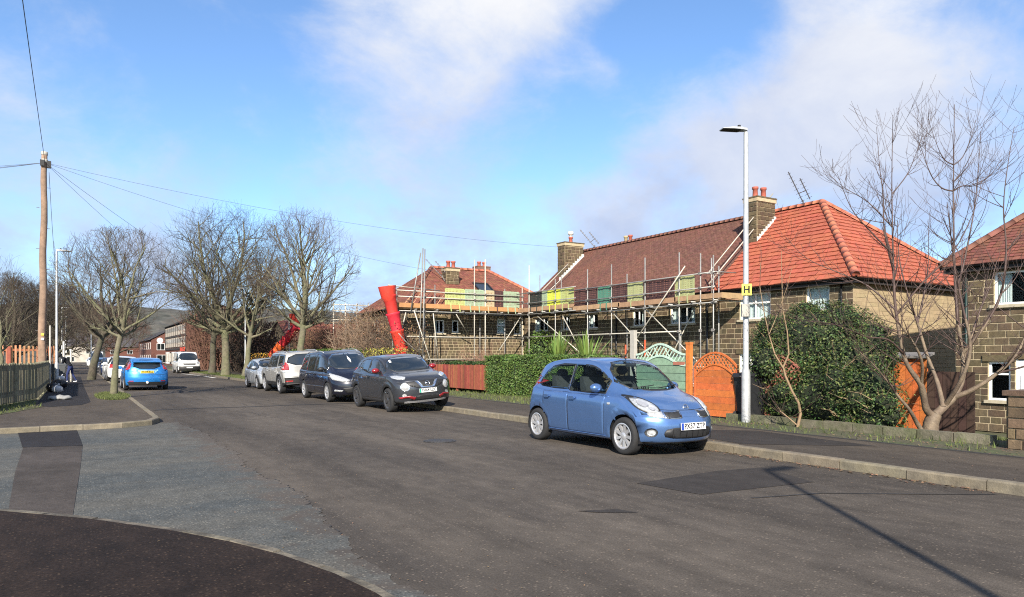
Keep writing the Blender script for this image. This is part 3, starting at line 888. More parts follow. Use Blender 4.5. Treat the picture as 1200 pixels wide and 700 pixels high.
    for axis, poly, mir in glazing:
        rimp = shrink(poly, -.022)
        nm = {'L': 'side_window', 'F': 'windscreen', 'B': 'rear_window'}[axis]
        if see:
            # black frame round the opening
            o_ = poly_patch(bv, axis, rimp, .003, .01, .05); 
            inner = shrink(poly, .03)
            fb = MB(); fb.v = o_.v; 
            for f_, m_ in zip(o_.f, o_.m):
                c = sum((V(o_.v[i]) for i in f_), V((0, 0, 0))) / len(f_)
                if not pin(shrink(poly, .012), *((c.x, c.z) if axis == 'L' else (c.y, c.z))): fb.f.append(f_); fb.m.append(0)
            fb.obj('window_seal', BLACKP, root, True, world=False)
            if mir: mirror(fb).obj('window_seal', BLACKP, root, True, world=False)
        else:
            add('window_seal', axis, rimp, BLACKP, .003, .008, mir, step=.07)
        add(nm, axis, poly, gm, .0075, .003, mir, step=.06)
    # mirrors
    mx, mz = sp['mirror']
    h, nn, _, _ = bv.ray_cast(V((mx, 3, mz)), V((0, -1, 0)))
    yy = h.y if h else W * .9
    for s in (1, -1):
        b = MB(); b.sphere((0, 0, 0), (.085, .115, .075), 14, 10); b.tube([(0.01, -s * .16, -.05), (0, -s * .05, -.02)], .025, 6)
        ix = [i for i, p in enumerate(b.v)]
        b.v = [(x if x > -.03 else -.03 + (x + .03) * .15, y, z) for x, y, z in b.v]
        o = b.obj('wing_mirror', sp.get('mirrorm', paintm), root, True, world=False); o.location = (mx, s * (yy + .12), mz + .02)
    for ft in sp.get('parts', []):
        nm, axis, poly, m = ft[:4]; kw = ft[4] if len(ft) > 4 else {}
        add(nm, axis, poly, m, **kw)
    if sp.get('plate_f'): plate(root, bv, 'F', **sp['plate_f'])
    if sp.get('plate_r'): plate(root, bv, 'B', **sp['plate_r'])
    root_extra = sp.get('extra')
    if root_extra: root_extra(root, bv, sp)
    return root

def side_glass(sp_top, belt, x0, x1, d=.10, lift=.035, front_lean=0.0, n=9, rear_lean=0.0):
    """window outline in side view: belt line below, the roof line less d above"""
    top_ = pchip(sp_top)
    L = sp_top[-1][0] - sp_top[0][0]
    def bz(x): return belt[0] + (belt[1] - belt[0]) * (x - sp_top[0][0]) / L + lift
    up = []
    for i in range(n + 1):
        x = x0 + (x1 - x0) * i / n
        lean = rear_lean * (1 - i / n) + front_lean * (i / n)
        z = top_(x + 0) - d
        if z > bz(x) + .02: up.append((x, z))
    xs_ = [p[0] for p in up]
    a = max(x0, min(xs_)) - rear_lean; b_ = min(x1, max(xs_)) + front_lean
    # extend to where the roof line meets the belt
    return [(a if abs(min(xs_) - x0) < .03 else min(xs_) - .03, bz(a))] + [((a + b_) / 2, bz((a + b_) / 2))] + [(b_ if abs(max(xs_) - x1) < .03 else max(xs_) + .03, bz(b_))] + up[::-1]
def circ(cx, cy, rx, ry=None, n=16): return [(cx + rx * math.cos(6.2832 * i / n), cy + (ry or rx) * math.sin(6.2832 * i / n)) for i in range(n)]
def door_poly(x0, x1, z0, z1, arch=None, front=True):
    """door outline; arch = (x, z, r) cuts the lower rear corner round the wheel arch"""
    p = [(x1, z0), (x1 + (.03 if front else .0), z1)]
    if arch:
        ax_, az, r = arch; q = []
        q.append((x0, z1))
        za = az + math.sqrt(max(0, r * r - (x0 - ax_) ** 2)) if abs(x0 - ax_) < r else z0
        if abs(x0 - ax_) < r:
            a1 = math.atan2(za - az, x0 - ax_); a0 = math.asin((z0 - az) / r) if abs(z0 - az) < r else 0
            for i in range(9):
                a = a1 + (a0 - a1) * i / 8; q.append((ax_ + r * math.cos(a), az + r * math.sin(a)))
        else: q.append((x0, z0))
        return p + q
    return p + [(x0, z1), (x0, z0)]

def badge_ring(root, bv, z, r, m, bar=True, sgn=1):
    h = bv.ray_cast(V((6 * sgn, 0, z)), V((-sgn, 0, 0)))[0]
    b = MB()
    pts = [(0, r * math.cos(6.2832 * i / 20), r * math.sin(6.2832 * i / 20)) for i in range(21)]
    b.tube(pts, r * .16, 6, False)
    if bar: b.box((0, 0, 0), (.012, r * 2.5, r * .42))
    o = b.obj('badge', m, root, True, world=False); o.location = (h.x + .012 * sgn, 0, z); o.rotation_euler = (0, -.25 * sgn, 0)

# --- 1: the blue hatchback in front
BLUE = paint('metallic_blue_paint', (.10, .195, .41), .60, .24)
m_top = [(-1.735, .93), (-1.68, 1.06), (-1.60, 1.20), (-1.47, 1.345), (-1.30, 1.44), (-1.0, 1.505), (-.55, 1.54), (-.1, 1.54), (.2, 1.515), (.42, 1.455), (.70, 1.29), (.95, 1.125), (1.13, 1.01), (1.25, .965), (1.42, .915), (1.60, .84), (1.70, .775), (1.77, .70)]
m_belt = (.975, .90)
micra = dict(W=1.655, H=1.54, axles=(1.215, -1.215), Rt=.298, rim=.205, spokes=(9, .018, .028), tw=.185, paint=BLUE, belt=m_belt, sill=.19, endsill=.21, rf=.33, rr=.26, kc=.12, roofw=.745, crown=.05, mid=.60,
    nose=[(.19, 1.80), (.26, 1.88), (.36, 1.915), (.48, 1.92), (.58, 1.90), (.66, 1.85), (.72, 1.79), (.80, 1.74), (1.6, 1.60)],
    tail=[(.2, -1.72), (.3, -1.79), (.45, -1.81), (.6, -1.805), (.75, -1.785), (.93, -1.735), (1.1, -1.715), (1.6, -1.69)],
    top=m_top, mirror=(.60, 1.015), see_through=True, handle_z=.845, handlem=BLUE, taperr=.03, taperf=.04, flare=.022,
    doors=[door_poly(-.245, .72, .27, .915), door_poly(-1.02, -.265, .27, .93, (-1.215, .298, .385), False)],
    glazing=[('L', side_glass(m_top, m_belt, -.20, .72, .125, .03, rear_lean=.03), True),
             ('L', [(-1.22, 1.06), (-1.10, 1.02), (-.7, 1.0), (-.285, .985), (-.245, 1.415), (-.6, 1.415), (-.88, 1.37), (-1.06, 1.28), (-1.17, 1.16)], True),
             ('F', chaikin([(-.63, 1.04), (-.49, 1.43), (0, 1.475), (.49, 1.43), (.63, 1.04), (0, 1.0)], 1), False),
             ('B', chaikin([(-.55, 1.07), (-.47, 1.36), (0, 1.40), (.47, 1.36), (.55, 1.07), (0, 1.05)], 1), False)],
    parts=[('headlight', 'F', chaikin([(.66, .905), (.71, .86), (.715, .765), (.65, .69), (.545, .675), (.475, .72), (.485, .80), (.56, .885)], 2), LENS, dict(off=.008, skirt=.03, mir=True, step=.04, bulge=.022)),
           ('headlamp_bulb', 'F', circ(.625, .80, .052), ALLOY, dict(off=.033, skirt=.01, mir=True, step=.03)),
           ('headlamp_bulb', 'F', circ(.565, .735, .036), ALLOY, dict(off=.030, skirt=.01, mir=True, step=.03)),
           ('headlight_surround', 'F', chaikin([(.70, .955), (.735, .86), (.735, .75), (.66, .672), (.53, .658), (.455, .71), (.465, .81), (.57, .92)], 2), BLACKP, dict(off=.003, skirt=.01, mir=True, step=.05)),
           ('grille_surround', 'F', [(.165, .715), (.30, .70), (.46, .70), (.455, .60), (.29, .588), (.185, .60)], CHROME, dict(off=.006, skirt=.016, mir=True, step=.05)),
           ('grille', 'F', [(.192, .698), (.30, .684), (.442, .686), (.438, .614), (.29, .603), (.208, .612)], BLACKP, dict(off=.011, skirt=.01, mir=True, step=.05)),
           ('indicator_lamp', 'F', [(.465, .70), (.64, .688), (.66, .665), (.645, .625), (.462, .602)], LENS, dict(off=.007, skirt=.014, mir=True, step=.05)),
           ('lower_grille', 'F', chaikin([(-.50, .375), (-.44, .455), (0, .47), (.44, .455), (.50, .375), (.46, .30), (0, .285), (-.46, .30)], 1), BLACKP, dict(off=.005, skirt=.01, step=.06)),
           ('fog_lamp_recess', 'F', circ(.645, .385, .075, .07), BLACKP, dict(off=.004, skirt=.01, mir=True, step=.03)),
           ('fog_lamp', 'F', circ(.645, .385, .05, .048), LENS, dict(off=.008, skirt=.008, mir=True, step=.03, bulge=.012)),
           ('splitter', 'F', [(-.70, .235), (-.70, .20), (.70, .20), (.70, .235)], BLACKP, dict(off=.006, skirt=.012)),
           ('side_indicator', 'L', [(.83, .775), (.89, .775), (.89, .81), (.83, .81)], LENS, dict(off=.008, skirt=.01, mir=True, step=.02)),
           ('tail_light', 'B', [(.56, .80), (.75, .78), (.72, 1.18), (.63, 1.20)], REDL, dict(off=.008, skirt=.02, mir=True)),
           ('bonnet_line', 'F', [(-.60, .742), (-.3, .722), (0, .718), (.3, .722), (.60, .742), (.60, .735), (.3, .715), (0, .711), (-.3, .715), (-.60, .735)], DARKP, dict(off=.002, skirt=0)),
           ],
    plate_f=dict(zc=.475, text='PX57 ZTP', m=WPLATE, band=PBLUE, lean=-.06))
for s_ in range(7):
    y = -.36 + s_ * .12
    micra['parts'].append(('grille_bar', 'F', [(y - .005, .44), (y - .005, .315), (y + .005, .315), (y + .005, .44)], DARKP, dict(off=.012, skirt=.01)))
def micra_extra(root, bv, sp):
    badge_ring(root, bv, .752, .052, CHROME)
    b = MB()
    b.box((-.1, 0, .5), (2.1, 1.38, .5)); b.box((.95, 0, .78), (.5, 1.3, .26)); b.box((.72, 0, .87), (.22, 1.26, .14)); b.box((-1.33, 0, .6), (.5, 1.2, .55))
    b.obj('dashboard', SEATF, root, world=False)
    for x, ys_, s in ((.02, (.36, -.36), 1), (-.86, (.34, -.34), 1)):
        for y in ys_:
            b = MB()
            pr = [(-.10, .72), (.02, .74), (-.05, 1.0), (-.14, 1.19), (-.22, 1.2), (-.22, 1.0)]
            b.prism([(x + a, y - .22, z) for a, z in pr], (0, .44, 0))
            b.sphere((x - .20, y, 1.30 if x > -.5 else 1.24), (.055, .13, .085), 12, 8)
            b.tube([(x - .19, y - .06, 1.15), (x - .2, y - .06, 1.28)], .01, 5); b.tube([(x - .19, y + .06, 1.15), (x - .2, y + .06, 1.28)], .01, 5)
            b.obj('seat', SEATF, root, world=False)
    b = MB(); pts = [(.52 - .06 * math.sin(a), -.36 + .185 * math.cos(a), 1.0 + .17 * math.sin(a)) for a in [6.2832 * i / 20 for i in range(21)]]
    b.tube(pts, .017, 6, False); b.tube([(.7, -.36, .92), (.52, -.36, 1.0)], .03, 6); b.bar((.52, -.53, 1.0), (.52, -.19, 1.0), .02, .05)
    b.obj('steering_wheel', SEATF, root, world=False)
    h = bv.ray_cast(V((6, 0, 1.40)), V((-1, 0, 0)))[0]
    b = MB(); b.box((h.x - .07, 0, 1.405), (.03, .22, .06)); b.obj('rear_view_mirror', BLACKP, root, world=False)
    b = MB(); b.tube([(.35, 0, 1.50), (.26, 0, 1.56), (.10, 0, 1.67)], [.012, .006, .003], 6); b.obj('aerial', BLACKP, root, world=False)
    for s in (1,):
        b = MB()
        for y0, y1 in ((.05, .52), (-.52, -.05)):
            p = []
            for i in range(6):
                y = y0 + (y1 - y0) * i / 5; hh = bv.ray_cast(V((6, y, 1.045)), V((-1, 0, 0)))[0]
                p.append((hh.x + .016, y, 1.045 - .012 + .01 * i))
            b.tube(p, .008, 5)
        b.obj('wiper', BLACKP, root, world=False)
    for sg in (1, -1):   # body-side lower seam highlight strips and fuel flap stay as panel relief
        b = MB(); p = []
        for i in range(12):
            x = -.86 + 1.62 * i / 11; hh = bv.ray_cast(V((x, 3, .262)), V((0, -1, 0)))[0]; p.append((x, sg * (hh.y + .004), .262))
        b.tube(p, .007, 5); b.obj('sill_trim', BLUE, root, world=False)
micra['extra'] = micra_extra
YC = lambda front_axle_y, wb: front_axle_y + wb / 2
HEAD_S = -math.pi / 2     # facing back towards the photographer
make_car(micra, (8.15, 9.83, 0), HEAD_S, 'light blue small hatchback with silver wheel trims and a plate ending ZTP', 'car', 'cars parked along the right kerb')
KERB_GROUP = 'cars parked along the right kerb'
# --- 2: dark grey crossover with red trim
GREY = paint('dark_grey_paint', (.042, .045, .053), .45, .34)
j_top = [(-1.93, 1.02), (-1.86, 1.2), (-1.70, 1.38), (-1.45, 1.49), (-.9, 1.555), (-.3, 1.57), (.15, 1.545), (.42, 1.485), (.75, 1.31), (1.02, 1.14), (1.15, 1.085), (1.5, 1.035), (1.78, .96), (1.92, .87)]
j_belt = (1.08, 1.0)
juke = dict(W=1.765, H=1.57, axles=(1.265, -1.265), Rt=.335, rim=.235, spokes=(5, .03, .06), tw=.21, rimm=DALLOY, paint=GREY, belt=j_belt, sill=.22, endsill=.25, rf=.30, rr=.28, kc=.11, roofw=.72, crown=.04, mid=.65, flare=.05,
    cladding=.30, nose=[(.22, 1.98), (.32, 2.06), (.45, 2.11), (.62, 2.115), (.75, 2.09), (.87, 2.02), (1.7, 1.84)], tail=[(.2, -1.94), (.4, -2.01), (.6, -2.02), (.8, -1.98), (1.02, -1.93), (1.7, -1.85)],
    top=j_top, mirror=(.58, 1.13), mirrorm=REDP, handle_z=.98, doors=[door_poly(-.22, .76, .36, 1.0), door_poly(-1.05, -.24, .36, 1.0, (-1.265, .335, .44), False)],
    glazing=[('L', side_glass(j_top, j_belt, -.18, .88, .10, .03, rear_lean=.02), True), ('L', [(-1.22, 1.22), (-.28, 1.09), (-.22, 1.44), (-.6, 1.45), (-1.0, 1.41)], True),
             ('F', chaikin([(-.69, 1.12), (-.53, 1.45), (0, 1.49), (.53, 1.45), (.69, 1.12), (0, 1.10)], 1), False), ('B', [(-.5, 1.15), (-.42, 1.4), (.42, 1.4), (.5, 1.15)], False)],
    parts=[('headlight', 'F', circ(.60, .70, .105), LENS, dict(off=.012, skirt=.03, mir=True, step=.03, bulge=.02)),
           ('headlight_surround', 'F', circ(.60, .70, .118), CHROME, dict(off=.006, skirt=.02, mir=True, step=.04)),
           ('upper_light', 'F', [(.50, .955), (.64, 1.0), (.78, 1.01), (.80, .95), (.70, .905), (.56, .90)], LENS, dict(off=.014, skirt=.03, mir=True, step=.04)),
           ('grille', 'F', [(-.78, .80), (-.3, .84), (0, .85), (.3, .84), (.78, .80), (.50, .72), (.3, .66), (-.3, .66), (-.50, .72)], BLACKP, dict(off=.004, skirt=.01)),
           ('grille_frame', 'F', [(.34, .845), (.25, .845), (.13, .715), (-.13, .715), (-.25, .845), (-.34, .845), (-.19, .655), (.19, .655)], CHROME, dict(off=.014, skirt=.02, step=.04)),
           ('lower_grille', 'F', [(-.5, .44), (0, .46), (.5, .44), (.46, .33), (-.46, .33)], BLACKP, dict(off=.005, skirt=.01)),
           ('bumper_trim', 'F', [(.34, .40), (.50, .46), (.76, .43), (.74, .385), (.52, .40), (.38, .335)], REDP, dict(off=.014, skirt=.02, mir=True, step=.04)),
           ('fog_lamp', 'F', circ(.63, .475, .05), LENS, dict(off=.012, skirt=.02, mir=True, step=.03)),
           ('skid_plate', 'F', [(-.62, .30), (-.62, .262), (.62, .262), (.62, .30)], ALLOY, dict(off=.012, skirt=.015)),
           ('bonnet_line', 'F', [(.55, .90), (.3, .872), (0, .868), (-.3, .872), (-.55, .90), (-.55, .893), (0, .861), (.55, .893)], DARKP, dict(off=.002, skirt=0)),
           ('tax_disc', 'F', [(-.50, 1.405), (-.44, 1.41), (-.44, 1.35), (-.505, 1.345)], PAPER, dict(off=.012, skirt=.003)),
           ('tail_light', 'B', [(.6, .9), (.78, .88), (.74, 1.2), (.66, 1.2)], REDL, dict(off=.01, skirt=.02, mir=True))],
    plate_f=dict(zc=.575, text='YH64 LZC', m=WPLATE, band=PGREEN, lean=-.02), extra=lambda r, b, s: badge_ring(r, b, .765, .06, CHROME))
juke['roll'] = .075
make_car(juke, (8.30, 19.95, 0), HEAD_S, 'dark grey crossover with red door mirror caps and red bumper trim', 'car', KERB_GROUP)

# --- 3: black people carrier
NAVY = paint('blue_black_paint', (.008, .009, .018), .2, .3)
g_top = [(-2.38, 1.0), (-2.33, 1.25), (-2.18, 1.5), (-1.9, 1.64), (-1.2, 1.71), (-.2, 1.72), (.30, 1.70), (.62, 1.63), (1.15, 1.36), (1.55, 1.145), (1.72, 1.07), (1.95, .98), (2.12, .88), (2.2, .80)]
g_belt = (1.05, .98)
galaxy = dict(W=1.88, H=1.72, axles=(1.425, -1.425), Rt=.335, rim=.225, spokes=(7, .022, .035), tw=.21, paint=NAVY, belt=g_belt, sill=.22, endsill=.24, rf=.40, rr=.25, kc=.14, roofw=.74, crown=.04, mid=.62, hi=True,
    nose=[(.2, 2.24), (.3, 2.33), (.45, 2.37), (.6, 2.36), (.75, 2.29), (.85, 2.22), (1.8, 2.05)], tail=[(.2, -2.35), (.4, -2.43), (.6, -2.44), (1.0, -2.38), (1.8, -2.32)],
    top=g_top, mirror=(1.0, 1.10), mirrorm=BLACKP, handle_z=.92, doors=[door_poly(.02, 1.0, .33, .98), door_poly(-1.06, 0.0, .33, 1.0, (-1.425, .335, .45), False)],
    glazing=[('L', side_glass(g_top, g_belt, .06, 1.22, .11, .03), True), ('L', side_glass(g_top, g_belt, -.98, -.02, .10, .03), True), ('L', side_glass(g_top, g_belt, -1.95, -1.08, .13, .05), True),
             ('F', chaikin([(-.76, 1.13), (-.58, 1.59), (0, 1.64), (.58, 1.59), (.76, 1.13), (0, 1.10)], 1), False), ('B', [(-.62, 1.1), (-.5, 1.55), (.5, 1.55), (.62, 1.1)], False)],
    parts=[('headlight', 'F', [(.36, .725), (.52, .82), (.84, .985), (.90, .90), (.84, .76), (.60, .685), (.42, .675)], LENS, dict(off=.012, skirt=.03, mir=True, step=.05, bulge=.015)),
           ('grille', 'F', [(-.36, .76), (0, .80), (.36, .76), (.33, .66), (-.33, .66)], BLACKP, dict(off=.006, skirt=.015)),
           ('grille_bar', 'F', [(-.35, .735), (0, .765), (.35, .735), (.35, .715), (0, .745), (-.35, .715)], CHROME, dict(off=.014, skirt=.012)),
           ('lower_grille', 'F', [(-.62, .47), (0, .52), (.62, .47), (.50, .30), (-.50, .30)], BLACKP, dict(off=.005, skirt=.01)),
           ('fog_lamp', 'F', [(.60, .40), (.82, .44), (.84, .38), (.64, .35)], LENS, dict(off=.01, skirt=.02, mir=True, step=.04)),
           ('hanging_charm', 'F', [(.02, 1.52), (.04, 1.46), (.07, 1.40), (.05, 1.33), (.02, 1.28), (-.01, 1.34), (-.02, 1.41), (0, 1.46)], PAPER, dict(off=.012, skirt=.003)),
           ('side_moulding', 'L', [(-1.0, .50), (1.0, .50), (1.0, .53), (-1.0, .53)], CHROME, dict(off=.009, skirt=.012, mir=True, step=.08)),
           ('tail_light', 'B', [(.66, .9), (.86, .88), (.76, 1.5), (.68, 1.5)], REDL, dict(off=.01, skirt=.02, mir=True))],
    plate_f=dict(zc=.445, text='', m=WPLATE))
def rails(root, bv, sp):
    for s in (1, -1):
        b = MB(); p = []
        for i in range(12):
            x = sp['rail'][0] + (sp['rail'][1] - sp['rail'][0]) * i / 11
            y = sp['W'] / 2 * .66; h = bv.ray_cast(V((x, y, 4)), V((0, 0, -1)))[0]
            p.append((x, s * y, h.z + .005 + .035 * math.sin(math.pi * min(1, max(0, i / 11))) ** .3))
        b.tube(p, .016, 6); b.obj('roof_rail', ALLOY, root, True, world=False)
galaxy['rail'] = (-1.7, .35); galaxy['extra'] = rails
galaxy['roll'] = .068
make_car(galaxy, (8.24, 25.32, 0), HEAD_S, 'blue black people carrier with roof rails and large clear headlamps', 'car', KERB_GROUP)

# --- 4: silver off-roader seen from behind
SILV = paint('warm_silver_paint', (.40, .39, .36), .35, .38)
f_top = [(-2.10, 1.12), (-2.06, 1.4), (-1.99, 1.62), (-1.85, 1.70), (-1.2, 1.74), (-.4, 1.74), (.2, 1.72), (.5, 1.66), (.85, 1.44), (1.15, 1.22), (1.28, 1.15), (1.7, 1.10), (1.95, 1.05), (2.1, .98)]
f_belt = (1.12, 1.06)
free = dict(W=1.90, H=1.74, axles=(1.33, -1.33), Rt=.365, rim=.245, spokes=(6, .025, .045), tw=.23, paint=SILV, belt=f_belt, sill=.30, endsill=.36, rf=.22, rr=.16, kc=.06, roofw=.77, crown=.03, mid=.7, cladding=.46, flare=.03,
    nose=[(.3, 2.08), (.5, 2.2), (.8, 2.2), (.98, 2.14), (1.8, 2.02)], tail=[(.3, -2.10), (.42, -2.18), (.68, -2.20), (.80, -2.155), (1.12, -2.11), (1.8, -2.04)],
    top=f_top, mirror=(.80, 1.18), mirrorm=BLACKP, handle_z=.99, doors=[door_poly(-.12, .84, .48, 1.05), door_poly(-1.02, -.14, .48, 1.07, (-1.33, .365, .48), False)],
    glazing=[('L', side_glass(f_top, f_belt, -.08, 1.0, .11, .03), True), ('L', side_glass(f_top, f_belt, -.98, -.13, .105, .03), True), ('L', [(-1.92, 1.17), (-1.14, 1.17), (-1.12, 1.63), (-1.86, 1.59)], True),
             ('F', [(-.72, 1.2), (-.6, 1.62), (.6, 1.62), (.72, 1.2)], False), ('B', chaikin([(-.72, 1.17), (-.62, 1.60), (.62, 1.60), (.72, 1.17)], 1), False)],
    parts=[('tail_light', 'B', [(.66, .98), (.90, .98), (.88, 1.26), (.74, 1.30), (.66, 1.26)], REDL, dict(off=.014, skirt=.03, mir=True, step=.05)),
           ('reversing_lamp', 'B', [(.66, .88), (.90, .88), (.90, .975), (.66, .975)], LENS, dict(off=.014, skirt=.03, mir=True, step=.05)),
           ('rear_bumper', 'B', [(-.92, .66), (.92, .66), (.92, .40), (-.92, .40)], BLACKP, dict(off=.02, skirt=.03)),
           ('bumper_reflector', 'B', [(.55, .55), (.82, .55), (.82, .50), (.55, .50)], REDL, dict(off=.028, skirt=.01, mir=True)),
           ('tailgate_line', 'B', [(-.68, .98), (-.66, .70), (.66, .70), (.68, .98), (.665, .98), (.645, .712), (-.645, .712), (-.665, .98)], DARKP, dict(off=.002, skirt=0)),
           ('badge', 'B', circ(.0, 1.06, .06, .035), BLACKP, dict(off=.01, skirt=.008, step=.03)),
           ('headlight', 'F', [(.6, .85), (.85, .87), (.85, 1.0), (.6, 1.0)], LENS, dict(off=.01, skirt=.02, mir=True))],
    plate_r=dict(zc=.86, text='', m=YPLATE, w=.40, h=.13))
free['rail'] = (-1.8, .3); free['extra'] = rails
free['roll'] = -.066
make_car(free, (8.22, 31.75, 0), -HEAD_S, 'silver off-roader with black lower cladding seen from behind', 'car', KERB_GROUP)

# --- 5: small silver car
SILV2 = paint('pale_silver_paint', (.47, .49, .50), .4, .36)
def hatch(L, W, H, wb, ro, paintm, belt0=.96, belt1=.88, **k):
    a = wb / 2; n = L - ro - a; t = -(a + ro)
    top_ = [(t + .07, .92), (t + .13, 1.08), (t + .28, 1.25), (t + .55, H - .10), (t + .95, H - .03), (t + 1.5, H), (t + 1.95, H - .02), (t + 2.2, H - .08), (n - 1.28, 1.20), (n - .98, 1.0), (n - .85, .955), (n - .5, .87), (n - .28, .78), (n - .16, .70)]
    bl = (belt0, belt1)
    xb = t + L * .47
    d = dict(W=W, H=H, axles=(a, -a), Rt=.31, rim=.21, spokes=(7, .02, .035), tw=.19, paint=paintm, belt=bl, sill=.2, endsill=.23, rf=.30, rr=.22, kc=.10, roofw=.70, crown=.04, mid=.58,
        nose=[(.2, n - .12), (.3, n - .04), (.48, n), (.6, n - .03), (.75, n - .14), (1.6, n - .3)], tail=[(.2, t + .1), (.35, t + .02), (.55, t), (.75, t + .03), (.92, t + .07), (1.6, t + .12)],
        top=top_, mirror=(xb + .82, 1.0), handle_z=.83, doors=[door_poly(xb, xb + .98, .3, belt1), door_poly(-a + .22, xb - .02, .3, belt0 - .02, (-a, .31, .40), False)],
        glazing=[('L', side_glass(top_, bl, xb + .04, n - 1.0, .10, .03), True), ('L', side_glass(top_, bl, t + .55, xb - .03, .10, .04), True),
                 ('F', chaikin([(-.62, 1.02), (-.50, H - .10), (0, H - .06), (.50, H - .10), (.62, 1.02), (0, .99)], 1), False), ('B', chaikin([(-.58, 1.0), (-.48, H - .11), (.48, H - .11), (.58, 1.0)], 1), False)],
        parts=[('headlight', 'F', [(.40, .66), (.60, .72), (.76, .78), (.78, .68), (.72, .60), (.44, .58)], LENS, dict(off=.01, skirt=.02, mir=True, step=.05)),
               ('grille', 'F', [(-.32, .70), (.32, .70), (.28, .60), (-.28, .60)], BLACKP, dict(off=.005, skirt=.012)),
               ('lower_grille', 'F', [(-.6, .40), (.6, .40), (.55, .27), (-.55, .27)], BLACKP, dict(off=.005, skirt=.012)),
               ('tail_light', 'B', [(.58, .80), (.78, .78), (.76, 1.0), (.60, 1.0)], REDL, dict(off=.01, skirt=.02, mir=True))],
        plate_f=dict(zc=.50, text='', m=WPLATE), hi=False)
    d.update(k); return d
make_car(hatch(4.0, 1.70, 1.43, 2.42, .72, SILV2, belt0=.93, belt1=.86, roll=.07), (8.2, 36.3, 0), HEAD_S, 'pale silver hatchback, farthest of the cars on the right kerb', 'car', KERB_GROUP)

# --- left kerb: bright blue hatchback and two white cars
LEFT_GROUP = 'cars parked along the left kerb'
SKYB = paint('bright_blue_paint', (.018, .20, .56), .35, .33)
fo = hatch(4.34, 1.84, 1.50, 2.64, .82, SKYB, belt0=1.02, belt1=.93, hi=True)
fo['parts'] = fo['parts'][:3] + [
    ('tail_light', 'B', [(.68, .98), (.85, .93), (.80, 1.30), (.67, 1.36), (.64, 1.2)], REDL, dict(off=.014, skirt=.03, mir=True, step=.05)),
    ('plate_recess', 'B', [(-.46, .95), (.46, .95), (.30, .77), (-.30, .77)], paint('pale_blue_trim', (.20, .42, .62), .3), dict(off=.006, skirt=.01)),
    ('rear_bumper', 'B', [(-.80, .40), (.80, .40), (.72, .24), (-.72, .24)], BLACKP, dict(off=.01, skirt=.02)),
    ('tailgate_line', 'B', [(-.72, .72), (.72, .72), (.72, .705), (-.72, .705)], DARKP, dict(off=.002, skirt=0)),
    ('reflector', 'B', [(.55, .46), (.74, .46), (.74, .42), (.55, .42)], REDL, dict(off=.008, skirt=.01, mir=True)),
    ('tow_ball_cover', 'B', circ(.0, .38, .055), WPLATE, dict(off=.05, skirt=.05, step=.03))]
fo['plate_f'] = None; fo['plate_r'] = dict(zc=.85, text='YN08 XLS', m=YPLATE)
def spoiler(root, bv, sp):
    h = bv.ray_cast(V((-1.72, 0, 4)), V((0, 0, -1)))[0]
    b = MB(); b.prism([(-1.62, -.58, h.z + .0), (-1.95, -.60, h.z - .05), (-1.95, -.60, h.z - .02), (-1.62, -.58, h.z + .04)], (0, 1.17, 0)); b.obj('spoiler', sp['paint'], root, world=False)
fo['extra'] = spoiler
make_car(fo, (2.80, 38.35, 0), -HEAD_S, 'bright blue hatchback with a yellow rear plate', 'car', LEFT_GROUP)
WHITEP = paint('white_paint', (.72, .72, .70), .0, .3)
ws = hatch(4.2, 1.80, 1.52, 2.6, .8, WHITEP, belt0=1.0, belt1=.92)
ws['glazing'][3] = ('B', [(-.74, .98), (-.56, 1.42), (.56, 1.42), (.74, .98)], False)
ws['plate_f'] = None
ws['roll'] = .06
make_car(ws, (2.42, 49.2, 0), -HEAD_S, 'white hatchback with black rear window just beyond the bright blue car', 'car', LEFT_GROUP)
make_car(hatch(4.3, 1.80, 1.50, 2.6, .8, WHITEP), (2.55, 57.2, 0), HEAD_S, 'white hatchback facing this way between two tree trunks', 'car', LEFT_GROUP)
make_car(hatch(4.1, 1.75, 1.46, 2.5, .8, SILV2), (2.5, 84, 0), HEAD_S, 'small silver hatchback far along the left kerb beside a sign post', 'car', LEFT_GROUP)
make_car(hatch(4.2, 1.78, 1.48, 2.6, .8, paint('dark_blue_paint', (.02, .03, .08), .3)), (2.55, 66, 0), HEAD_S, 'dark blue hatchback parked behind the white cars', 'car', LEFT_GROUP)
make_car(hatch(4.2, 1.78, 1.5, 2.6, .8, WHITEP), (2.3, 121, 0), HEAD_S, 'white hatchback far down the street beside the white delivery van', 'car', LEFT_GROUP)

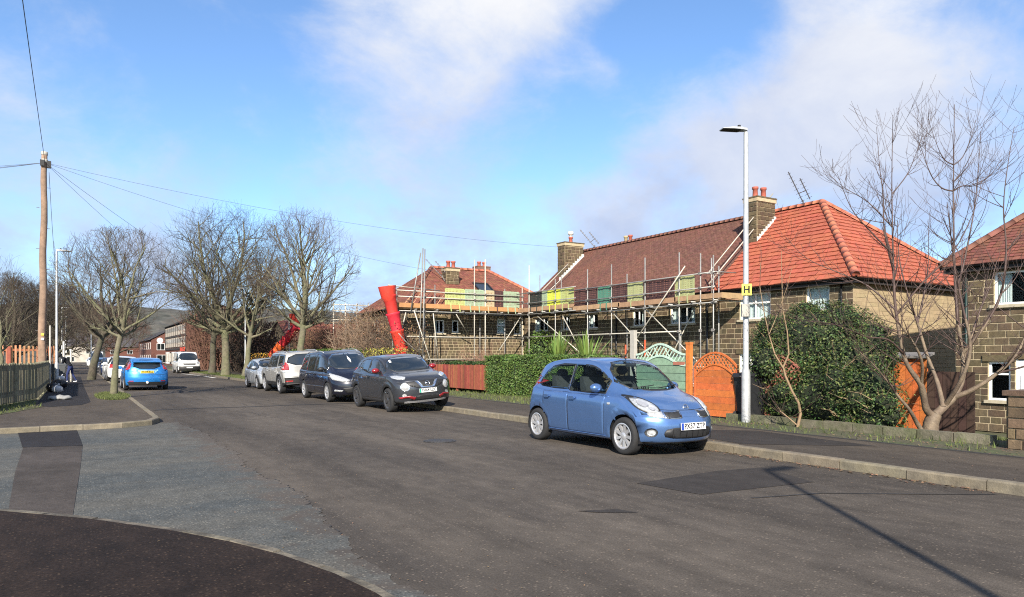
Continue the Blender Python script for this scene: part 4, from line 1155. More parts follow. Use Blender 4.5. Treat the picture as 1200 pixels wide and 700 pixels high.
# --- vans
def van_spec(L, W, H, wb, paintm):
    a = wb / 2; n = a + .95; t = n - L
    top_ = [(t + .05, 1.2), (t + .08, 1.7), (t + .2, H - .06), (t + .6, H), (n - 2.2, H), (n - 1.75, H - .03), (n - 1.5, H - .12), (n - .95, 1.45), (n - .75, 1.24), (n - .55, 1.15), (n - .28, 1.03), (n - .14, .9)]
    bl = (1.12, 1.06)
    return dict(W=W, H=H, axles=(a, -a), Rt=.33, rim=.2, spokes=(6, .03, .05), tw=.215, paint=paintm, belt=bl, sill=.24, endsill=.26, rf=.26, rr=.1, kc=.07, roofw=.80, crown=.05, mid=.6, hi=False,
        nose=[(.25, n - .1), (.35, n - .02), (.5, n), (.7, n - .03), (.95, n - .13), (2.2, n - .35)], tail=[(.25, t + .02), (.5, t), (1.2, t + .05), (2.2, t + .1)], top=top_, mirror=(n - 1.15, 1.28), mirrorm=BLACKP,
        doors=[door_poly(n - 2.2, n - 1.12, .34, 1.08)], glazing=[('L', side_glass(top_, bl, n - 2.1, n - .98, .16, .03), True), ('F', chaikin([(-.80, 1.24), (-.68, H - .16), (0, H - .12), (.68, H - .16), (.80, 1.24), (0, 1.2)], 1), False)],
        parts=[('headlight', 'F', [(.60, .86), (.86, .95), (.90, 1.08), (.80, 1.06), (.62, .96)], LENS, dict(off=.01, skirt=.02, mir=True)),
               ('grille', 'F', [(-.55, .92), (.55, .92), (.5, .78), (-.5, .78)], BLACKP, dict(off=.006, skirt=.01)),
               ('bumper', 'F', [(-.95, .66), (.95, .66), (.92, .26), (-.92, .26)], BLACKP, dict(off=.012, skirt=.02)),
               ('bumper_bar', 'F', [(-.6, .74), (.6, .74), (.6, .69), (-.6, .69)], WPLATE, dict(off=.016, skirt=.01))],
        plate_f=dict(zc=.55, text='', m=WPLATE))
make_car(van_spec(4.97, 1.98, 2.0, 2.93, WHITEP), (8.95, 73.4, 0), HEAD_S, 'white panel van facing this way by the brick shop block', 'van', None, 'parked_van')
make_car(van_spec(5.3, 2.0, 2.35, 3.2, WHITEP), (2.9, 128, 0), HEAD_S, 'white delivery van far off among the trees', 'van', None, 'parked_van')
# ------------------------------------------------------------------ houses
GRIT = mat('gritstone', (.102, .072, .039), .95, .35, 9, .5, 30, objr=.32, isl=0, c2=(.075, .058, .038), c2scale=1.7, c2amt=.6)
GRITS = mat('gritstone_joined', (.100, .071, .039), .95, .35, 9, .5, 30, isl=.30, c2=(.075, .058, .038), c2scale=1.7, c2amt=.6)
BUFF = mat('buff_stone', (.30, .23, .135), .95, .16, 6, .4, 30, isl=.12)
MORT = mat('pale_mortar', (.40, .325, .205), .95, .3, 9, .3, 50)
MORTB = mat('buff_mortar', (.30, .235, .14), .95, .2, 9, .3, 50)
UPVC = mat('white_window_frame', (.78, .78, .76), .35, .02)
PANE = glass('window_pane', (.9, .94, .94), .06)
DARKROOM = mat('dark_room', (.012, .012, .013), .9, .3, 3)
NET = mat('net_curtain', (.80, .82, .80), .9, .12, 8)
SILLM = mat('sill_stone', (.40, .35, .25), .9, .2, 8)
GUT = mat('black_gutter', (.012, .012, .013), .4, .1, 8)
FASC = mat('dark_fascia', (.022, .018, .016), .7, .2, 8)
RTILE = mat('red_concrete_tile', (.355, .090, .047), .85, .10, 5, .3, 40, isl=.085, c2=(.29, .085, .05), c2scale=.5, c2amt=.45)
BTILE = mat('brown_clay_tile', (.158, .066, .043), .9, .15, 4, .3, 40, isl=.17, c2=(.11, .05, .040), c2scale=.4, c2amt=.6)
OTILE = mat('weathered_red_tile', (.21, .074, .045), .9, .22, 4, .3, 40, isl=.25, c2=(.16, .06, .04), c2scale=.6, c2amt=.8)
BATT = mat('roof_underlay', (.02, .014, .012), .95, .2, 5)
REDHIP = mat('red_hip_tile', (.37, .115, .065), .8, .15, 6, .2, 30, objr=.10)
BRHIP = mat('brown_ridge_tile', (.16, .065, .045), .85, .2, 6, .2, 30, objr=.2)
POT = mat('terracotta_pot', (.33, .085, .055), .75, .2, 10, .2, 30)
POTY = mat('buff_pot', (.38, .30, .17), .75, .2, 10, .2, 30)
LEAD = mat('white_flashing', (.62, .62, .58), .6, .12, 12)
REDBRICK = mat('red_brick', (.19, .075, .045), .95, .25, 7, .3, 40, isl=.2)
REDMORT = mat('brick_mortar', (.16, .10, .075), .95, .25, 7)
DOORW = mat('white_door', (.76, .76, .74), .35, .03)

def unit_stone():
    b = MB()
    r = ((-.5, 0, -.5), (.5, 0, -.5), (.5, 0, .5), (-.5, 0, .5)); c = ((-.5, .6, -.5), (.5, .6, -.5), (.5, .6, .5), (-.5, .6, .5)); f = ((-.47, 1, -.45), (.47, 1, -.44), (.475, 1, .45), (-.465, 1, .44))
    vs = r + c + f; fs = []
    for i in range(4):
        j = (i + 1) % 4; fs += [(i, j, 4 + j, 4 + i), (4 + i, 4 + j, 8 + j, 8 + i)]
    fs.append((8, 9, 10, 11)); b.add(vs, [tuple(reversed(q)) for q in fs])
    return b
US = unit_stone()
def stone_course_layout(Wd, H, openings, course, lens, r, joint):
    z = 0; out = []
    while z < H - .03:
        h = min(course * r.uniform(.93, 1.07), H - z)
        zc0, zc1 = z + joint / 2, z + h - joint / 2
        spans = [(0, Wd)]
        for (u0, u1, z0, z1) in openings:
            if z1 <= zc0 + .02 or z0 >= zc1 - .02: continue
            ns_ = []
            for a, c in spans:
                if u1 <= a or u0 >= c: ns_.append((a, c)); continue
                if u0 - a > .04: ns_.append((a, u0))
                if c - u1 > .04: ns_.append((u1, c))
            spans = ns_
        for a, c in spans:
            u = a
            first = True
            while u < c - .02:
                L = r.uniform(*lens)
                if first: L *= r.uniform(.45, 1); first = False
                if c - (u + L) < lens[0] * .5: L = c - u
                out.append((u + joint / 2, u + L - joint / 2, zc0, zc1)); u += L
        z += h
    return out
UNIT_ME = {}
def stone_wall(house, O, U, N, Wd, H, openings=(), m=None, ms=None, mort=None, course=.215, lens=(.27, .52), part_rect=None, joint=.025, seed=1, depth=.016, name='stone', maxparts=300):
    """backing with real openings, then every stone proud of it; stones inside part_rect become parts"""
    m = m or GRIT; ms = ms or GRITS; mort = mort or MORT
    O, U, N = V(O), V(U), V(N); r = random.Random(seed); Z = V((0, 0, 1))
    us = sorted({0, Wd} | {q for o in openings for q in o[:2]}); zs = sorted({0, H} | {q for o in openings for q in o[2:]})
    b = MB(); flip = U.cross(Z).dot(N) < 0
    for a, c in zip(us, us[1:]):
        for z0, z1 in zip(zs, zs[1:]):
            if any(o[0] <= (a + c) / 2 <= o[1] and o[2] <= (z0 + z1) / 2 <= o[3] for o in openings): continue
            q = [O + U * a + Z * z0, O + U * c + Z * z0, O + U * c + Z * z1, O + U * a + Z * z1]
            b.poly(q[::-1] if flip else q)
    for u0, u1, z0, z1 in openings:
        q = [O + U * u0 + Z * z0, O + U * u1 + Z * z0, O + U * u1 + Z * z1, O + U * u0 + Z * z1]; e_ = [p - N * .16 for p in q]
        for i in range(4): b.quad(q[i], q[(i + 1) % 4], e_[(i + 1) % 4], e_[i])
    wall = b.obj('wall', mort, house)
    if m.name not in UNIT_ME: UNIT_ME[m.name] = US.mesh(name, m)
    ume = UNIT_ME[m.name]
    S = MB(); n = 0
    lay = stone_course_layout(Wd, H, openings, course, lens, r, joint)
    org = worg(wall)
    for u0, u1, z0, z1 in lay:
        cu, cz = (u0 + u1) / 2, (z0 + z1) / 2; d = depth * r.uniform(.35, 1.1)
        c = O + U * cu + Z * cz
        mtx = MX((U * (u1 - u0), N * d, Z * (z1 - z0))).transposed()
        if part_rect and n < maxparts and part_rect[0] <= cu <= part_rect[1] and part_rect[2] <= cz <= part_rect[3]:
            o = link(name, ume, wall); n += 1
            m4 = mtx.to_4x4(); m4.translation = c - org
            o.matrix_local = m4
        else:
            S.add([mtx @ V(p) + c for p in US.v], US.f)
    if S.f: S.obj(name, ms, wall, kind='stuff')
    return wall
def window(house, O, U, N, u0, u1, z0, z1, mull=(), trans=(), inner='dark', fw=.065, sill=True, lintel=True, fm=None, label=None, recess=.08):
    O, U, N = V(O), V(U), V(N); Z = V((0, 0, 1)); P = lambda u, z, d: O + U * u + Z * z + N * d
    fm = fm or UPVC
    f = MB(); dd = -recess
    def bar(a, c, w_, t=.05): f.bar(a, c, w_, t, N)
    ua = [u0 + fw / 2, u1 - fw / 2]
    for z in (z0 + fw / 2, z1 - fw / 2): bar(P(u0, z, dd), P(u1, z, dd), fw)
    for u in ua: bar(P(u, z0 + fw, dd), P(u, z1 - fw, dd), fw)
    for k in mull: u = u0 + (u1 - u0) * k; bar(P(u, z0 + fw, dd + .002), P(u, z1 - fw, dd + .002), fw * .95)
    for k in trans: z = z0 + (z1 - z0) * k; bar(P(u0 + fw, z, dd + .004), P(u1 - fw, z, dd + .004), fw * .9)
    w_ = f.obj('window', fm, house, label=label)
    us = [u0 + fw * .5] + [u0 + (u1 - u0) * k for k in mull] + [u1 - fw * .5]
    zs_ = [z0 + fw * .5] + [z0 + (z1 - z0) * k for k in trans] + [z1 - fw * .5]
    for a, c in zip(us, us[1:]):
        for z_a, z_c in zip(zs_, zs_[1:]):
            b = MB(); mid = P((a + c) / 2, (z_a + z_c) / 2, dd - .01)
            b.bar(P(a, (z_a + z_c) / 2, dd - .01), P(c, (z_a + z_c) / 2, dd - .01), z_c - z_a, .008, N)
            b.obj('pane', PANE, w_)
    b = MB(); q = [P(u0 - .1, z0 - .1, -.75), P(u1 + .1, z0 - .1, -.75), P(u1 + .1, z1 + .1, -.75), P(u0 - .1, z1 + .1, -.75)]; e_ = [P(u0 - .1, z0 - .1, -.165), P(u1 + .1, z0 - .1, -.165), P(u1 + .1, z1 + .1, -.165), P(u0 - .1, z1 + .1, -.165)]
    b.poly(q)
    for i in range(4): b.quad(q[i], q[(i + 1) % 4], e_[(i + 1) % 4], e_[i])
    b.obj('room', DARKROOM, w_)
    if inner != 'dark':
        b = MB(); n = 28
        fr = {'net': (0, 1), 'left': (0, .38), 'sides': (0, .24)}[inner]
        rng = [fr] + ([(.76, 1)] if inner == 'sides' else [])
        for f0, f1 in rng:
            for i in range(n):
                a, c = f0 + (f1 - f0) * i / n, f0 + (f1 - f0) * (i + 1) / n
                da, dc = .02 * math.sin(i * 1.9), .02 * math.sin((i + 1) * 1.9)
                ua_, uc_ = u0 + (u1 - u0) * a, u0 + (u1 - u0) * c
                b.quad(P(ua_, z0, dd - .1 + da), P(uc_, z0, dd - .1 + dc), P(uc_, z1, dd - .1 + dc), P(ua_, z1, dd - .1 + da))
        b.obj('curtain', NET, w_)
    if sill:
        b = MB(); b.bar(P(u0 - .08, z0 - .045, .015), P(u1 + .08, z0 - .045, .015), .09, .17, Z if False else N); 
        b.obj('sill', SILLM, w_)
    if lintel:
        b = MB(); b.bar(P(u0 - .14, z1 + .10, .004), P(u1 + .14, z1 + .10, .004), .19, .10, N); b.obj('lintel', GRITS, w_)
    return w_
def roof_plane(house, eL, eR, rR, rL, expo, tw, m, lift=.03, under=BATT, seed=3, name='roof'):
    eL, eR, rR, rL = V(eL), V(eR), V(rR), V(rL); r = random.Random(seed)
    N = (eR - eL).cross(rL - eL)
    if N.length < 1e-6: N = (eR - eL).cross(rR - eL)
    N.normalize()
    if N.z < 0: N = -N
    b = MB(); b.poly([eL, eR, rR, rL] if (rR - rL).length > .02 else [eL, eR, rR])
    b.poly([p - N * .07 for p in ([rL, rR, eR, eL] if (rR - rL).length > .02 else [rR, eR, eL])])
    ro = b.obj(name, under, house)
    E = (eR - eL).normalized(); up = N.cross(E).normalized()
    if up.z < 0: up = -up
    Ls = (rL - eL).dot(up); n = max(1, round(Ls / expo)); ex = Ls / n
    T = MB()
    def ends(s):
        k = s / Ls; a, c = eL.lerp(rL, k), eR.lerp(rR, k); return a.dot(E), c.dot(E)
    base0 = eL - E * eL.dot(E)
    for i in range(n):
        s0, s1 = i * ex - (.04 if i == 0 else .004), (i + 1) * ex + .01
        a0, c0 = ends(max(0, i * ex)); a1, c1 = ends((i + 1) * ex)
        off = (i % 2) * tw * .5 + r.uniform(-.01, .01)
        u = a0 - off; 
        while u < c0:
            u0, u1 = u + .004, u + tw - .004; u += tw
            lo0, hi0 = max(u0, a0), min(u1, c0); lo1, hi1 = max(u0, a1), min(u1, c1)
            if hi0 - lo0 < .01: continue
            if hi1 <= lo1: lo1 = hi1 = max(a1, min(c1, (lo0 + hi0) / 2))
            h = lift * r.uniform(.75, 1.25); jit = r.uniform(-.006, .006)
            B_ = base0 + up * (s0 + jit); T_ = base0 + up * s1
            p = [B_ + E * lo0 + N * h, B_ + E * hi0 + N * h, T_ + E * hi1 + N * .006, T_ + E * lo1 + N * .006, B_ + E * lo0 - N * .004, B_ + E * hi0 - N * .004]
            T.add(p, ((0, 1, 2, 3), (4, 5, 1, 0)))
    T.obj('roof_tiles', m, ro, kind='stuff')
    return ro
def ridge_run(house, a, c, m, rad_=.13, L=.42, name='ridge_tile'):
    a, c = V(a), V(c); n = max(1, round((c - a).length / L)); d = (c - a) / n
    for i in range(n):
        b = MB(); p = a + d * i; t = d.normalized(); u = t.cross(V((0, 0, 1))).normalized(); v = u.cross(t)
        vs = []
        for e_, k in ((p + d * .005, 1.0), (p + d * .995, .94)):
            for j in range(7):
                an = math.pi * (j / 6) * 1.1 - .157; vs.append(e_ + (u * math.cos(an) + v * math.sin(an)) * rad_ * k)
        fs = [(j, j + 1, j + 8, j + 7) for j in range(6)] + [tuple(range(7)), tuple(range(13, 6, -1))]
        b.add(vs, fs); b.obj(name, m, house, True)
def gutter(house, a, c, m=GUT, fascia=True, drop=.02):
    a, c = V(a), V(c); b = MB(); t = (c - a).normalized(); u = t.cross(V((0, 0, 1))).normalized(); vs = []
    for e_ in (a, c):
        for j in range(7): an = math.pi + math.pi * j / 6; vs.append(e_ + u * math.cos(an) * .065 + V((0, 0, math.sin(an) * .065 - drop)))
    b.add(vs, [(j, j + 1, j + 8, j + 7) for j in range(6)] + [(j + 7, j + 8, j + 1, j) for j in range(6)]); b.obj('gutter', m, house)
def pipe(house, x, y, z0, z1, m=GUT):
    b = MB(); b.tube([(x, y, z0), (x, y, z1)], .04, 8); 
    for z in (z0 + .6, (z0 + z1) / 2, z1 - .5): b.lathe([(.052, z), (.052, z + .06)], 8, (x, y, 0))
    b.obj('downpipe', m, house, True)
def chimney(house, x0, x1, y0, y1, z0, z1, pots, m=GRITS, mort=MORT, potm=POT, seed=2, course=.2, lens=(.22, .42), cowl=None):
    core = MB(); core.span((x0, y0, z0), (x1, y1, z1 - .16)); core.span((x0 - .05, y0 - .05, z1 - .16), (x1 + .05, y1 + .05, z1)); c = core.obj('chimney', mort, house)
    S = MB(); r = random.Random(seed)
    for O, U, N, L in (((x0, y0, z0), (1, 0, 0), (0, -1, 0), x1 - x0), ((x0, y1, z0), (0, -1, 0), (-1, 0, 0), y1 - y0), ((x1, y0, z0), (0, 1, 0), (1, 0, 0), y1 - y0)):
        O, U, N = V(O), V(U), V(N)
        for u0, u1, a, e_ in stone_course_layout(L, z1 - z0 - .18, [], course, lens, r, .028):
            mt = MX((U * (u1 - u0), N * .03, V((0, 0, e_ - a)))).transposed(); cc = O + U * (u0 + u1) / 2 + V((0, 0, (a + e_) / 2))
            S.add([mt @ V(p) + cc for p in US.v], US.f)
    S.obj('stone', m, c, kind='stuff')
    b = MB(); b.span((x0 - .07, y0 - .07, z1), (x1 + .07, y1 + .07, z1 + .06)); b.obj('chimney_cap', m, c)
    for px, py, h, pm in pots:
        b = MB(); b.lathe([(.13, z1 + .05), (.12, z1 + .12), (.105, z1 + h - .12), (.14, z1 + h - .1), (.14, z1 + h), (.10, z1 + h), (.09, z1 + .1)], 14, (px, py, 0)); b.obj('chimney_pot', pm, c, True)
    if cowl:
        b = MB(); px, py, zz = cowl; b.lathe([(.09, zz), (.09, zz + .12), (.17, zz + .13), (.17, zz + .3), (.12, zz + .34), (.001, zz + .36)], 14, (px, py, 0)); b.obj('chimney_cowl', LEAD, c, True)
    return c
def aerial(x, y, z, up_, across, label, m=None):
    """roof aerial leaning to the left: two parallel booms with short rods, on a stub mast"""
    t = thing('tv_aerial', label, 'aerial', (x, y, z))
    m = mat('aerial_metal', (.13, .12, .12), .4, .1, 9, metal=.6)
    ac = V((.852, -.5236, 0)); d = (V((0, 0, up_)) - ac * across); L = d.length; d.normalize(); dep = V((.5236, .852, 0)); s = d.cross(dep).normalized()
    b = MB(); b.tube([(0, 0, -.1), tuple(d * .25 + V((0, 0, .1)))], .022, 6); b.obj('mast', m, t, world=False)
    for off, l0, l1, n in ((0, .0, 1.0, 9), (-.34, .12, .72, 6)):
        b = MB(); o = s * off
        b.tube([o + d * L * l0, o + d * L * l1], .024, 5)
        for i in range(n):
            p = o + d * L * (l0 + (l1 - l0) * (i + .5) / n); k = .13 - .006 * i
            b.tube([p - s * k * .55 - dep * k, p + s * k * .55 + dep * k], .009, 4)
        b.obj('boom', m, t, world=False)
    b = MB(); b.tube([d * L * .38, d * L * .38 - s * .34], .016, 5); b.obj('cross_bar', m, t, world=False)
GZ = -.7
# House A: end house with the bright red hipped roof
A = thing('stone_house', 'gritstone end house with bright red hipped tile roof behind the tall hedge', 'house', (27.5, 18.3, GZ), group='stone terraced houses')
fx, ay0, ay1, ze = 23.5, 15.13, 21.5, 4.28
wl_ = [(18.65 - ay0, 20.18 - ay0, 3.07 - GZ, 4.13 - GZ), (16.07 - ay0, 17.03 - ay0, 3.25 - GZ, 4.16 - GZ), (18.7 - ay0, 20.2 - ay0, .3 - GZ, 1.66 - GZ), (16.0 - ay0, 16.95 - ay0, -.6 - GZ, 1.5 - GZ)]
O_, U_, N_ = (fx, ay0, GZ), (0, 1, 0), (-1, 0, 0)
stone_wall(A, O_, U_, N_, ay1 - ay0, ze - GZ, wl_, part_rect=(0, 6.4, 1.95, 5.2), seed=4)
window(A, O_, U_, N_, *wl_[0], mull=(.5,), trans=(.62,), inner='net'); window(A, O_, U_, N_, *wl_[1], inner='net'); window(A, O_, U_, N_, *wl_[2], mull=(.33, .66), trans=(.7,), inner='sides'); window(A, O_, U_, N_, *wl_[3], trans=(.8,), inner='dark', sill=False)
stone_wall(A, (fx, ay0, GZ), (1, 0, 0), (0, -1, 0), 8, ze - GZ, [], ms=BUFF, mort=MORTB, course=.15, lens=(.35, .7), joint=.014, depth=.014, seed=5)
b = MB(); b.quad((31.5, ay0, GZ), (31.5, ay1, GZ), (31.5, ay1, ze), (31.5, ay0, ze)); b.quad((fx, ay1, GZ), (fx, ay1, ze), (31.5, ay1, ze), (31.5, ay1, GZ)); b.obj('wall', MORTB, A)
ex, ey, zr, zev = 23.18, 14.82, 8.2, 4.36
rx = 27.5; ry = ey + (rx - ex)
roof_plane(A, (ex, ay1, zev), (ex, ey, zev), (rx, ry, zr), (rx, ay1, zr), .285, .30, RTILE, .045, seed=8)
roof_plane(A, (ex, ey, zev), (2 * rx - ex, ey, zev), (rx, ry, zr), (rx, ry, zr), .285, .30, RTILE, .045, seed=9)
roof_plane(A, (2 * rx - ex, ey, zev), (2 * rx - ex, ay1, zev), (rx, ay1, zr), (rx, ry, zr), .5, .6, RTILE, .045, seed=10)
ridge_run(A, (ex, ey, zev + .04), (rx, ry, zr + .03), REDHIP, .14, .42, 'hip_tile'); ridge_run(A, (2 * rx - ex, ey, zev + .04), (rx, ry, zr + .03), REDHIP, .14, .42, 'hip_tile'); ridge_run(A, (rx, ry, zr + .02), (rx, ay1, zr + .02), REDHIP, .14)
b = MB(); b.span((ex + .06, ey + .06, zev - .22), (ex + .09, ay1, zev - .02)); b.span((ex + .092, ey + .06, zev - .22), (31.75, ey + .09, zev - .02)); b.span((ex + .1, ey + .1, zev - .14), (fx + .1, ay1, zev - .11)); b.span((fx + .11, ey + .1, zev - .14), (31.7, ay0 + .1, zev - .11)); b.obj('fascia', FASC, A)
gutter(A, (ex + .0, ay1, zev - .02), (ex + .0, ey, zev - .02)); gutter(A, (ex, ey - .0, zev - .02), (31.8, ey - .0, zev - .02)); pipe(A, fx - .07, 15.55, GZ, zev - .2)
chimney(A, 25.75, 26.95, 21.15, 21.85, 6.0, 8.62, [(26.05, 21.5, .55, POT), (26.6, 21.5, .58, POT)], seed=6)
for i in range(9):   # stepped flashing on the slope side of the stack
    x = 25.72 + i * .14; z = zev + (x - ex) * (zr - zev) / (rx - ex) + .05
    b = MB(); b.span((x, 21.115, z), (x + .15, 21.135, z + .2)); b.obj('flashing', LEAD, A)
# House B: the long brown roof under repair
Bh = thing('stone_house', 'gritstone terrace under a long brown tiled roof behind the scaffold with tall poles', 'house', (27.5, 29, GZ), group='stone terraced houses')
by0, by1 = 21.5, 36.8
wl_ = []
for y0, y1 in ((22.66, 24.2), (26.0, 26.8), (29.56, 30.4), (32.06, 32.75), (34.2, 35.6)): wl_.append((y0 - by0, y1 - by0, 3.05 - GZ, 3.85 - GZ))
lw = [(22.7 - by0, 24.2 - by0, .3 - GZ, 1.6 - GZ), (29.2 - by0, 30.7 - by0, .3 - GZ, 1.6 - GZ), (33.2 - by0, 35 - by0, .3 - GZ, 1.6 - GZ), (26.0 - by0, 26.95 - by0, .02, 1.5 - GZ)]
O_ = (fx, by0 + .02, GZ)
stone_wall(Bh, O_, U_, N_, by1 - by0 - .02, ze - GZ, wl_ + lw, seed=7, course=.2, lens=(.24, .46), part_rect=(0, 4.2, 1.9, 5), maxparts=150)
for i, q in enumerate(wl_): window(Bh, O_, U_, N_, *q, mull=(.35, .68) if q[1] - q[0] > 1.2 else (.5,), inner='sides' if i % 2 == 0 else 'left')
for q in lw[:3]: window(Bh, O_, U_, N_, *q, mull=(.5,), inner='sides')
window(Bh, O_, U_, N_, *lw[3], trans=(.8,), sill=False)
b = MB(); b.quad((31.5, by0, GZ), (31.5, by1, GZ), (31.5, by1, ze), (31.5, by0, ze)); b.poly([(fx, by1, GZ), (31.5, by1, GZ), (31.5, by1, ze), (27.5, by1, zr - .1), (fx, by1, ze)]); b.obj('wall', MORT, Bh)
roof_plane(Bh, (ex, by1 + .1, zev), (ex, by0, zev), (rx, by0, zr), (rx, by1 + .1, zr), .105, .17, BTILE, .018, seed=12)
roof_plane(Bh, (2 * rx - ex, by0, zev), (2 * rx - ex, by1 + .1, zev), (rx, by1 + .1, zr), (rx, by0, zr), .5, .6, BTILE, .03, seed=13)
ridge_run(Bh, (rx, by0, zr + .02), (rx, by1 + .1, zr + .02), BRHIP, .13, .33)
b = MB(); b.span((ex + .06, by0 + .005, zev - .22), (ex + .09, by1, zev - .02)); b.span((ex + .1, by0 + .005, zev - .14), (fx + .1, by1, zev - .11)); b.obj('fascia', FASC, Bh)
gutter(Bh, (ex, by1, zev - .02), (ex, by0 + .005, zev - .02)); pipe(Bh, fx - .07, 21.9, GZ, zev - .2); pipe(Bh, fx - .07, 28.0, GZ, zev - .2)
chimney(Bh, 25.6, 27.0, 35.45, 36.2, 6.0, 8.55, [(26.3, 35.8, .45, POT)], seed=8, cowl=(26.3, 35.8, 9.0))
for i in range(11):
    x = 25.15 + i * .17; z = zev + (x - ex) * (zr - zev) / (rx - ex) + .03
    b = MB(); b.span((x, 35.395, z), (x + .18, 35.43, z + .26)); b.obj('flashing', LEAD, Bh)
chimney(Bh, 28.6, 29.5, 33.0, 33.7, 6.5, 8.35, [(28.9, 33.2, .62, POT), (28.9, 33.62, .62, POTY)], seed=9)
# House C: hipped house facing this way at the corner
Ch = thing('stone_house', 'hipped gritstone house facing this way behind the scaffold with the red chute', 'house', (21, 41.2, GZ), group='stone terraced houses')
cy, cx0, cx1 = 37.0, 15.9, 23.46
wl_ = [(17.55, 18.15, 2.9, 3.66), (18.66, 19.08, 2.95, 3.66), (21.68, 22.28, 2.95, 3.84), (23.0 - .1, 23.4, 2.9, 3.7), (16.4, 16.95, 1.15, 1.72), (18.3, 20.0, .2, 1.2)]
wl_ = [(a - cx0, c - cx0, z0 - GZ, z1 - GZ) for a, c, z0, z1 in wl_]
O_, U2, N2 = (cx0, cy, GZ), (1, 0, 0), (0, -1, 0)
stone_wall(Ch, O_, U2, N2, cx1 - cx0, ze - GZ, wl_, seed=10, course=.165, lens=(.2, .38))
for i, q in enumerate(wl_): window(Ch, O_, U2, N2, *q, mull=(.5,) if i in (0, 4, 5) else (), trans=(.55,) if i == 2 else (), inner='left' if i < 2 else ('net' if i == 2 else 'dark'))
stone_wall(Ch, (cx0, cy + 8.4, GZ), (0, -1, 0), (-1, 0, 0), 8.4, ze - GZ, [(3, 4.2, 2.9 - GZ, 3.8 - GZ)], seed=11, course=.19, lens=(.22, .42))
window(Ch, (cx0, cy + 8.4, GZ), (0, -1, 0), (-1, 0, 0), 3, 4.2, 2.9 - GZ, 3.8 - GZ, mull=(.5,))
b = MB(); b.span((cx1, cy + .25, GZ), (26.6, cy + 8.4, ze)); b.quad((cx0, cy + 8.4, GZ), (cx0, cy + 8.4, ze), (cx1, cy + 8.4, ze), (cx1, cy + 8.4, GZ)); b.obj('wall', MORT, Ch)
ce0, ce1, cyf, cyb, crz, cry = 15.6, 26.9, 36.72, 44.6, 7.2, 41.2
rl, rr_ = 19.3, 23.5
roof_plane(Ch, (ce0, cyf, zev), (ce1, cyf, zev), (rr_, cry, crz), (rl, cry, crz), .12, .2, OTILE, .02, seed=14)
roof_plane(Ch, (ce1, cyf, zev), (ce1, cyb, zev), (rr_, cry, crz), (rr_, cry, crz), .12, .2, OTILE, .02, seed=15)
roof_plane(Ch, (ce0, cyb, zev), (ce0, cyf, zev), (rl, cry, crz), (rl, cry, crz), .12, .2, OTILE, .02, seed=16)
roof_plane(Ch, (ce1, cyb, zev), (ce0, cyb, zev), (rl, cry, crz), (rr_, cry, crz), .5, .6, OTILE, .02, seed=17)
for p, q, hm_ in (((ce0, cyf), (rl, cry), BRHIP), ((ce1, cyf), (rr_, cry), REDHIP)): ridge_run(Ch, (*p, zev + .03), (*q, crz + .02), hm_, .13, .4, 'hip_tile')
ridge_run(Ch, (rl, cry, crz + .02), (rr_, cry, crz + .02), REDHIP, .13)
b = MB(); b.span((ce0 + .06, cyf + .06, zev - .22), (ce1 - .06, cyf + .09, zev - .02)); b.span((ce0 + .1, cyf + .1, zev - .14), (cx1, cy + .1, zev - .11)); b.obj('fascia', FASC, Ch)
gutter(Ch, (ce0, cyf, zev - .02), (ex - .1, cyf, zev - .02))
chimney(Ch, 19.45, 20.3, 39.3, 39.95, 5.6, 6.98, [(19.7, 39.6, .5, POT), (20.05, 39.6, .5, POT)], seed=12)
chimney(Ch, 22.9, 23.8, 41.6, 42.2, 6.7, 7.55, [(23.15, 41.9, .38, POT), (23.55, 41.9, .38, POT)], m=REDBRICK, mort=REDMORT, seed=13)
k_ = (crz - zev) / (cry - cyf)
b = MB(); sx, sy = 21.9, 38.5; zz = zev + (sy - cyf) * k_
for dx0, dx1, s0, s1 in ((-.55, .55, 0, .07), (-.55, .55, .93, 1.0), (-.55, -.46, .07, .93), (.46, .55, .07, .93)):
    b.prism([(sx + dx0, sy + s0, zev + (sy + s0 - cyf) * k_ + .03), (sx + dx1, sy + s0, zev + (sy + s0 - cyf) * k_ + .03), (sx + dx1, sy + s1, zev + (sy + s1 - cyf) * k_ + .03), (sx + dx0, sy + s1, zev + (sy + s1 - cyf) * k_ + .03)], (0, 0, .09))
rw = b.obj('roof_window', GUT, Ch)
b = MB(); b.prism([(sx - .46, sy + .07, zev + (sy + .07 - cyf) * k_ + .05), (sx + .46, sy + .07, zev + (sy + .07 - cyf) * k_ + .05), (sx + .46, sy + .93, zev + (sy + .93 - cyf) * k_ + .05), (sx - .46, sy + .93, zev + (sy + .93 - cyf) * k_ + .05)], (0, 0, .03)); b.obj('pane', DGLASS, rw)
# House D: near house at the right edge
Dh = thing('stone_house', 'gritstone house cut by the right edge, with white door and brown red roof', 'house', (27.5, 7.5, GZ), group='stone terraced houses')
dy0, dy1 = 2.5, 11.69
wl_ = [(8.9, 10.6, 3.09, 4.08), (10.16, 10.76, .24, 1.40), (9.05, 10.03, -.62, 1.48), (5.5, 7.0, 3.09, 4.08), (6.2, 8.2, .2, 1.4)]
wl_ = [(a - dy0, c - dy0, z0 - GZ, z1 - GZ) for a, c, z0, z1 in wl_]
O_ = (fx, dy0, GZ)
stone_wall(Dh, O_, U_, N_, dy1 - dy0, ze - GZ, wl_, part_rect=(6.2, 9.2, 0, 5), seed=15)
window(Dh, O_, U_, N_, *wl_[0], mull=(.5,), trans=(), inner='sides'); window(Dh, O_, U_, N_, *wl_[1], trans=(.68,)); window(Dh, O_, U_, N_, *wl_[3], mull=(.5,)); window(Dh, O_, U_, N_, *wl_[4], mull=(.5,))
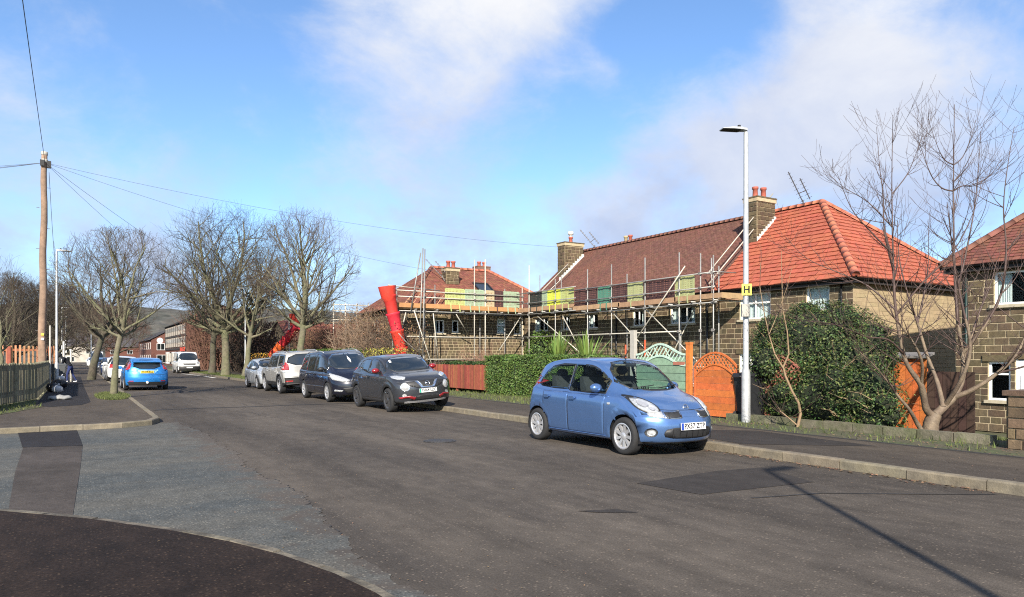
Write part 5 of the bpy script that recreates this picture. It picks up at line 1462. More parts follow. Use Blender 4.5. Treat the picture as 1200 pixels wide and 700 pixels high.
b = MB(); b.span((fx + .05, 9.08, -.6), (fx + .11, 10.0, 1.45)); dr = b.obj('door', DOORW, Dh)
b = MB(); b.span((fx + .03, 9.05, -.62), (fx + .14, 9.08, 1.48)); b.span((fx + .03, 10.0, -.62), (fx + .14, 10.03, 1.48)); b.obj('frame', UPVC, dr)
for z0, z1 in ((-.45, .25), (.4, 1.0)):
    for y0, y1 in ((9.17, 9.5), (9.58, 9.91)): b = MB(); b.span((fx + .035, y0, z0), (fx + .05, y1, z1)); b.obj('panel', DOORW, dr)
b = MB(); b.lathe([(.001, 0), (.14, 0), (.14, .02)], 16, (fx + .03, 9.54, 1.2), 'X'); b.obj('fanlight', DGLASS, dr)
b = MB(); b.quad((fx, dy1, GZ), (31.5, dy1, GZ), (31.5, dy1, ze), (fx, dy1, ze)); b.quad((31.5, dy0, GZ), (31.5, dy1, GZ), (31.5, dy1, ze), (31.5, dy0, ze)); b.quad((fx, dy0, GZ), (fx, dy0, ze), (31.5, dy0, ze), (31.5, dy0, GZ)); b.obj('wall', MORT, Dh)
dye = dy1 + .3; dry = dye - (rx - ex)
DT = mat('red_brown_tile', (.19, .062, .038), .9, .22, 4, .3, 40, isl=.22, c2=(.13, .05, .036), c2scale=.7, c2amt=.8)
roof_plane(Dh, (ex, dye, zev), (ex, dy0 - .3, zev), (rx, dy0 - .3, zr), (rx, dry, zr), .15, .2, DT, .025, seed=18)
roof_plane(Dh, (2 * rx - ex, dye, zev), (ex, dye, zev), (rx, dry, zr), (rx, dry, zr), .3, .4, DT, .03, seed=19)
roof_plane(Dh, (2 * rx - ex, dy0 - .3, zev), (2 * rx - ex, dye, zev), (rx, dry, zr), (rx, dy0 - .3, zr), .5, .6, DT, .03, seed=20)
ridge_run(Dh, (ex, dye, zev + .03), (rx, dry, zr + .02), BRHIP, .13, .4, 'hip_tile'); ridge_run(Dh, (rx, dry, zr + .02), (rx, dy0 - .3, zr + .02), BRHIP)
b = MB(); b.span((ex + .06, dy0, zev - .22), (ex + .09, dye - .06, zev - .02)); b.span((ex + .1, dy0, zev - .14), (fx + .1, dye - .1, zev - .11)); b.span((ex + .092, dye - .09, zev - .22), (31.7, dye - .06, zev - .02)); b.obj('fascia', FASC, Dh)
gutter(Dh, (ex, dye, zev - .02), (ex, dy0, zev - .02)); pipe(Dh, fx - .07, 11.35, GZ, zev - .2, mat('green_downpipe', (.01, .03, .025), .5, .1))
aerial(27.5, 34.7, 8.15, 1.25, 1.05, 'spindly aerial beside the chimney with the white cowl')
aerial(27.45, 19.95, 8.15, 1.55, .75, 'aerial leaning over the bright red ridge right of the twin red pots')
aerial(19.4, 39.5, 6.3, 1.25, 1.15, 'aerial on the chimney above the red chute')

# ---------------- buildings farther off
def simple_house(name, label, x0, x1, y0, y1, zb, ze_, zr_, ridge, wallm, roofm, wins, group=None, over=.3):
    h = thing(name, label, 'house' if name != 'shop_block' else 'building', ((x0 + x1) / 2, (y0 + y1) / 2, zb), group=group)
    b = MB()
    b.span((x0, y0, zb), (x1, y1, ze_)); 
    xm, ym = (x0 + x1) / 2, (y0 + y1) / 2
    if ridge == 'Y':
        for y in (y0 + .002, y1 - .002): b.poly([(x0, y, ze_), (x1, y, ze_), (xm, y, zr_ - .05)])
    elif ridge == 'X':
        for x in (x0 + .002, x1 - .002): b.poly([(x, y0, ze_), (x, y1, ze_), (x, ym, zr_ - .05)])
    b.obj('wall', wallm, h)
    if ridge == 'Y':
        s = (zr_ - ze_) / (xm - x0); d = over * s
        roof_plane(h, (x0 - over, y1 + .15, ze_ - d), (x0 - over, y0 - .15, ze_ - d), (xm, y0 - .15, zr_), (xm, y1 + .15, zr_), .4, .5, roofm, .04); roof_plane(h, (x1 + over, y0 - .15, ze_ - d), (x1 + over, y1 + .15, ze_ - d), (xm, y1 + .15, zr_), (xm, y0 - .15, zr_), .4, .5, roofm, .04)
    elif ridge == 'X':
        s = (zr_ - ze_) / (ym - y0); d = over * s
        roof_plane(h, (x0 - .15, y0 - over, ze_ - d), (x1 + .15, y0 - over, ze_ - d), (x1 + .15, ym, zr_), (x0 - .15, ym, zr_), .4, .5, roofm, .04); roof_plane(h, (x1 + .15, y1 + over, ze_ - d), (x0 - .15, y1 + over, ze_ - d), (x0 - .15, ym, zr_), (x1 + .15, ym, zr_), .4, .5, roofm, .04)
    for face, u0, u1, z0, z1 in wins:
        if face == 'W': O, U, N = V((x0, y0, zb)), V((0, 1, 0)), V((-1, 0, 0))
        else: O, U, N = V((x0, y0, zb)), V((1, 0, 0)), V((0, -1, 0))
        f = MB(); P = lambda u, z, d: O + U * u + V((0, 0, z)) + N * d
        f.bar(P(u0, (z0 + z1) / 2, .03), P(u1, (z0 + z1) / 2, .03), z1 - z0, .06, N); wo = f.obj('window', UPVC, h)
        n = 2 if u1 - u0 > .9 else 1
        for i in range(n):
            a = u0 + .07 + (u1 - u0 - .07) * i / n; c = u0 + (u1 - u0 - .07) * (i + 1) / n
            g2 = MB(); g2.bar(P(a, (z0 + z1) / 2, .063), P(c, (z0 + z1) / 2, .063), z1 - z0 - .14, .008, N); g2.obj('pane', DGLASS, wo)
    return h
SLATE = mat('grey_slate', (.075, .07, .072), .8, .25, 3, isl=.2)
DBRICK = mat('dark_red_brick', (.125, .052, .038), .95, .2, .8, c2=(.11, .04, .03), c2scale=.3, c2amt=.8)
TIMBER = mat('dark_timber', (.03, .025, .022), .8, .2, 5)
sh = simple_house('shop_block', 'red brick shop block with bands of white windows beyond the white van', 14, 24, 114, 143, -.1, 6.9, 9.3, 'Y', DBRICK, SLATE, [])
for row, (z0, z1) in enumerate(((3.1, 4.6), (5.0, 6.5))):
    for i in range(9):
        y = 115.0 + i * 3.05
        f = MB(); f.span((13.9, y, z0), (14, y + 2.7, z1)); wo = f.obj('window', mat('cream_panel', (.42, .36, .29), .7, .15, 2), sh)
        for k in range(2): g2 = MB(); g2.span((13.885, y + .2 + k * 1.25, z0 + .25 + .4), (13.9, y + 1.2 + k * 1.25, z1 - .2)); g2.obj('pane', mat('pale_blind', (.26, .25, .23), .3, .25, .6), wo)
        if row == 0:
            f = MB(); f.span((13.93, y - .2, .3), (14, y + 2.6, 2.3)); wo = f.obj('window', UPVC if i % 3 else TIMBER, sh); g2 = MB(); g2.span((13.915, y, .6), (13.93, y + 2.3, 2.1)); g2.obj('pane', DGLASS, wo)
for i in range(10):
    b = MB(); b.span((13.86, 114.6 + i * 3.05, 2.9), (13.98, 114.9 + i * 3.05, 6.9)); b.obj('timber_post', TIMBER, sh)
for z in (2.65, 4.7, 6.6): b = MB(); b.span((13.87, 114, z), (13.98, 143, z + .25)); b.obj('timber_band', TIMBER, sh)
b = MB(); b.span((13.75, 115, 2.35), (13.86, 120, 2.95)); b.obj('shop_sign', mat('red_orange_sign', (.55, .06, .03), .5, .1), sh)
sg = thing('round_sign', 'round white projecting sign at the far end of the brick shop block', 'sign', (12.9, 141, 4.1))
b = MB(); b.lathe([(.001, 0), (.5, 0), (.5, .15), (.001, .15)], 20, (12.9, 140.9, 4.4), 'Y'); b.obj('disc', UPVC, sg); b = MB(); b.tube([(12.9, 141, 4.4), (14, 141, 4.4)], .05, 5); b.obj('bracket', TIMBER, sg)
STONEF = mat('far_stone', (.19, .145, .085), .95, .25, 2.5, c2=(.11, .085, .055), c2scale=1.2, c2amt=.7)
simple_house('stone_hall', 'small stone gabled building behind the farther red chute', 16, 20, 63.6, 71, -.3, 3.15, 4.9, 'X', STONEF, OTILE, [('W', 2.2, 2.9, 1.6, 3.1), ('W', 4.3, 5.0, 1.6, 3.1)])
simple_house('brick_bungalow', 'low red brick house with red roof seen between tree trunks', 16, 24, 79, 90, -.3, 2.1, 3.7, 'Y', DBRICK, OTILE, [('W', 1, 2.4, .9, 2.0), ('W', 6, 7.5, .9, 2.0), ('S', .6, 2, .9, 2.0)])
simple_house('stone_house', 'farther stone house with orange red roof behind a bare brown hedge', 22.5, 33, 70, 79, -.5, 3.3, 5.0, 'X', STONEF, OTILE, [('S', 1, 2.2, 1.6, 2.8), ('S', 4, 5.2, 1.6, 2.8), ('W', 2, 3.4, 1.6, 2.8), ('W', 5, 6.4, 1.6, 2.8)])
simple_house('brick_house', 'dark red brick house far down the street past the shop block', 13.5, 22, 165, 200, -.3, 5.2, 7.6, 'Y', DBRICK, SLATE, [('S', 1, 2.5, 3.2, 4.6), ('S', 5, 6.5, 3.2, 4.6), ('S', 1, 3, .6, 2.2)] + [('W', 2 + i * 5, 3.8 + i * 5, z, z + 1.4) for i in range(6) for z in (.8, 3.4)])
simple_house('brick_house', 'dark brick house with low roof behind the picket fence', -17, -5.5, 64, 72, -.1, 2.9, 5.2, 'X', DBRICK, mat('dark_brown_tile', (.06, .035, .028), .9, .25, 3, isl=.2), [('S', 7, 8.6, .9, 2.1), ('S', 2, 3.6, .9, 2.1)])
simple_house('brick_house', 'brown gabled house beyond the dark brick one', -20, -7, 84, 94, -.1, 3.6, 6.4, 'X', DBRICK, SLATE, [('S', 8, 9.5, 2.2, 3.3)])
for i, (x, y, lab) in enumerate(((-3, 225, 'pale rendered house at the far left end of the street'), (8, 246, 'grey roofed house closing the far end of the street'), (21, 232, 'red roofed house at the far right end of the street'))):
    simple_house('far_house', lab, x, x + 9, y, y + 9, -.5, 4.6, 7.2, 'X', (mat('pale_render', (.42, .38, .32), .9, .2, 1), DBRICK, DBRICK)[i], (SLATE, SLATE, OTILE)[i], [('S', 1, 2.4, 2.8, 4), ('S', 5.5, 7, 2.8, 4), ('S', 1, 2.8, .7, 2)])
# ------------------------------------------------------------------ scaffolds
GALV = mat('galvanised_tube', (.30, .295, .275), .5, .22, 14, metal=.45, objr=.15)
PALET = mat('pale_tube', (.46, .43, .36), .55, .15, 14, metal=.2, objr=.1)
BOARD = mat('scaffold_board', (.30, .19, .105), .9, .25, 5, .3, 30, objr=.22)
DBOARD = mat('weathered_board', (.17, .115, .075), .9, .3, 5, .3, 30, objr=.25)
COUP = mat('coupler_steel', (.16, .15, .14), .6, .3, 20, metal=.4)
def tube_part(t, name, a, c, r=.03, m=GALV, n=7):
    b = MB(); b.tube([a, c], r, n); return b.obj(name, m, t, True)
def coupler(t, p):
    b = MB(); b.box(p, (.12, .12, .11), RND.uniform(0, 1)); b.box((p[0], p[1], p[2] + .02), (.16, .05, .05), RND.uniform(0, 3)); b.obj('coupler', COUP, t)
def boards(t, a, c, side, n, z, m=BOARD, name='board'):
    """n boards side by side from a to c, spreading towards `side`"""
    a, c, s = V((*a, z)), V((*c, z)), V((*side, 0))
    for k in range(n):
        e0, e1 = RND.uniform(-.12, .05), RND.uniform(-.05, .12); t_ = (c - a).normalized()
        b = MB(); o = s * (.115 + .235 * k) + V((0, 0, RND.uniform(-.008, .008)))
        b.bar(a + o - t_ * -e0, c + o + t_ * e1, .225, .038); b.obj(name, m, t)
# scaffold on the long house (B)
SB = thing('scaffold', 'long tube scaffold with board deck along the brown roofed terrace', 'scaffold', (21.9, 27.5, -.65), group='scaffolds round the roofs under repair')
xo, xi = 21.9, 23.05
def zg(x, y): return terrain(x, y) - .0
outer = [(20.14, 5.64), (20.83, 5.79), (22.04, 5.98), (24.17, 6.01), (26.52, 5.97), (28.39, 5.92), (31.2, 5.7), (33.78, 6.72)]
inner = [(20.9, 5.35), (23.1, 4.3), (26.73, 5.6), (29.8, 5.0), (32.26, 6.05), (34.4, 6.3)]
for y, zt_ in outer: tube_part(SB, 'standard', (xo, y, zg(xo, y)), (xo, y, zt_), .028, PALET if RND.random() < .3 else GALV)
for y, zt_ in inner: tube_part(SB, 'standard', (xi, y, zg(xi, y)), (xi, y, zt_), .027)
deck = [(19.75, 22.3, 3.86), (22.3, 26.0, 3.84), (26.0, 29.6, 3.88), (29.6, 34.9, 4.06)]
for i, (y0, y1, z) in enumerate(deck):
    boards(SB, (xo + .02, y0), (xo + .02, y1), (1, 0), 5, z, DBOARD if i else BOARD)
    b = MB(); b.bar((xo + .0, y0 - .05, z + .14), (xo + .0, y1 + .02, z + .14), .225 if i else .2, .038, V((1, 0, 0))); b.obj('toe_board', BOARD, SB)
    y = y0 + .2
    while y < y1: tube_part(SB, 'transom', (xo - .2, y, z - .05), (xi + .3, y, z - .05), .028); y += 1.22
b = MB(); b.bar((xo, 19.72, 4.0), (xi + .1, 19.72, 4.0), .22, .038, V((0, 1, 0))); b.obj('toe_board', BOARD, SB)
for z in (3.73, 4.36, 4.95): tube_part(SB, 'ledger', (xo - .06, 19.9 if z < 4 else 20.0, z), (xo - .06, 29.9, z), .027); tube_part(SB, 'ledger', (xo - .06, 29.3, z + .19), (xo - .06, 35.0, z + .2), .027)
tube_part(SB, 'ledger', (xo - .06, 21.9, 2.62), (xo - .06, 35.1, 2.66), .027, PALET); tube_part(SB, 'ledger', (xi - .06, 21.0, 3.72), (xi - .06, 34.9, 3.75), .027); tube_part(SB, 'ledger', (xo - .06, 20.4, 1.12), (xo - .06, 27.6, 1.16), .027, PALET)
for y in (20.83, 20.14): tube_part(SB, 'guard_rail', (xo, y, 4.98), (xi + .2, y + .02, 5.0), .025)
for a, c in (((xo - .1, 25.9, 1.1), (xo - .1, 21.6, 5.35)), ((xo + .05, 24.2, 3.7), (xo + .9, 20.9, .6)), ((xo + .05, 26.5, 3.65), (xo + .6, 23.9, 1.2)), ((xo + .05, 33.0, 3.8), (xo + .3, 29.5, 1.8)), ((xo + .05, 30.6, 3.7), (xo + .4, 28.8, 1.0)), ((xi, 22.3, 3.6), (xi, 24.5, .4))): tube_part(SB, 'brace', a, c, .027, PALET)
# rails climbing the roof edge at each end
for a, c in (((23.0, 21.4, 5.15), (27.0, 21.3, 8.95)), ((23.0, 21.4, 4.65), (27.0, 21.3, 8.4)), ((23.2, 35.2, 5.0), (25.6, 35.1, 7.2)), ((23.2, 34.9, 4.75), (25.7, 34.8, 6.9))): tube_part(SB, 'guard_rail', a, c, .026, PALET)
tube_part(SB, 'standard', (23.1, 21.35, 4.2), (23.1, 21.35, 5.75), .028); tube_part(SB, 'standard', (25.2, 21.32, 6.3), (25.2, 21.32, 7.4), .028)
for y, zt_ in outer:
    for z in (3.73, 4.36, 4.95, 2.62): coupler(SB, (xo - .03, y, z + (.19 if y > 29.9 and z > 3 else 0)))
RUST = mat('red_tape', (.5, .08, .03), .8, .1)
for y, z0 in ((24.17, 1.5), (25.5, 1.3)): b = MB(); b.lathe([(.042, z0), (.042, z0 + .8)], 8, (xo, y, 0)); b.obj('tape', RUST, SB)
# scaffold on the corner house (C)
SC_ = thing('scaffold', 'tube scaffold with orange toe boards across the front of the hipped corner house', 'scaffold', (18, 35.2, -.65), group='scaffolds round the roofs under repair')
yo, yi = 35.2, 36.45
couter = [(14.25, 5.15), (16.1, 6.9), (19.15, 7.0), (19.85, 7.07), (22.34, 5.6)]
cinner = [(15.0, 5.4), (17.3, 5.6), (20.2, 5.5), (21.9, 5.6)]
for x, zt_ in couter: tube_part(SC_, 'standard', (x, yo, zg(x, yo)), (x, yo, zt_), .034 if x == 19.85 else .028, PALET if x > 19 else GALV)
for x, zt_ in cinner: tube_part(SC_, 'standard', (x, yi, zg(x, yi)), (x, yi, zt_), .028)
for x0, x1, z in ((14.1, 18.2, 4.14), (18.2, 22.3, 4.12)):
    boards(SC_, (x0, yo + .02), (x1, yo + .02), (0, 1), 5, z)
    b = MB(); b.bar((x0, yo - .03, z + .15), (x1, yo - .03, z + .15), .24, .038, V((0, 1, 0))); b.obj('toe_board', mat('orange_board', (.42, .215, .09), .9, .2, 4, .2, objr=.1), SC_)
    x = x0 + .2
    while x < x1: tube_part(SC_, 'transom', (x, yo - .2, z - .06), (x, yi + .3, z - .06), .028); x += 1.25
for z in (3.98, 4.74, 5.06): tube_part(SC_, 'ledger', (14.0, yo - .07, z), (22.4, yo - .07, z), .03, PALET if z > 4 else GALV)
tube_part(SC_, 'guard_rail', (14.0, yo, 5.3), (17.6, yi, 5.28), .028, PALET)
for z in (2.62, 1.4): tube_part(SC_, 'ledger', (14.5, yo - .07, z), (22.4 if z > 2 else 19.9, yo - .07, z), .03, PALET)
tube_part(SC_, 'ledger', (14.4, yi, 3.98), (22.3, yi, 3.98), .028)
for a, c in (((15.25, yo - .5, 4.0), (16.5, yo - .5, .5)), ((16.6, yo, 3.9), (17.6, yi, .6)), ((22.2, yo - .1, 3.9), (20.7, yo - .1, 1.9)), ((18.0, yo, 3.9), (19.5, yi, 2.7)), ((15.0, yo, 3.9), (14.7, yi, .6)), ((14.4, yo, 3.95), (16.2, yi, 1.2))): tube_part(SC_, 'brace', a, c, .03, PALET)
# hoist poles above the end of the deck
for a, c in (((15.62, yo - .3, 1.4), (15.86, yo - .3, 7.35)), ((15.2, yo - .2, 4.0), (15.75, yo - .25, 7.1)), ((15.8, yo - .35, .4), (15.95, yo - .35, 7.3))): tube_part(SC_, 'hoist_pole', a, c, .034, GALV)
BATTEN = mat('roof_batten', (.46, .26, .15), .85, .15, 8, objr=.15)
for i in range(9):  # new battens running up the stripped left end of the roof
    x = 15.6 + i * .48; tube_part(SC_, 'batten', (x - .2, 36.2, 4.5), (x + 1.05, 37.6, 5.35 + .1 * (i % 2)), .026, BATTEN, 4)
for x, zt_ in couter:
    for z in (3.98, 4.74, 5.06, 2.62): coupler(SC_, (x, yo - .04, z))
# scaffold on the farther house
SE = thing('scaffold', 'distant scaffold of pale poles and top rails behind the brown hedge', 'scaffold', (24, 69.2, -.6), group='scaffolds round the roofs under repair')
for x in (21.8, 23.0, 24.2, 25.4, 26.6, 27.8): tube_part(SE, 'standard', (x, 69.2, -.5), (x, 69.2, 6.9), .06, PALET, 5)
for z in (5.2, 6.1, 6.7): tube_part(SE, 'ledger', (21.6, 69.1, z), (28, 69.1, z), .05, PALET, 5)
for k in range(4): b = MB(); b.bar((21.6, 69.3 + k * .24, 4.9), (28, 69.3 + k * .24, 4.9), .22, .04); b.obj('board', BOARD, SE)

# ------------------------------------------------------------------ brick guards: coloured mesh panels hung on the rails
def guard(label, origin, along, width, height, color, hole, tail=True):
    t = thing('brick_guard', label, 'mesh guard', origin, 0, 'coloured mesh guards on the scaffold rails')
    m = mat('guard_' + color[0], color[1], .55, .15, 12)
    O, U, Z = V(origin), V(along), V((0, 0, 1)); N = V((-U.y, U.x, 0)).normalized()
    b = MB(); nx_ = max(4, int(width / .085)); nz_ = max(4, int(height / .085))
    def fold(u): return N * (.012 * math.sin(u * 9) + .008 * math.sin(u * 23))
    for i in range(nx_ + 1):
        u = width * i / nx_; w_ = hole * (1.5 if i in (0, nx_) else 1)
        b.bar(O + U * u + fold(u), O + U * u + fold(u) + Z * height, w_, .008, N)
    for k in range(nz_ + 1):
        z = height * k / nz_
        for i in range(4):
            a, c = width * i / 4, width * (i + 1) / 4
            b.bar(O + U * a + fold(a) + Z * z + N * .009, O + U * c + fold(c) + Z * z + N * .009, hole * (1.5 if k in (0, nz_) else 1), .008, N)
    b.obj('mesh', m, t)
    if tail:
        for k in (.28,) if width < 1 else (.25, .72):
            b = MB(); p = O + U * width * k - N * .0
            pts = [p + Z * .12, p - N * .07 + Z * .02, p - N * .09 - Z * .16, p + U * .03 - N * .085 - Z * .32]
            for q, r_ in zip(pts, pts[1:]): b.bar(q, r_, .07, .012, N)
            b.obj('tail_strap', m, t)
    return t
LIME = ('lime', (.37, .41, .15)); MINT = ('pale_green', (.28, .36, .24)); TEAL = ('teal', (.07, .20, .14)); MAR = ('maroon', (.055, .026, .026)); BLK = ('black', (.02, .025, .022)); YEL = ('bright_yellow', (.52, .57, .07)); OLV = ('olive', (.33, .345, .165)); SAND = ('sand', (.40, .33, .20))
gz = 4.36
for lab, x0, x1, c, h in (('lime green mesh guard beside the chimney at the far end of the corner scaffold', 17.35, 18.5, LIME, .055), ('pale mint mesh guard between the lime and the sand ones', 18.55, 19.75, MINT, .055), ('sand coloured mesh guard next to a maroon one', 19.85, 20.4, SAND, .055), ('dark maroon mesh guard under the roof window', 20.45, 21.0, MAR, .06), ('pale green mesh guard between the maroon and black ones', 21.05, 22.1, MINT, .055)):
    guard(lab, (x0, yo - .0, gz), (1, 0, 0), x1 - x0, .92, c, h)
for lab, y0, y1, c, h, z in (('black mesh guard where the two scaffolds meet', 32.6, 33.9, BLK, .06, 4.16), ('green mesh guard between the black and the bright yellow ones', 32.05, 32.55, MINT, .055, 4.16), ('bright yellow mesh guard at the corner of the scaffold', 30.85, 32.0, YEL, .06, 4.16), ('lime mesh guard right of the bright yellow one', 29.65, 30.8, LIME, .05, 4.16),
        ('first dark brown mesh guard right of the lime pair', 27.7, 29.5, MAR, .04, 4.02), ('teal mesh guard on the middle of the long scaffold', 26.6, 27.6, TEAL, .06, 3.98), ('dark brown mesh guard between the teal and lime ones', 25.45, 26.5, MAR, .04, 3.98), ('single lime mesh guard right of the teal one', 24.4, 25.38, OLV, .062, 3.98),
        ('wide dark brown mesh guard between two lime ones', 22.4, 24.3, MAR, .04, 3.98), ('lime mesh guard nearest the bright red roof', 21.25, 22.3, OLV, .062, 3.98)):
    guard(lab, (xo + .05, y1, z + .13), (0, -1, 0), y1 - y0, .8, c, h, c not in (MAR,))

# ------------------------------------------------------------------ rubbish chutes
CHUTE = mat('red_chute_plastic', (.56, .024, .02), .6, .2, 5, .2, 20, objr=.14, c2=(.40, .035, .03), c2scale=2.2, c2amt=.6)
CHUTEO = mat('orange_chute_plastic', (.70, .13, .03), .42, .12, 5, coat=.2)
ROPE = mat('grey_rope', (.4, .38, .34), .9, .1)
def chute(label, pts, r0, n_seg, loc, odd=(), extra=None):
    t = thing('rubble_chute', label, 'chute', loc, 0, 'red rubble chutes')
    P = [V(p) for p in pts]; cum = [0]
    for a, c in zip(P, P[1:]): cum.append(cum[-1] + (c - a).length)
    def at(s):
        s = max(0, min(cum[-1], s))
        for i in range(len(P) - 1):
            if s <= cum[i + 1] + 1e-9: return P[i].lerp(P[i + 1], (s - cum[i]) / (cum[i + 1] - cum[i]))
        return P[-1]
    L = cum[-1] / n_seg
    for i in range(n_seg):
        a, c = at(i * L), at((i + 1) * L + .10); d = (c - a); b = MB()
        b.tube([a, a + d * .06, a + d * .12, a + d * .9, c], [r0 * 1.10, r0 * 1.15, r0 * 1.02, r0 * .84, r0 * .82], 18, False)
        b.tube([a, c], [r0 * 1.03, r0 * .78], 18, False)
        s_ = b.obj('chute_section', CHUTEO if i in odd else CHUTE, t, True)
        for k in (0, 1):
            b = MB(); dirn = d.normalized(); u = dirn.cross(V((0, 1, 0))).normalized() * (1 if k else -1); q = a + d * .1 + u * r0 * 1.1
            b.tube([q, q + u * .04 + d * .02, q + d * .14], .016, 5); b.obj('chain', COUP, s_)
    if extra: extra(t)
def hopper(t):
    b = MB(); b.tube([(13.80, 34.85, 5.2), (13.88, 34.85, 4.62), (13.97, 34.85, 4.5)], [.47, .37, .33], 18, False); b.tube([(13.80, 34.85, 5.2), (13.88, 34.85, 4.62)], [.44, .34], 18, False)
    b.obj('hopper', CHUTE, t, True)
    b = MB(); b.prism([(13.85, 35.1, 5.15), (14.35, 35.15, 5.3), (14.35, 35.15, 4.7), (13.95, 35.1, 4.55)], (0, .04, 0)); b.obj('hopper_wing', CHUTE, t)
    b = MB(); b.tube([(14.3, 34.5, 2.75), (14.7, 34.55, 2.35), (15.3, 34.8, 1.95), (15.9, 35.0, 1.9)], .025, 6); b.obj('rope', ROPE, t)
chute('tall red rubble chute leaning against the end of the corner scaffold', [(13.92, 34.85, 4.75), (14.05, 34.85, 4.1), (14.28, 34.85, 3.2), (14.50, 34.85, 2.3), (14.66, 34.85, 1.6), (14.78, 34.85, .9), (14.9, 34.85, .2)], .34, 5, (14.9, 34.85, -.3), (), hopper)
chute('farther red and orange rubble chute slanting down to a skip', [(15.35, 58.3, 3.95), (14.9, 58.6, 3.3), (14.3, 58.9, 2.55), (13.75, 59.2, 1.85), (13.5, 59.3, 1.5)], .36, 5, (13.6, 59.3, 1.2), (3,))
th = thing('chute_hopper', 'red hopper at the head of the farther chute, in front of the stone hall', 'hopper', (15.75, 60, 3.9))
b = MB(); b.tube([(15.75, 60, 5.1), (15.75, 60, 4.5), (15.6, 60, 4.0)], [.62, .55, .4], 14, False); b.obj('hopper', CHUTE, th, True)
b = MB(); b.tube([(16.3, 60.2, -.4), (16.3, 60.2, 5.0)], .06, 6); b.tube([(15.3, 60.6, -.4), (15.3, 60.6, 5.0)], .06, 6); b.tube([(15.2, 60.4, 4.4), (16.5, 60.4, 4.4)], .05, 6); b.obj('support_frame', PALET, th, True)
sk = thing('builders_skip', 'grey blue skip under the farther chute', 'skip', (13.5, 59.6, -.2))
b = MB(); m_ = mat('skip_paint', (.10, .14, .17), .6, .3, 4)
pr = [(-1.2, 0), (1.2, 0), (1.8, 1.5), (-1.8, 1.5)]
for x in (-.8, .8): b.poly([(13.5 + x, 59.6 + a, h - .2) for a, h in pr])
for (a0, h0), (a1, h1) in zip(pr[:-1] + [pr[3]], pr[1:3] + [pr[3], pr[0]]):
    if (a0, h0) != (a1, h1): b.quad((12.7, 59.6 + a0, h0 - .2), (14.3, 59.6 + a0, h0 - .2), (14.3, 59.6 + a1, h1 - .2), (12.7, 59.6 + a1, h1 - .2))
b.obj('body', m_, sk); b = MB(); b.span((12.62, 57.75, 1.25), (14.38, 61.45, 1.34)); b.obj('rim', m_, sk)

# ------------------------------------------------------------------ fences and gates
PICK = mat('grey_green_picket', (.215, .195, .13), .95, .25, 6, .4, 40, objr=.25, c2=(.11, .11, .07), c2scale=2.5, c2amt=.7)
def picket_fence(label, pts, h, m, gap, pw, z0=0.1, rails=(.3, .95), topcut=True, cat='fence', capped=None, post_m=None, pitch=None, th=.018):
    t = thing('picket_fence', label, cat, (*pts[0], z0))
    for a, c in zip(pts, pts[1:]):
        a, c = V((*a, z0)), V((*c, z0)); d = (c - a); L = d.length; d.normalize(); n = V((d.y, -d.x, 0))
        for rz_ in rails: b = MB(); b.bar(a - n * .03 + V((0, 0, rz_ * h)), c - n * .03 + V((0, 0, rz_ * h)), .05, .09); b.obj('rail', m, t)
        k = 0
        s = pw / 2
        while s < L:
            hh = h * RND.uniform(.975, 1.015); p = a + d * s; tilt = RND.uniform(-.01, .01)
            b = MB(); w2 = pw / 2
            q = [p - d * w2, p + d * w2, p + d * (w2 + tilt) + V((0, 0, hh - (.05 if topcut else 0))), p + d * tilt + V((0, 0, hh)), p - d * (w2 - tilt) + V((0, 0, hh - (.05 if topcut else 0)))]
            q = [x + V((0, 0, .03)) + n * RND.uniform(-.004, .004) for x in q] if False else [x + V((0, 0, .03)) for x in q]
            b.prism(q, n * th); b.obj('picket', m, t); s += pw + gap
        m2 = max(1, round(L / 2.2))
        for i in range(m2 + 1):
            p = a + d * (L * i / m2) - n * .07; b = MB(); b.span((p.x - .05, p.y - .05, z0 - .1), (p.x + .05, p.y + .05, z0 + h * 1.02)); b.obj('post', post_m or m, t)
    return t
picket_fence('weathered grey green picket fence at the left corner of the footway', [(-3.1, 19.9), (-1.12, 28.9), (-1.06, 44)], 1.22, PICK, .03, .125, .1)
TERR = mat('red_stained_timber', (.29, .10, .055), .9, .2, 6, .3, 40, objr=.2)
ORNP = mat('orange_stained_pale', (.40, .19, .10), .9, .2, 6, .3, 40, objr=.2)
tf = thing('picket_fence', 'orange stained pale fence with red posts and rails behind the telegraph pole', 'fence', (-4, 47, 0))
for i in range(40):
    x = -8.6 + i * .195; b = MB(); b.span((x - .045, 46.98, .5), (x + .045, 47.0, 2.15 + RND.uniform(-.03, .03))); b.obj('picket', ORNP, tf)
for i in range(5): x = -8.7 + i * 1.88; b = MB(); b.span((x - .09, 46.9, 0), (x + .09, 47.08, 2.1)); b.obj('post', TERR, tf)
for z in (.75, 1.85): b = MB(); b.span((-8.7, 47.0, z), (-1.05, 47.06, z + .12)); b.obj('rail', TERR, tf)
b = MB(); b.span((-8.7, 46.9, 0), (-1.05, 47.1, .5)); b.obj('gravel_board', TERR, tf)
REDF = mat('red_brown_fence', (.235, .062, .033), .9, .25, 6, .3, 40, objr=.28)
picket_fence('red brown close board fence between the dark grey car and the clipped hedge', [(14.75, 31.6), (14.75, 26.1)], 1.06, REDF, .012, .10, .1, (.25, .85), False)
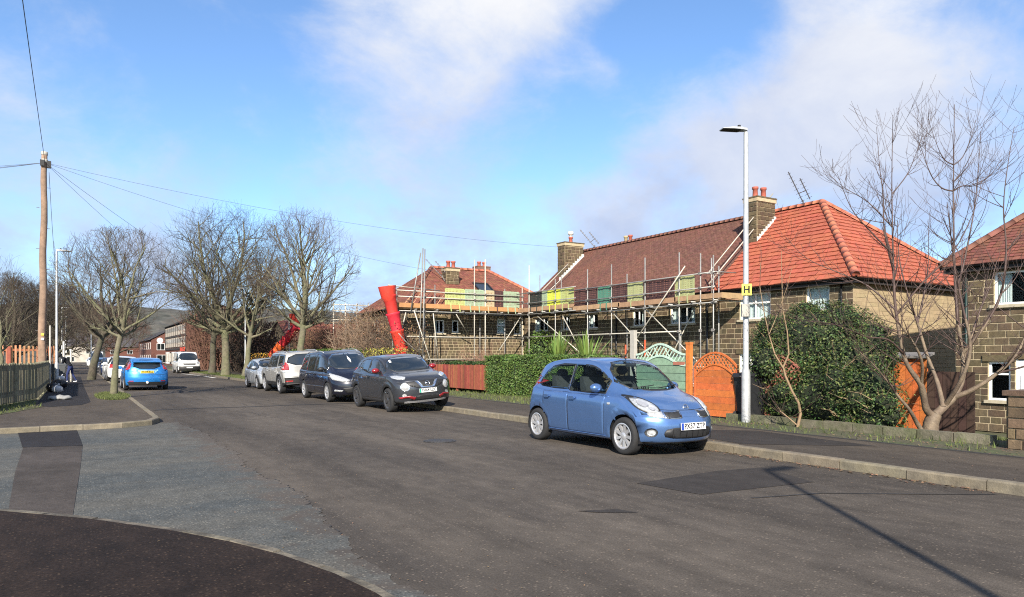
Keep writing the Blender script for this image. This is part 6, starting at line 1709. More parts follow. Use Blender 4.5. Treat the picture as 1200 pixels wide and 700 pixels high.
# green panel, its posts, and the orange arched gate
GRN = mat('sage_green_boards', (.195, .30, .205), .85, .2, 10, .4, 50, objr=.15, c2=(.15, .22, .15), c2scale=3, c2amt=.6)
PGRN = mat('pale_green_trellis', (.42, .56, .46), .8, .1, 8)
ORG = mat('orange_boards', (.50, .125, .026), .85, .22, 10, .4, 50, objr=.14, c2=(.36, .10, .03), c2scale=4, c2amt=.6)
ORGD = mat('orange_trellis', (.50, .14, .035), .8, .15, 8)
GPOST = mat('grey_concrete_post', (.36, .34, .30), .9, .15, 8, .2, 40)
CAPR = mat('reddish_board', (.33, .12, .08), .85, .2, 8)
X0 = 12.9
gp = thing('garden_fence', 'sage green fence panel with pale green arched trellis top behind the blue car', 'fence panel', (X0, 13.5, .12))
ya, yb = 12.74, 14.55
for i in range(7):
    z0 = .16 + i * .195; b = MB(); b.prism([(X0 - .0, ya, z0), (X0 - .026, ya, z0), (X0 - .012, ya, z0 + .205), (X0, ya, z0 + .205)], (0, yb - ya, 0)); b.obj('board', CAPR if i == 6 and False else GRN, gp)
arch_t = lambda u: 1.62 + .25 * math.sin(math.pi * u) ** 1.0 if True else 0
arch_b = lambda u: 1.36 + .22 * math.sin(math.pi * u) ** 1.3
tp = lambda u: 1.60 + .27 * (0.5 - 0.5 * math.cos(2 * math.pi * min(1, max(0, u)))) 
bt = lambda u: 1.33 + .24 * (0.5 - 0.5 * math.cos(2 * math.pi * u))
for i in range(2):   # shaped boards above the flat ones
    z0 = 1.525
    if i == 0:
        N_s = 14
        q = [(X0, ya + (yb - ya) * .18, z0 - .15)] + [(X0, ya + (yb - ya) * (.18 + .64 * k / N_s), max(z0 - .15, bt(.18 + .64 * k / N_s))) for k in range(N_s + 1)] + [(X0, ya + (yb - ya) * .82, z0 - .15)]
        b = MB(); b.prism(q, (-.014, 0, 0)); b.obj('board', GRN, gp)
def curve_bar(t, f, y0, y1, m, name, wd=.05, th_=.035, x=X0 - .02):
    n = 20; b = MB()
    for k in range(n):
        u0, u1 = k / n, (k + 1) / n; p, q = V((x, y0 + (y1 - y0) * u0, f(u0))), V((x, y0 + (y1 - y0) * u1, f(u1)))
        b.bar(p, q + (q - p) * .03, th_, wd, V((0, 0, 1)))
    b.obj(name, m, t)
curve_bar(gp, tp, ya, yb, PGRN, 'top_rail'); curve_bar(gp, bt, ya, yb, PGRN, 'bottom_rail')
def lattice(t, f0, f1, y0, y1, slope, pitch, m, name, x, wd=.03):
    k = -2.0
    while k < 3.0:
        lo = None; n = 30; pts = []
        for i in range(n + 1):
            u = i / n; y = y0 + (y1 - y0) * u; z = 1.2 + slope * (y - y0 - k)
            if f0(u) < z < f1(u): pts.append(V((x, y, z)))
        if len(pts) >= 2: b = MB(); b.bar(pts[0] - (pts[1] - pts[0]) * .5, pts[-1] + (pts[-1] - pts[-2]) * .5, .012, wd, V((1, 0, 0)).cross(pts[1] - pts[0])); b.obj(name, m, t)
        k += pitch
lattice(gp, bt, tp, ya, yb, -1.25, .13, PGRN, 'lattice_strip', X0 - .012); lattice(gp, bt, tp, ya, yb, 1.4, .39, PGRN, 'lattice_strip', X0 - .004, .022)
b = MB(); b.span((X0 - .04, ya + .03, 1.34), (X0 - .015, ya + .42, 1.42)); b.obj('patch_board', CAPR, gp)
b = MB(); b.span((X0 - .05, 14.62, 0), (X0 + .06, 14.78, 2.26)); po = b.obj('fence_post', GPOST); top(po, 'tall grey post at the left end of the sage green panel', 'post')
b = MB(); b.span((X0 - .06, 12.57, 0), (X0 + .05, 12.70, 1.86)); b.span((X0 - .068, 12.56, 1.86), (X0 + .058, 12.71, 1.90)); po = b.obj('fence_post', ORG); top(po, 'orange post between the green panel and the orange gate', 'post')
ga = thing('garden_gate', 'bright orange arched gate panel with a lattice top beside the street lamp', 'gate', (X0, 11.8, .12))
ya, yb = 11.12, 12.46
at_ = lambda u: 1.22 + .42 * math.sin(math.pi * (u * .94 + .03)) ** .75
ab_ = lambda u: 1.0 + .36 * math.sin(math.pi * (u * .94 + .03)) ** .9
for i in range(8):
    z0 = .14 + i * .155; b = MB()
    if z0 + .155 <= 1.02: q = [(X0, ya, z0), (X0, yb, z0), (X0, yb, z0 + .150), (X0, ya, z0 + .150)]
    else:
        q = [(X0, ya + (yb - ya) * k / 12, max(z0, min(z0 + .15, ab_(k / 12)))) for k in range(13)]; zb_ = [(p[0], p[1], z0) for p in q]
        us_ = [k for k in range(13) if q[k][2] > z0 + .004]
        if not us_: continue
        k0, k1 = max(0, us_[0] - 1), min(12, us_[-1] + 1)
        q = [zb_[k0], zb_[k1]] + [q[k] for k in range(k1, k0 - 1, -1) if q[k][2] > z0 + .004]
    b.prism(q, (-.016 - .006 * (i % 2), 0, 0)); b.obj('board', ORG, ga)
curve_bar(ga, at_, ya, yb, ORG, 'top_rail', .045, .035, X0 - .02); curve_bar(ga, ab_, ya, yb, ORG, 'middle_rail', .035, .03, X0 - .026)
lattice(ga, ab_, at_, ya, yb, -1.3, .10, ORGD, 'lattice_strip', X0 - .014, .024); lattice(ga, ab_, at_, ya, yb, 1.3, .10, ORGD, 'lattice_strip', X0 - .006, .024)
for y in (ya + .02, yb - .02): b = MB(); b.span((X0 - .03, y - .03, .12), (X0 + .01, y + .03, 1.24)); b.obj('stile', ORG, ga)
g2 = thing('trellis_panel', 'end of a brown orange lattice panel half hidden by the tall hedge', 'trellis', (X0 + .25, 10.2, .12))
ya2, yb2 = 9.7, 10.9
lattice(g2, lambda u: .9, lambda u: 1.3 + .28 * math.sin(math.pi * u), ya2, yb2, -1.3, .11, CAPR, 'lattice_strip', X0 + .25, .026); lattice(g2, lambda u: .9, lambda u: 1.3 + .28 * math.sin(math.pi * u), ya2, yb2, 1.3, .11, CAPR, 'lattice_strip', X0 + .26, .026); curve_bar(g2, lambda u: 1.3 + .28 * math.sin(math.pi * u), ya2, yb2, CAPR, 'top_rail', .04, .03, X0 + .24)
for i in range(5): b = MB(); b.span((X0 + .25, ya2, .14 + i * .155), (X0 + .27, yb2, .285 + i * .155)); b.obj('board', CAPR, g2)
os_ = thing('garden_fence', 'orange boarded fence panel behind the bare multi stemmed tree', 'fence panel', (16.2, 8.2, .0))
for i in range(6): y = 8.68 + i * .16; b = MB(); b.span((16.2, y, -.35), (16.225, y + .152, 1.50)); b.obj('board', ORG, os_)
for z in (.1, 1.2): b = MB(); b.span((16.225, 8.68, z), (16.27, 9.64, z + .08)); b.obj('rail', ORG, os_)
b = MB(); b.prism([(16.1, 8.6, 1.52), (16.1, 9.75, 1.52), (16.4, 9.75, 1.60), (16.4, 8.6, 1.60)], (0, 0, .05)); b.obj('capping', mat('felt_grey', (.16, .15, .14), .9, .2), os_)
ds_ = thing('shade_panel', 'added dark brown board panel standing for shade right of the orange fence panel', 'fence panel', (16.2, 8.15, 0))
for i in range(6): y = 7.68 + i * .165; b = MB(); b.span((16.2, y, -.35), (16.225, y + .157, 1.22)); b.obj('board', mat('shade_brown_board', (.050, .026, .019), .9, .2, 6, objr=.2), ds_)  # boards added here; their dark brown paints in the shade behind the tree
# stone gate pier at the right edge and the wall running on from it
GPIER = mat('pier_stone', (.13, .088, .052), .95, .3, 9, .5, 30, objr=.3, c2=(.07, .05, .035), c2scale=2, c2amt=.7)
pier = thing('gate_pier', 'square rough stone gate pier with flat cap at the right edge', 'gate pier', (12.75, 5.1, .1))
core = MB(); core.span((12.46, 4.86, 0), (13.04, 5.42, .94)); pc = core.obj('core', MORT, pier)
rr2 = random.Random(3)
for O, U, N, L in (((12.46, 5.42, .1), (0, -1, 0), (-1, 0, 0), .56), ((12.46, 4.86, .1), (1, 0, 0), (0, -1, 0), .58), ((13.04, 5.42, .1), (-1, 0, 0), (0, 1, 0), .58)):
    O, U, N = V(O), V(U), V(N)
    for u0, u1, z0, z1 in stone_course_layout(L, .84, [], .165, (.22, .4), rr2, .014):
        mt = MX((U * (u1 - u0), N * .03, V((0, 0, z1 - z0)))).transposed(); b = MB(); cc = O + U * (u0 + u1) / 2 + V((0, 0, (z0 + z1) / 2)); b.add([mt @ V(p) + cc for p in US.v], US.f); b.obj('stone', GPIER, pier)
b = MB(); b.prism([(12.40, 4.80, .94), (13.10, 4.80, .94), (13.10, 5.48, .94), (12.40, 5.48, .94)], (0, 0, .08)); b.obj('cap_stone', GPIER, pier)
gw = thing('garden_wall', 'low stone garden wall running on to the right of the gate pier', 'wall', (12.7, 3, .1))
b = MB(); b.span((12.6, 1.2, 0), (12.9, 4.82, .8)); b.obj('core', MORT, gw)
for u0, u1, z0, z1 in stone_course_layout(3.6, .68, [], .165, (.25, .5), rr2, .014):
    b = MB(); mt = MX((V((0, -1, 0)) * (u1 - u0), V((-1, 0, 0)) * .03, V((0, 0, z1 - z0)))).transposed(); cc = V((12.6, 4.82 - (u0 + u1) / 2, .1 + (z0 + z1) / 2)); b.add([mt @ V(p) + cc for p in US.v], US.f); b.obj('stone', GPIER, gw)
# low stone wall behind the blue car
lw2 = thing('garden_wall', 'low buff stone wall between the clipped hedge and the grey post', 'wall', (13.3, 16, .1))
b = MB(); b.span((13.3, 14.85, 0), (13.55, 17.4, 1.3)); b.obj('core', MORT, lw2)
for u0, u1, z0, z1 in stone_course_layout(2.55, 1.2, [], .17, (.25, .5), rr2, .016):
    b = MB(); mt = MX((V((0, -1, 0)) * (u1 - u0), V((-1, 0, 0)) * .025, V((0, 0, z1 - z0)))).transposed(); cc = V((13.3, 17.4 - (u0 + u1) / 2, .1 + (z0 + z1) / 2)); b.add([mt @ V(p) + cc for p in US.v], US.f); b.obj('stone', GRIT, lw2)
b = MB(); b.span((13.22, 14.85, 1.3), (13.63, 17.4, 1.39)); b.obj('coping', SILLM, lw2)

# ------------------------------------------------------------------ lamps, poles, wires
LAMPG = mat('galvanised_lamp_post', (.46, .47, .47), .5, .18, 8, metal=.3, c2=(.34, .35, .35), c2scale=2.2, c2amt=.6)
LED = mat('lamp_lens', (.5, .5, .48), .2, .05)
def lamp_post(label, x, y, h, arm, group, rbase=.085, rtop=.042, z0=.1, door=True, head=.62):
    t = thing('street_lamp', label, 'street lamp', (x, y, z0), 0, group)
    b = MB(); b.lathe([(rbase * 1.02, 0), (rbase, 1.05), (rbase * .92, 1.12), (rtop * 1.25, 1.2), (rtop, h)], 14); b.obj('column', LAMPG, t, True, world=False)
    a = V(arm).normalized(); s = V((-a.y, a.x, 0))
    b = MB(); c = V((0, 0, h)); b.tube([c - V((0, 0, .06)), c + V((0, 0, .04)), c + a * .12 + V((0, 0, .05))], .035, 8); b.obj('bracket', LAMPG, t, True, world=False)
    b = MB(); L = head
    prof = [(-.02, .05, .055), (.12, .11, .06), (.34, .135, .05), (L, .11, .018)]
    vs = []; 
    for u, w_, hh in prof:
        p = c + a * u + V((0, 0, .045))
        vs += [p - s * w_, p + s * w_, p + s * w_ * .75 + V((0, 0, hh)), p - s * w_ * .75 + V((0, 0, hh))]
    fs = []
    for i in range(3):
        for k in range(4): fs.append((i * 4 + k, i * 4 + (k + 1) % 4, i * 4 + 4 + (k + 1) % 4, i * 4 + 4 + k))
    fs += [(3, 2, 1, 0), (12, 13, 14, 15)]; b.add(vs, fs); hd = b.obj('lamp_head', LAMPG, t, world=False)
    b = MB(); q = c + a * .36 + V((0, 0, .036)); b.bar(q - a * .2, q + a * .2, .18, .012); b.obj('lens', DARKP, hd, world=False)
    b = MB(); q = c + a * .16; b.lathe([(.035, h + .1), (.035, h + .16), (.001, h + .17)], 10, (q.x, q.y, 0)); b.obj('photocell', DARKP, hd, True, world=False)
    return t
LG = 'street lamps along the pavements'
L1 = lamp_post('tall galvanised street lamp with a yellow hydrant plate beside the orange gate', 12.6, 10.65, 6.38, (-.85, .35, 0), LG, .095, .05, head=.58)
YP = mat('yellow_sign', (.80, .66, .08), .5, .03)
b = MB(); b.span((12.44, 10.46, 3.02), (12.452, 10.7, 3.3)); 
u_ = V((.78, -.62, 0)); n_ = V((-.62, -.78, 0))
hs = thing('hydrant_sign', 'yellow hydrant plate lettered H strapped to the tall street lamp', 'sign', (12.6, 10.65, 2.86))
def plate_at(t, c, w_, h, m, name, d=.012, parent=None):
    b = MB(); c = V(c); b.bar(c - u_ * w_ / 2, c + u_ * w_ / 2, h, d, n_); return b.obj(name, m, parent or t)
cH = V((12.6, 10.65, 3.02)) + n_ * .075
pl_ = plate_at(hs, cH, .21, .25, YP, 'sign_plate')
def letter_on(parent, s, c, size, m, name='lettering', bold=.004):
    me = text_mesh(s, size, m, name, bold); me.transform(MX(((u_.x, 0, n_.x, 0), (u_.y, 0, n_.y, 0), (0, 1, 0, 0), (0, 0, 0, 1)))); me.transform(MX.Translation(V(c) - worg(parent))); return link(name, me, parent)
for dx in (-.05, .05): plate_at(hs, cH + n_ * .008 + u_ * dx, .032, .16, DARKP, 'lettering', .004)
plate_at(hs, cH + n_ * .008, .075, .03, DARKP, 'lettering', .004)

cx_ = thing('control_box', 'small pale grey box strapped to the lamp below the yellow plate', 'box', (12.6, 10.65, 2.35))
b = MB(); c0 = V((12.6, 10.65, 2.56)) + n_ * .10 - u_ * .03; b.bar(c0 - u_ * .085, c0 + u_ * .085, .27, .1, n_); b.obj('case', GPOST, cx_); b = MB(); b.lathe([(.06, 2.44), (.06, 2.47)], 12, (12.6, 10.65, 0)); b.lathe([(.06, 2.64), (.06, 2.67)], 12, (12.6, 10.65, 0)); b.obj('strap', LAMPG, cx_)
lamp_post('street lamp on the near left kerb whose shadow falls across the road', 1.42, -2.8, 6.5, (.8, .1, 0), LG)
lamp_post('slim street lamp right of the telegraph pole', -.74, 39.8, 6.4, (.9, 0, 0), LG)
lamp_post('distant street lamp left of the dark figure', -1.15, 86, 6.4, (.9, 0, 0), LG, door=False)
lamp_post('farthest street lamp above the left footway', -1.0, 106, 6.4, (.9, 0, 0), LG)
lamp_post('short lamp column beside the dark tree trunk on the left kerb', 1.2, 72, 4.2, (.4, -1, 0), LG, head=.4)
lamp_post('slim street lamp between the trunks on the right verge', 10.7, 55, 6.4, (-.9, 0, 0), LG)
POLE = mat('weathered_pole', (.27, .18, .125), .95, .25, 5, .5, 25, c2=(.18, .125, .09), c2scale=1.2, c2amt=.7)
pt = thing('telegraph_pole', 'tall wooden telegraph pole carrying overhead wires', 'telegraph pole', (-1.25, 37.5, .1))
PH = 10.55
b = MB(); n_r = 24; b.tube([(.02 * math.sin(i * .8) + .10 * i / n_r, 0, (PH - .1) * i / n_r) for i in range(n_r + 1)], [.165 - .05 * i / n_r + .004 * math.sin(i * 3.1) for i in range(n_r + 1)], 14); b.obj('pole', POLE, pt, True, world=False)
b = MB(); b.lathe([(.13, PH - .55), (.135, PH - .5), (.135, PH - .42), (.12, PH - .4)], 14, (.1, 0, 0)); b.lathe([(.125, PH - .22), (.13, PH - .2), (.13, PH - .08), (.001, PH - .04)], 14, (.1, 0, 0)); b.obj('collar', GPOST, pt, True, world=False)
b = MB(); b.box((.27, -.02, PH - .62), (.16, .16, .3)); b.box((.02, -.17, PH - .6), (.16, .08, .26)); b.obj('junction_box', BLACKP, pt, world=False)
for i in range(8): b = MB(); s = 1 if i % 2 else -1; z = 2.6 + i * .9; b.tube([(s * .14 + .08 * z / PH, 0, z), (s * .26 + .08 * z / PH, 0, z)], .012, 5); b.obj('step_iron', COUP, pt, world=False)
b = MB(); b.box((.03, -.165, 2.42), (.11, .01, .09)); b.obj('notice', YP, pt, world=False); b = MB(); b.box((.03, -.165, 2.22), (.11, .01, .1)); b.obj('notice', WPLATE, pt, world=False)
wire_m = mat('black_wire', (.085, .09, .10), .7, 0)
TOPP = V((-1.13, 37.5, PH - .45))
def wire(label, a, c, sag, r=.014, n=16):
    a, c = V(a), V(c); pts = []
    for i in range(n + 1):
        t = i / n; p = a.lerp(c, t); p.z -= sag * 4 * t * (1 - t); pts.append(p)
    b = MB(); b.tube(pts, r, 4); o = b.obj('overhead_wire', wire_m); top(o, label, 'wire', 'overhead wires from the telegraph pole'); return o
wire('overhead wire rising steeply out of the top left of the picture', TOPP, (-.85, -8, 9.3), .12, .010)
wire('longest overhead wire, ending at the chimney of the brown roof', TOPP, (25.6, 35.8, 8.3), .55, .0065, 30)
wire('second long overhead wire ending at the chimney of the hipped corner house', TOPP, (19.5, 39.5, 6.7), .5, .0065, 30)
wire('third wire sloping behind the leafless trees to the stone hall', TOPP, (16.5, 65, 4.9), .6, .009, 24)
wire('lowest wire sloping down to the trees right of the pole', TOPP, (10, 62, 5.4), .4, .009, 24)
wire('thin wire leaving level to the left edge', TOPP, (-20, 52, 10.2), .3, .008)
wire('second thin wire falling to the left edge', TOPP, (-16, 40, 7.8), .3, .008)
wire('third thin wire falling lower to the left edge', TOPP, (-14, 34, 7.0), .4, .008)
wire('slack wire dropping close to the pole towards the slim lamp', TOPP + V((.15, 0, -.4)), (-.6, 44, 4.2), 1.4, .009)

# ------------------------------------------------------------------ bins, bags, small posts by the left fence
BIN = mat('black_bin_plastic', (.015, .016, .018), .5, .15, 8)
def wheelie(label, x, y, rz, m=BIN, z=.11):
    t = thing('wheelie_bin', label, 'bin', (x, y, z), rz)
    b = MB(); lo = [(-.22, -.25), (.22, -.25), (.22, .22), (-.22, .22)]; hi_ = [(-.28, -.32), (.28, -.32), (.28, .30), (-.28, .30)]
    b.add([(a, c, .06) for a, c in lo] + [(a, c, .98) for a, c in hi_], ((3, 2, 1, 0), (0, 1, 5, 4), (1, 2, 6, 5), (2, 3, 7, 6), (3, 0, 4, 7))); b.obj('body', m, t, world=False)
    b = MB(); b.prism([(-.30, -.36, .98), (-.30, .32, 1.0), (-.30, .30, 1.06), (-.30, -.1, 1.09), (-.30, -.36, 1.03)], (.6, 0, 0)); b.obj('lid', m, t, world=False)
    for s in (-1, 1): b = MB(); b.lathe([(.001, -.03), (.1, -.03), (.1, .03), (.001, .03)], 12, (s * .25, .24, .1), 'X'); b.obj('wheel', TYRE, t, world=False)
    b = MB(); b.tube([(-.22, .34, .98), (.22, .34, .98)], .02, 6); b.obj('handle', m, t, world=False)
wheelie('black wheelie bin tucked between the orange gate and the hedge', 13.05, 10.85, 1.4)
wheelie('dark grey wheelie bin by the end of the picket fence', -.72, 42.5, 1.5, mat('grey_bin', (.07, .075, .078), .5, .1, 8))
wheelie('black wheelie bin behind the dark grey one on the left footway', -.70, 44.0, 1.6)
def bag(label, x, y, z, r, m, seed):
    rr_ = random.Random(seed); b = MB(); b.sphere((0, 0, r * .72), (r, r * .85, r * .8), 18, 12)
    ph = [rr_.uniform(0, 6) for _ in range(6)]
    b.v = [(x_ * (1 + .1 * math.sin(5 * math.atan2(y_, x_) + ph[0] + z_ * 9) + .06 * math.sin(11 * z_ / r + ph[1])), y_ * (1 + .1 * math.sin(4 * math.atan2(y_, x_) + ph[2])), max(0, z_ * (1 + .05 * math.sin(7 * x_ / r + ph[3])))) for x_, y_, z_ in b.v]
    b.tube([(0, 0, r * 1.42), (.02, 0, r * 1.62), (.06, .03, r * 1.8)], [r * .12, r * .1, r * .22], 8)
    b.v = [(a + x, c + y, e + z) for a, c, e in b.v]; o = b.obj('rubbish_bag', m, None, True); return top(o, label, 'bag')
SACK = mat('black_sack', (.012, .012, .016), .3, .1, 8, .3, 15); WSACK = mat('white_sack', (.52, .52, .53), .6, .12, 12, .3, 20)
bag('black rubbish sack nearest the person on the left footway', -.60, 37.5, .11, .30, SACK, 1); bag('black rubbish sack against the picket fence', -.78, 34.6, .11, .25, SACK, 2)
bag('small white bag lying on the black sacks', -.60, 33.6, .11, .19, WSACK, 3); bag('white carrier bag on the edge of the black sack', -.52, 37.0, .50, .14, WSACK, 4)
b = MB(); b.sphere((-.42, 28.2, .16), (.34, .22, .10), 16, 8); b.v = [(x + .03 * math.sin(y * 30), y, max(.11, z + .02 * math.sin(x * 25))) for x, y, z in b.v]; o = b.obj('rubbish_bag', mat('pale_grey_sheet', (.27, .27, .26), .7, .2, 12, .4, 20), None, True); top(o, 'pale crumpled bag lying alone on the dark footway', 'bag')
for lab, x, y, h, r in (('slim grey marker post beside the telegraph pole', -.98, 39.0, 2.9, .04), ('wooden post at the garden entrance beyond the bins', -.55, 47.5, 2.35, .07), ('second wooden post at the garden entrance', -.20, 47.8, 1.9, .06), ('white pipe standing behind the orange pale fence', -5.0, 50, 3.2, .13)):
    b = MB(); b.lathe([(r, 0), (r * .95, h), (r * .5, h + .03), (.001, h + .04)], 10, (x, y, .05)); o = b.obj('post', WPLATE if 'white' in lab else (GPOST if 'grey' in lab else PALET), None, True); top(o, lab, 'post')
# ------------------------------------------------------------------ bare trees
BARK = mat('grey_bark', (.135, .118, .080), .95, .35, 6, .6, 25, c2=(.115, .125, .06), c2scale=1.6, c2amt=.7)
BARKD = mat('dark_bark', (.075, .060, .045), .95, .35, 6, .6, 25, c2=(.07, .075, .04), c2scale=1.5, c2amt=.6)
TWIG = mat('winter_twigs', (.085, .062, .045), .95, .25, 3)
TWIGD = mat('dark_winter_twigs', (.050, .038, .028), .95, .25, 3)
TWIGB = mat('brown_red_twigs', (.105, .052, .034), .95, .3, 2)
def tree(label, x, y, h, spread, rt, fork, lean=(0, 0), seed=1, bark=BARK, twig=TWIG, limbs=7, dens=(8, 6, 5), z=.1, crown_c=.62, up=.35, trunk_pts=None, low=.32, group=None, thin=1.0, name='bare_tree', flat=.5):
    r = random.Random(seed)
    t = thing(name, label, 'tree', (x, y, z), 0, group)
    base = V((0, 0, 0)); T = MB(); C = MB()
    topz = h; cz = h * crown_c; rz_up = h - cz; rz_dn = cz - h * low
    def room(p, d):
        """distance from p along d to the crown envelope"""
        lo, hi = 0.0, spread * 2.5
        for _ in range(12):
            m = (lo + hi) / 2; q = p + d * m
            rz_ = rz_up if q.z > cz else rz_dn
            k = (q.x - lean[0] * q.z / h) ** 2 / spread ** 2 + (q.y - lean[1] * q.z / h) ** 2 / spread ** 2 + ((q.z - cz) / rz_) ** 2
            if k < 1: lo = m
            else: hi = m
        return lo
    def grow(p, d, L, rad_, lvl):
        n = (7, 6, 5, 4, 3)[min(lvl, 4)]; pts = [p]; rr = [rad_]; cur = d.normalized(); q = p
        wig = (.10, .16, .20, .22, .22)[min(lvl, 4)]
        for i in range(n):
            cur = (cur + V((r.gauss(0, wig), r.gauss(0, wig), r.gauss(0, wig) + up * .16))).normalized()
            q = q + cur * (L / n); pts.append(q); rr.append(max(.0035 * thin, rad_ * (1 - .78 * ((i + 1) / n))))
        (T if False else C).tube(pts, rr, (6, 5, 4, 3, 3)[min(lvl, 4)], False, 0 if lvl < 2 else 1)
        if lvl >= len(dens): return
        k = dens[lvl]
        for j in range(k):
            s = (.22 + .78 * (j + r.uniform(.2, .8)) / k) * n; i = min(n - 1, int(s)); pp = pts[i].lerp(pts[i + 1], s - i)
            ax = (pts[i + 1] - pts[i]).normalized(); az = r.uniform(0, 6.283)
            u = ax.cross(V((0, 0, 1)) if abs(ax.z) < .95 else V((1, 0, 0))).normalized(); v = ax.cross(u)
            an = r.uniform(.45, 1.0) * (1.05 if lvl == 0 else 1)
            nd = ax * math.cos(an) + (u * math.cos(az) + v * math.sin(az)) * math.sin(an); nd.z += up * .25; nd.normalize()
            rm = room(pp, nd)
            LL = min(rm * r.uniform(.8, 1.05), L * r.uniform(.5, .85))
            if LL < .12: LL = r.uniform(.08, .2) * min(1, L)
            grow(pp, nd, LL, rr[i] * r.uniform(.42, .6), lvl + 1)
    fz = h * fork
    if trunk_pts: tp_ = [V(p) for p in trunk_pts]
    else: tp_ = [V((lean[0] * (i / 6) * fork + r.gauss(0, .03), lean[1] * (i / 6) * fork + r.gauss(0, .03), fz * i / 6 - .12 * (i == 0))) for i in range(7)]
    n = len(tp_)
    rs = [rt * (1.35 if i == 0 else 1.08 if i == 1 else 1.0 - .22 * i / n) for i in range(n)]
    # refine trunk for a slightly knobbly outline
    P2, R2 = [], []
    for i in range(n - 1):
        for q in range(4): P2.append(tp_[i].lerp(tp_[i + 1], q / 4)); R2.append((rs[i] + (rs[i + 1] - rs[i]) * q / 4) * (1 + r.uniform(-.05, .05)))
    P2.append(tp_[-1]); R2.append(rs[-1])
    T.tube(P2, R2, 12, False)
    T.obj('trunk', bark, t, True, world=False)
    tip = tp_[-1]; d0 = (tp_[-1] - tp_[-2]).normalized()
    for j in range(limbs):
        az = j * 2.4 + r.uniform(-.3, .3); an = .08 if j == 0 else min(1.5, math.acos(1 - .92 * (j / limbs)) * r.uniform(.9, 1.1))
        nd = V((math.cos(az) * math.sin(an), math.sin(az) * math.sin(an), math.cos(an)))
        k = r.uniform(.55, 1.0); pp = tp_[0].lerp(tip, 1) - d0 * (fz * .22 * j / limbs)
        L = room(pp, nd) * r.uniform(.85, 1.0)
        grow(pp, nd, L, rs[-1] * r.uniform(.58, .82), 0)
    C.obj('crown', [bark, twig], t, True, world=False)
    return t
SG = 'bare street trees'
tree('young bare tree leaning right on the left grass verge by the bright blue car', 1.22, 30.3, 6.3, 2.5, .105, .34, (.35, -.05), 3, limbs=10, dens=(8, 5, 5), crown_c=.66, low=.36, up=.5, group=SG, trunk_pts=[(0, 0, -.1), (.05, 0, .8), (.10, 0, 1.6), (.20, 0, 2.1), (.34, 0, 2.6)])
tree('dark trunked bare tree on the left kerb beyond the white cars', .85, 51.5, 8.4, 3.2, .19, .36, (.6, 0), 5, BARKD, TWIGD, limbs=11, dens=(8, 6, 5), group=SG, trunk_pts=[(0, 0, -.1), (.15, 0, 1), (.4, 0, 2), (.7, 0, 3.1)])
tree('biggest bare street tree with a thick straight pale trunk', 9.75, 57.5, 13.3, 5.4, .30, .30, (.0, 0), 8, BARK, TWIGD, limbs=15, dens=(9, 7, 6), crown_c=.60, low=.22, up=.26, thin=1.1, group=SG, flat=.75)
tree('bare street tree just behind the biggest one with a dark leaning trunk', 10.1, 66, 10.8, 4.0, .27, .34, (.5, .5), 9, BARKD, TWIGD, limbs=9, dens=(7, 6, 5), group=SG, low=.36)
tree('slanting pale bare tree right of the biggest tree', 10.5, 54.2, 9.2, 3.3, .19, .36, (.9, 0), 12, BARK, TWIGD, limbs=7, dens=(8, 6, 5), group=SG, trunk_pts=[(0, 0, -.1), (.2, 0, 1), (.25, 0, 2), (.45, 0, 3.3)])
tree('broad bare tree with lopped pale limbs in front of the farther chute', 12.05, 44.4, 10.8, 3.5, .23, .36, (.15, 0), 13, BARK, TWIG, limbs=12, dens=(9, 6, 5), crown_c=.64, low=.28, up=.45, group=SG, trunk_pts=[(0, 0, -.1), (-.1, 0, 1), (-.15, 0, 2), (.0, 0, 3), (.05, 0, 3.9)])
tree('thin bare sapling behind the orange pale fence', -3.2, 44, 7.0, 1.5, .09, .28, (0, 0), 15, BARK, TWIG, limbs=5, dens=(6, 5, 4), low=.2, up=.9)
GB = 'trees and tall scrub closing the street'
for i, (x, y, h, s, sd, lab) in enumerate(((-1.5, 78, 8.5, 4.2, 21, 'dark bare tree over the left footway beyond the figure'), (-2.5, 96, 10, 5, 22, 'dark bare tree behind the distant lamps'), (2.4, 150, 12, 7.5, 23, 'broad brown bare tree in the middle of the far street'),
        (-4, 66, 8, 3.6, 24, 'dark bare tree behind the dark brick house'), (8.0, 178, 11, 7, 25, 'far bare tree beside the brick shop block'), (-7, 120, 12, 6.5, 26, 'tall bare tree far left behind the lamps'), (-9, 92, 11, 5, 29, 'bare tree left of the telegraph pole far off'))):
    tree(lab, x, y, h, s, .25, .24, (0, 0), sd, BARKD, TWIGB if i in (2, 4) else TWIGD, limbs=9, dens=(9, 7, 5), low=.12, group=GB, z=0, thin=3.0 if y > 110 else 1.8)
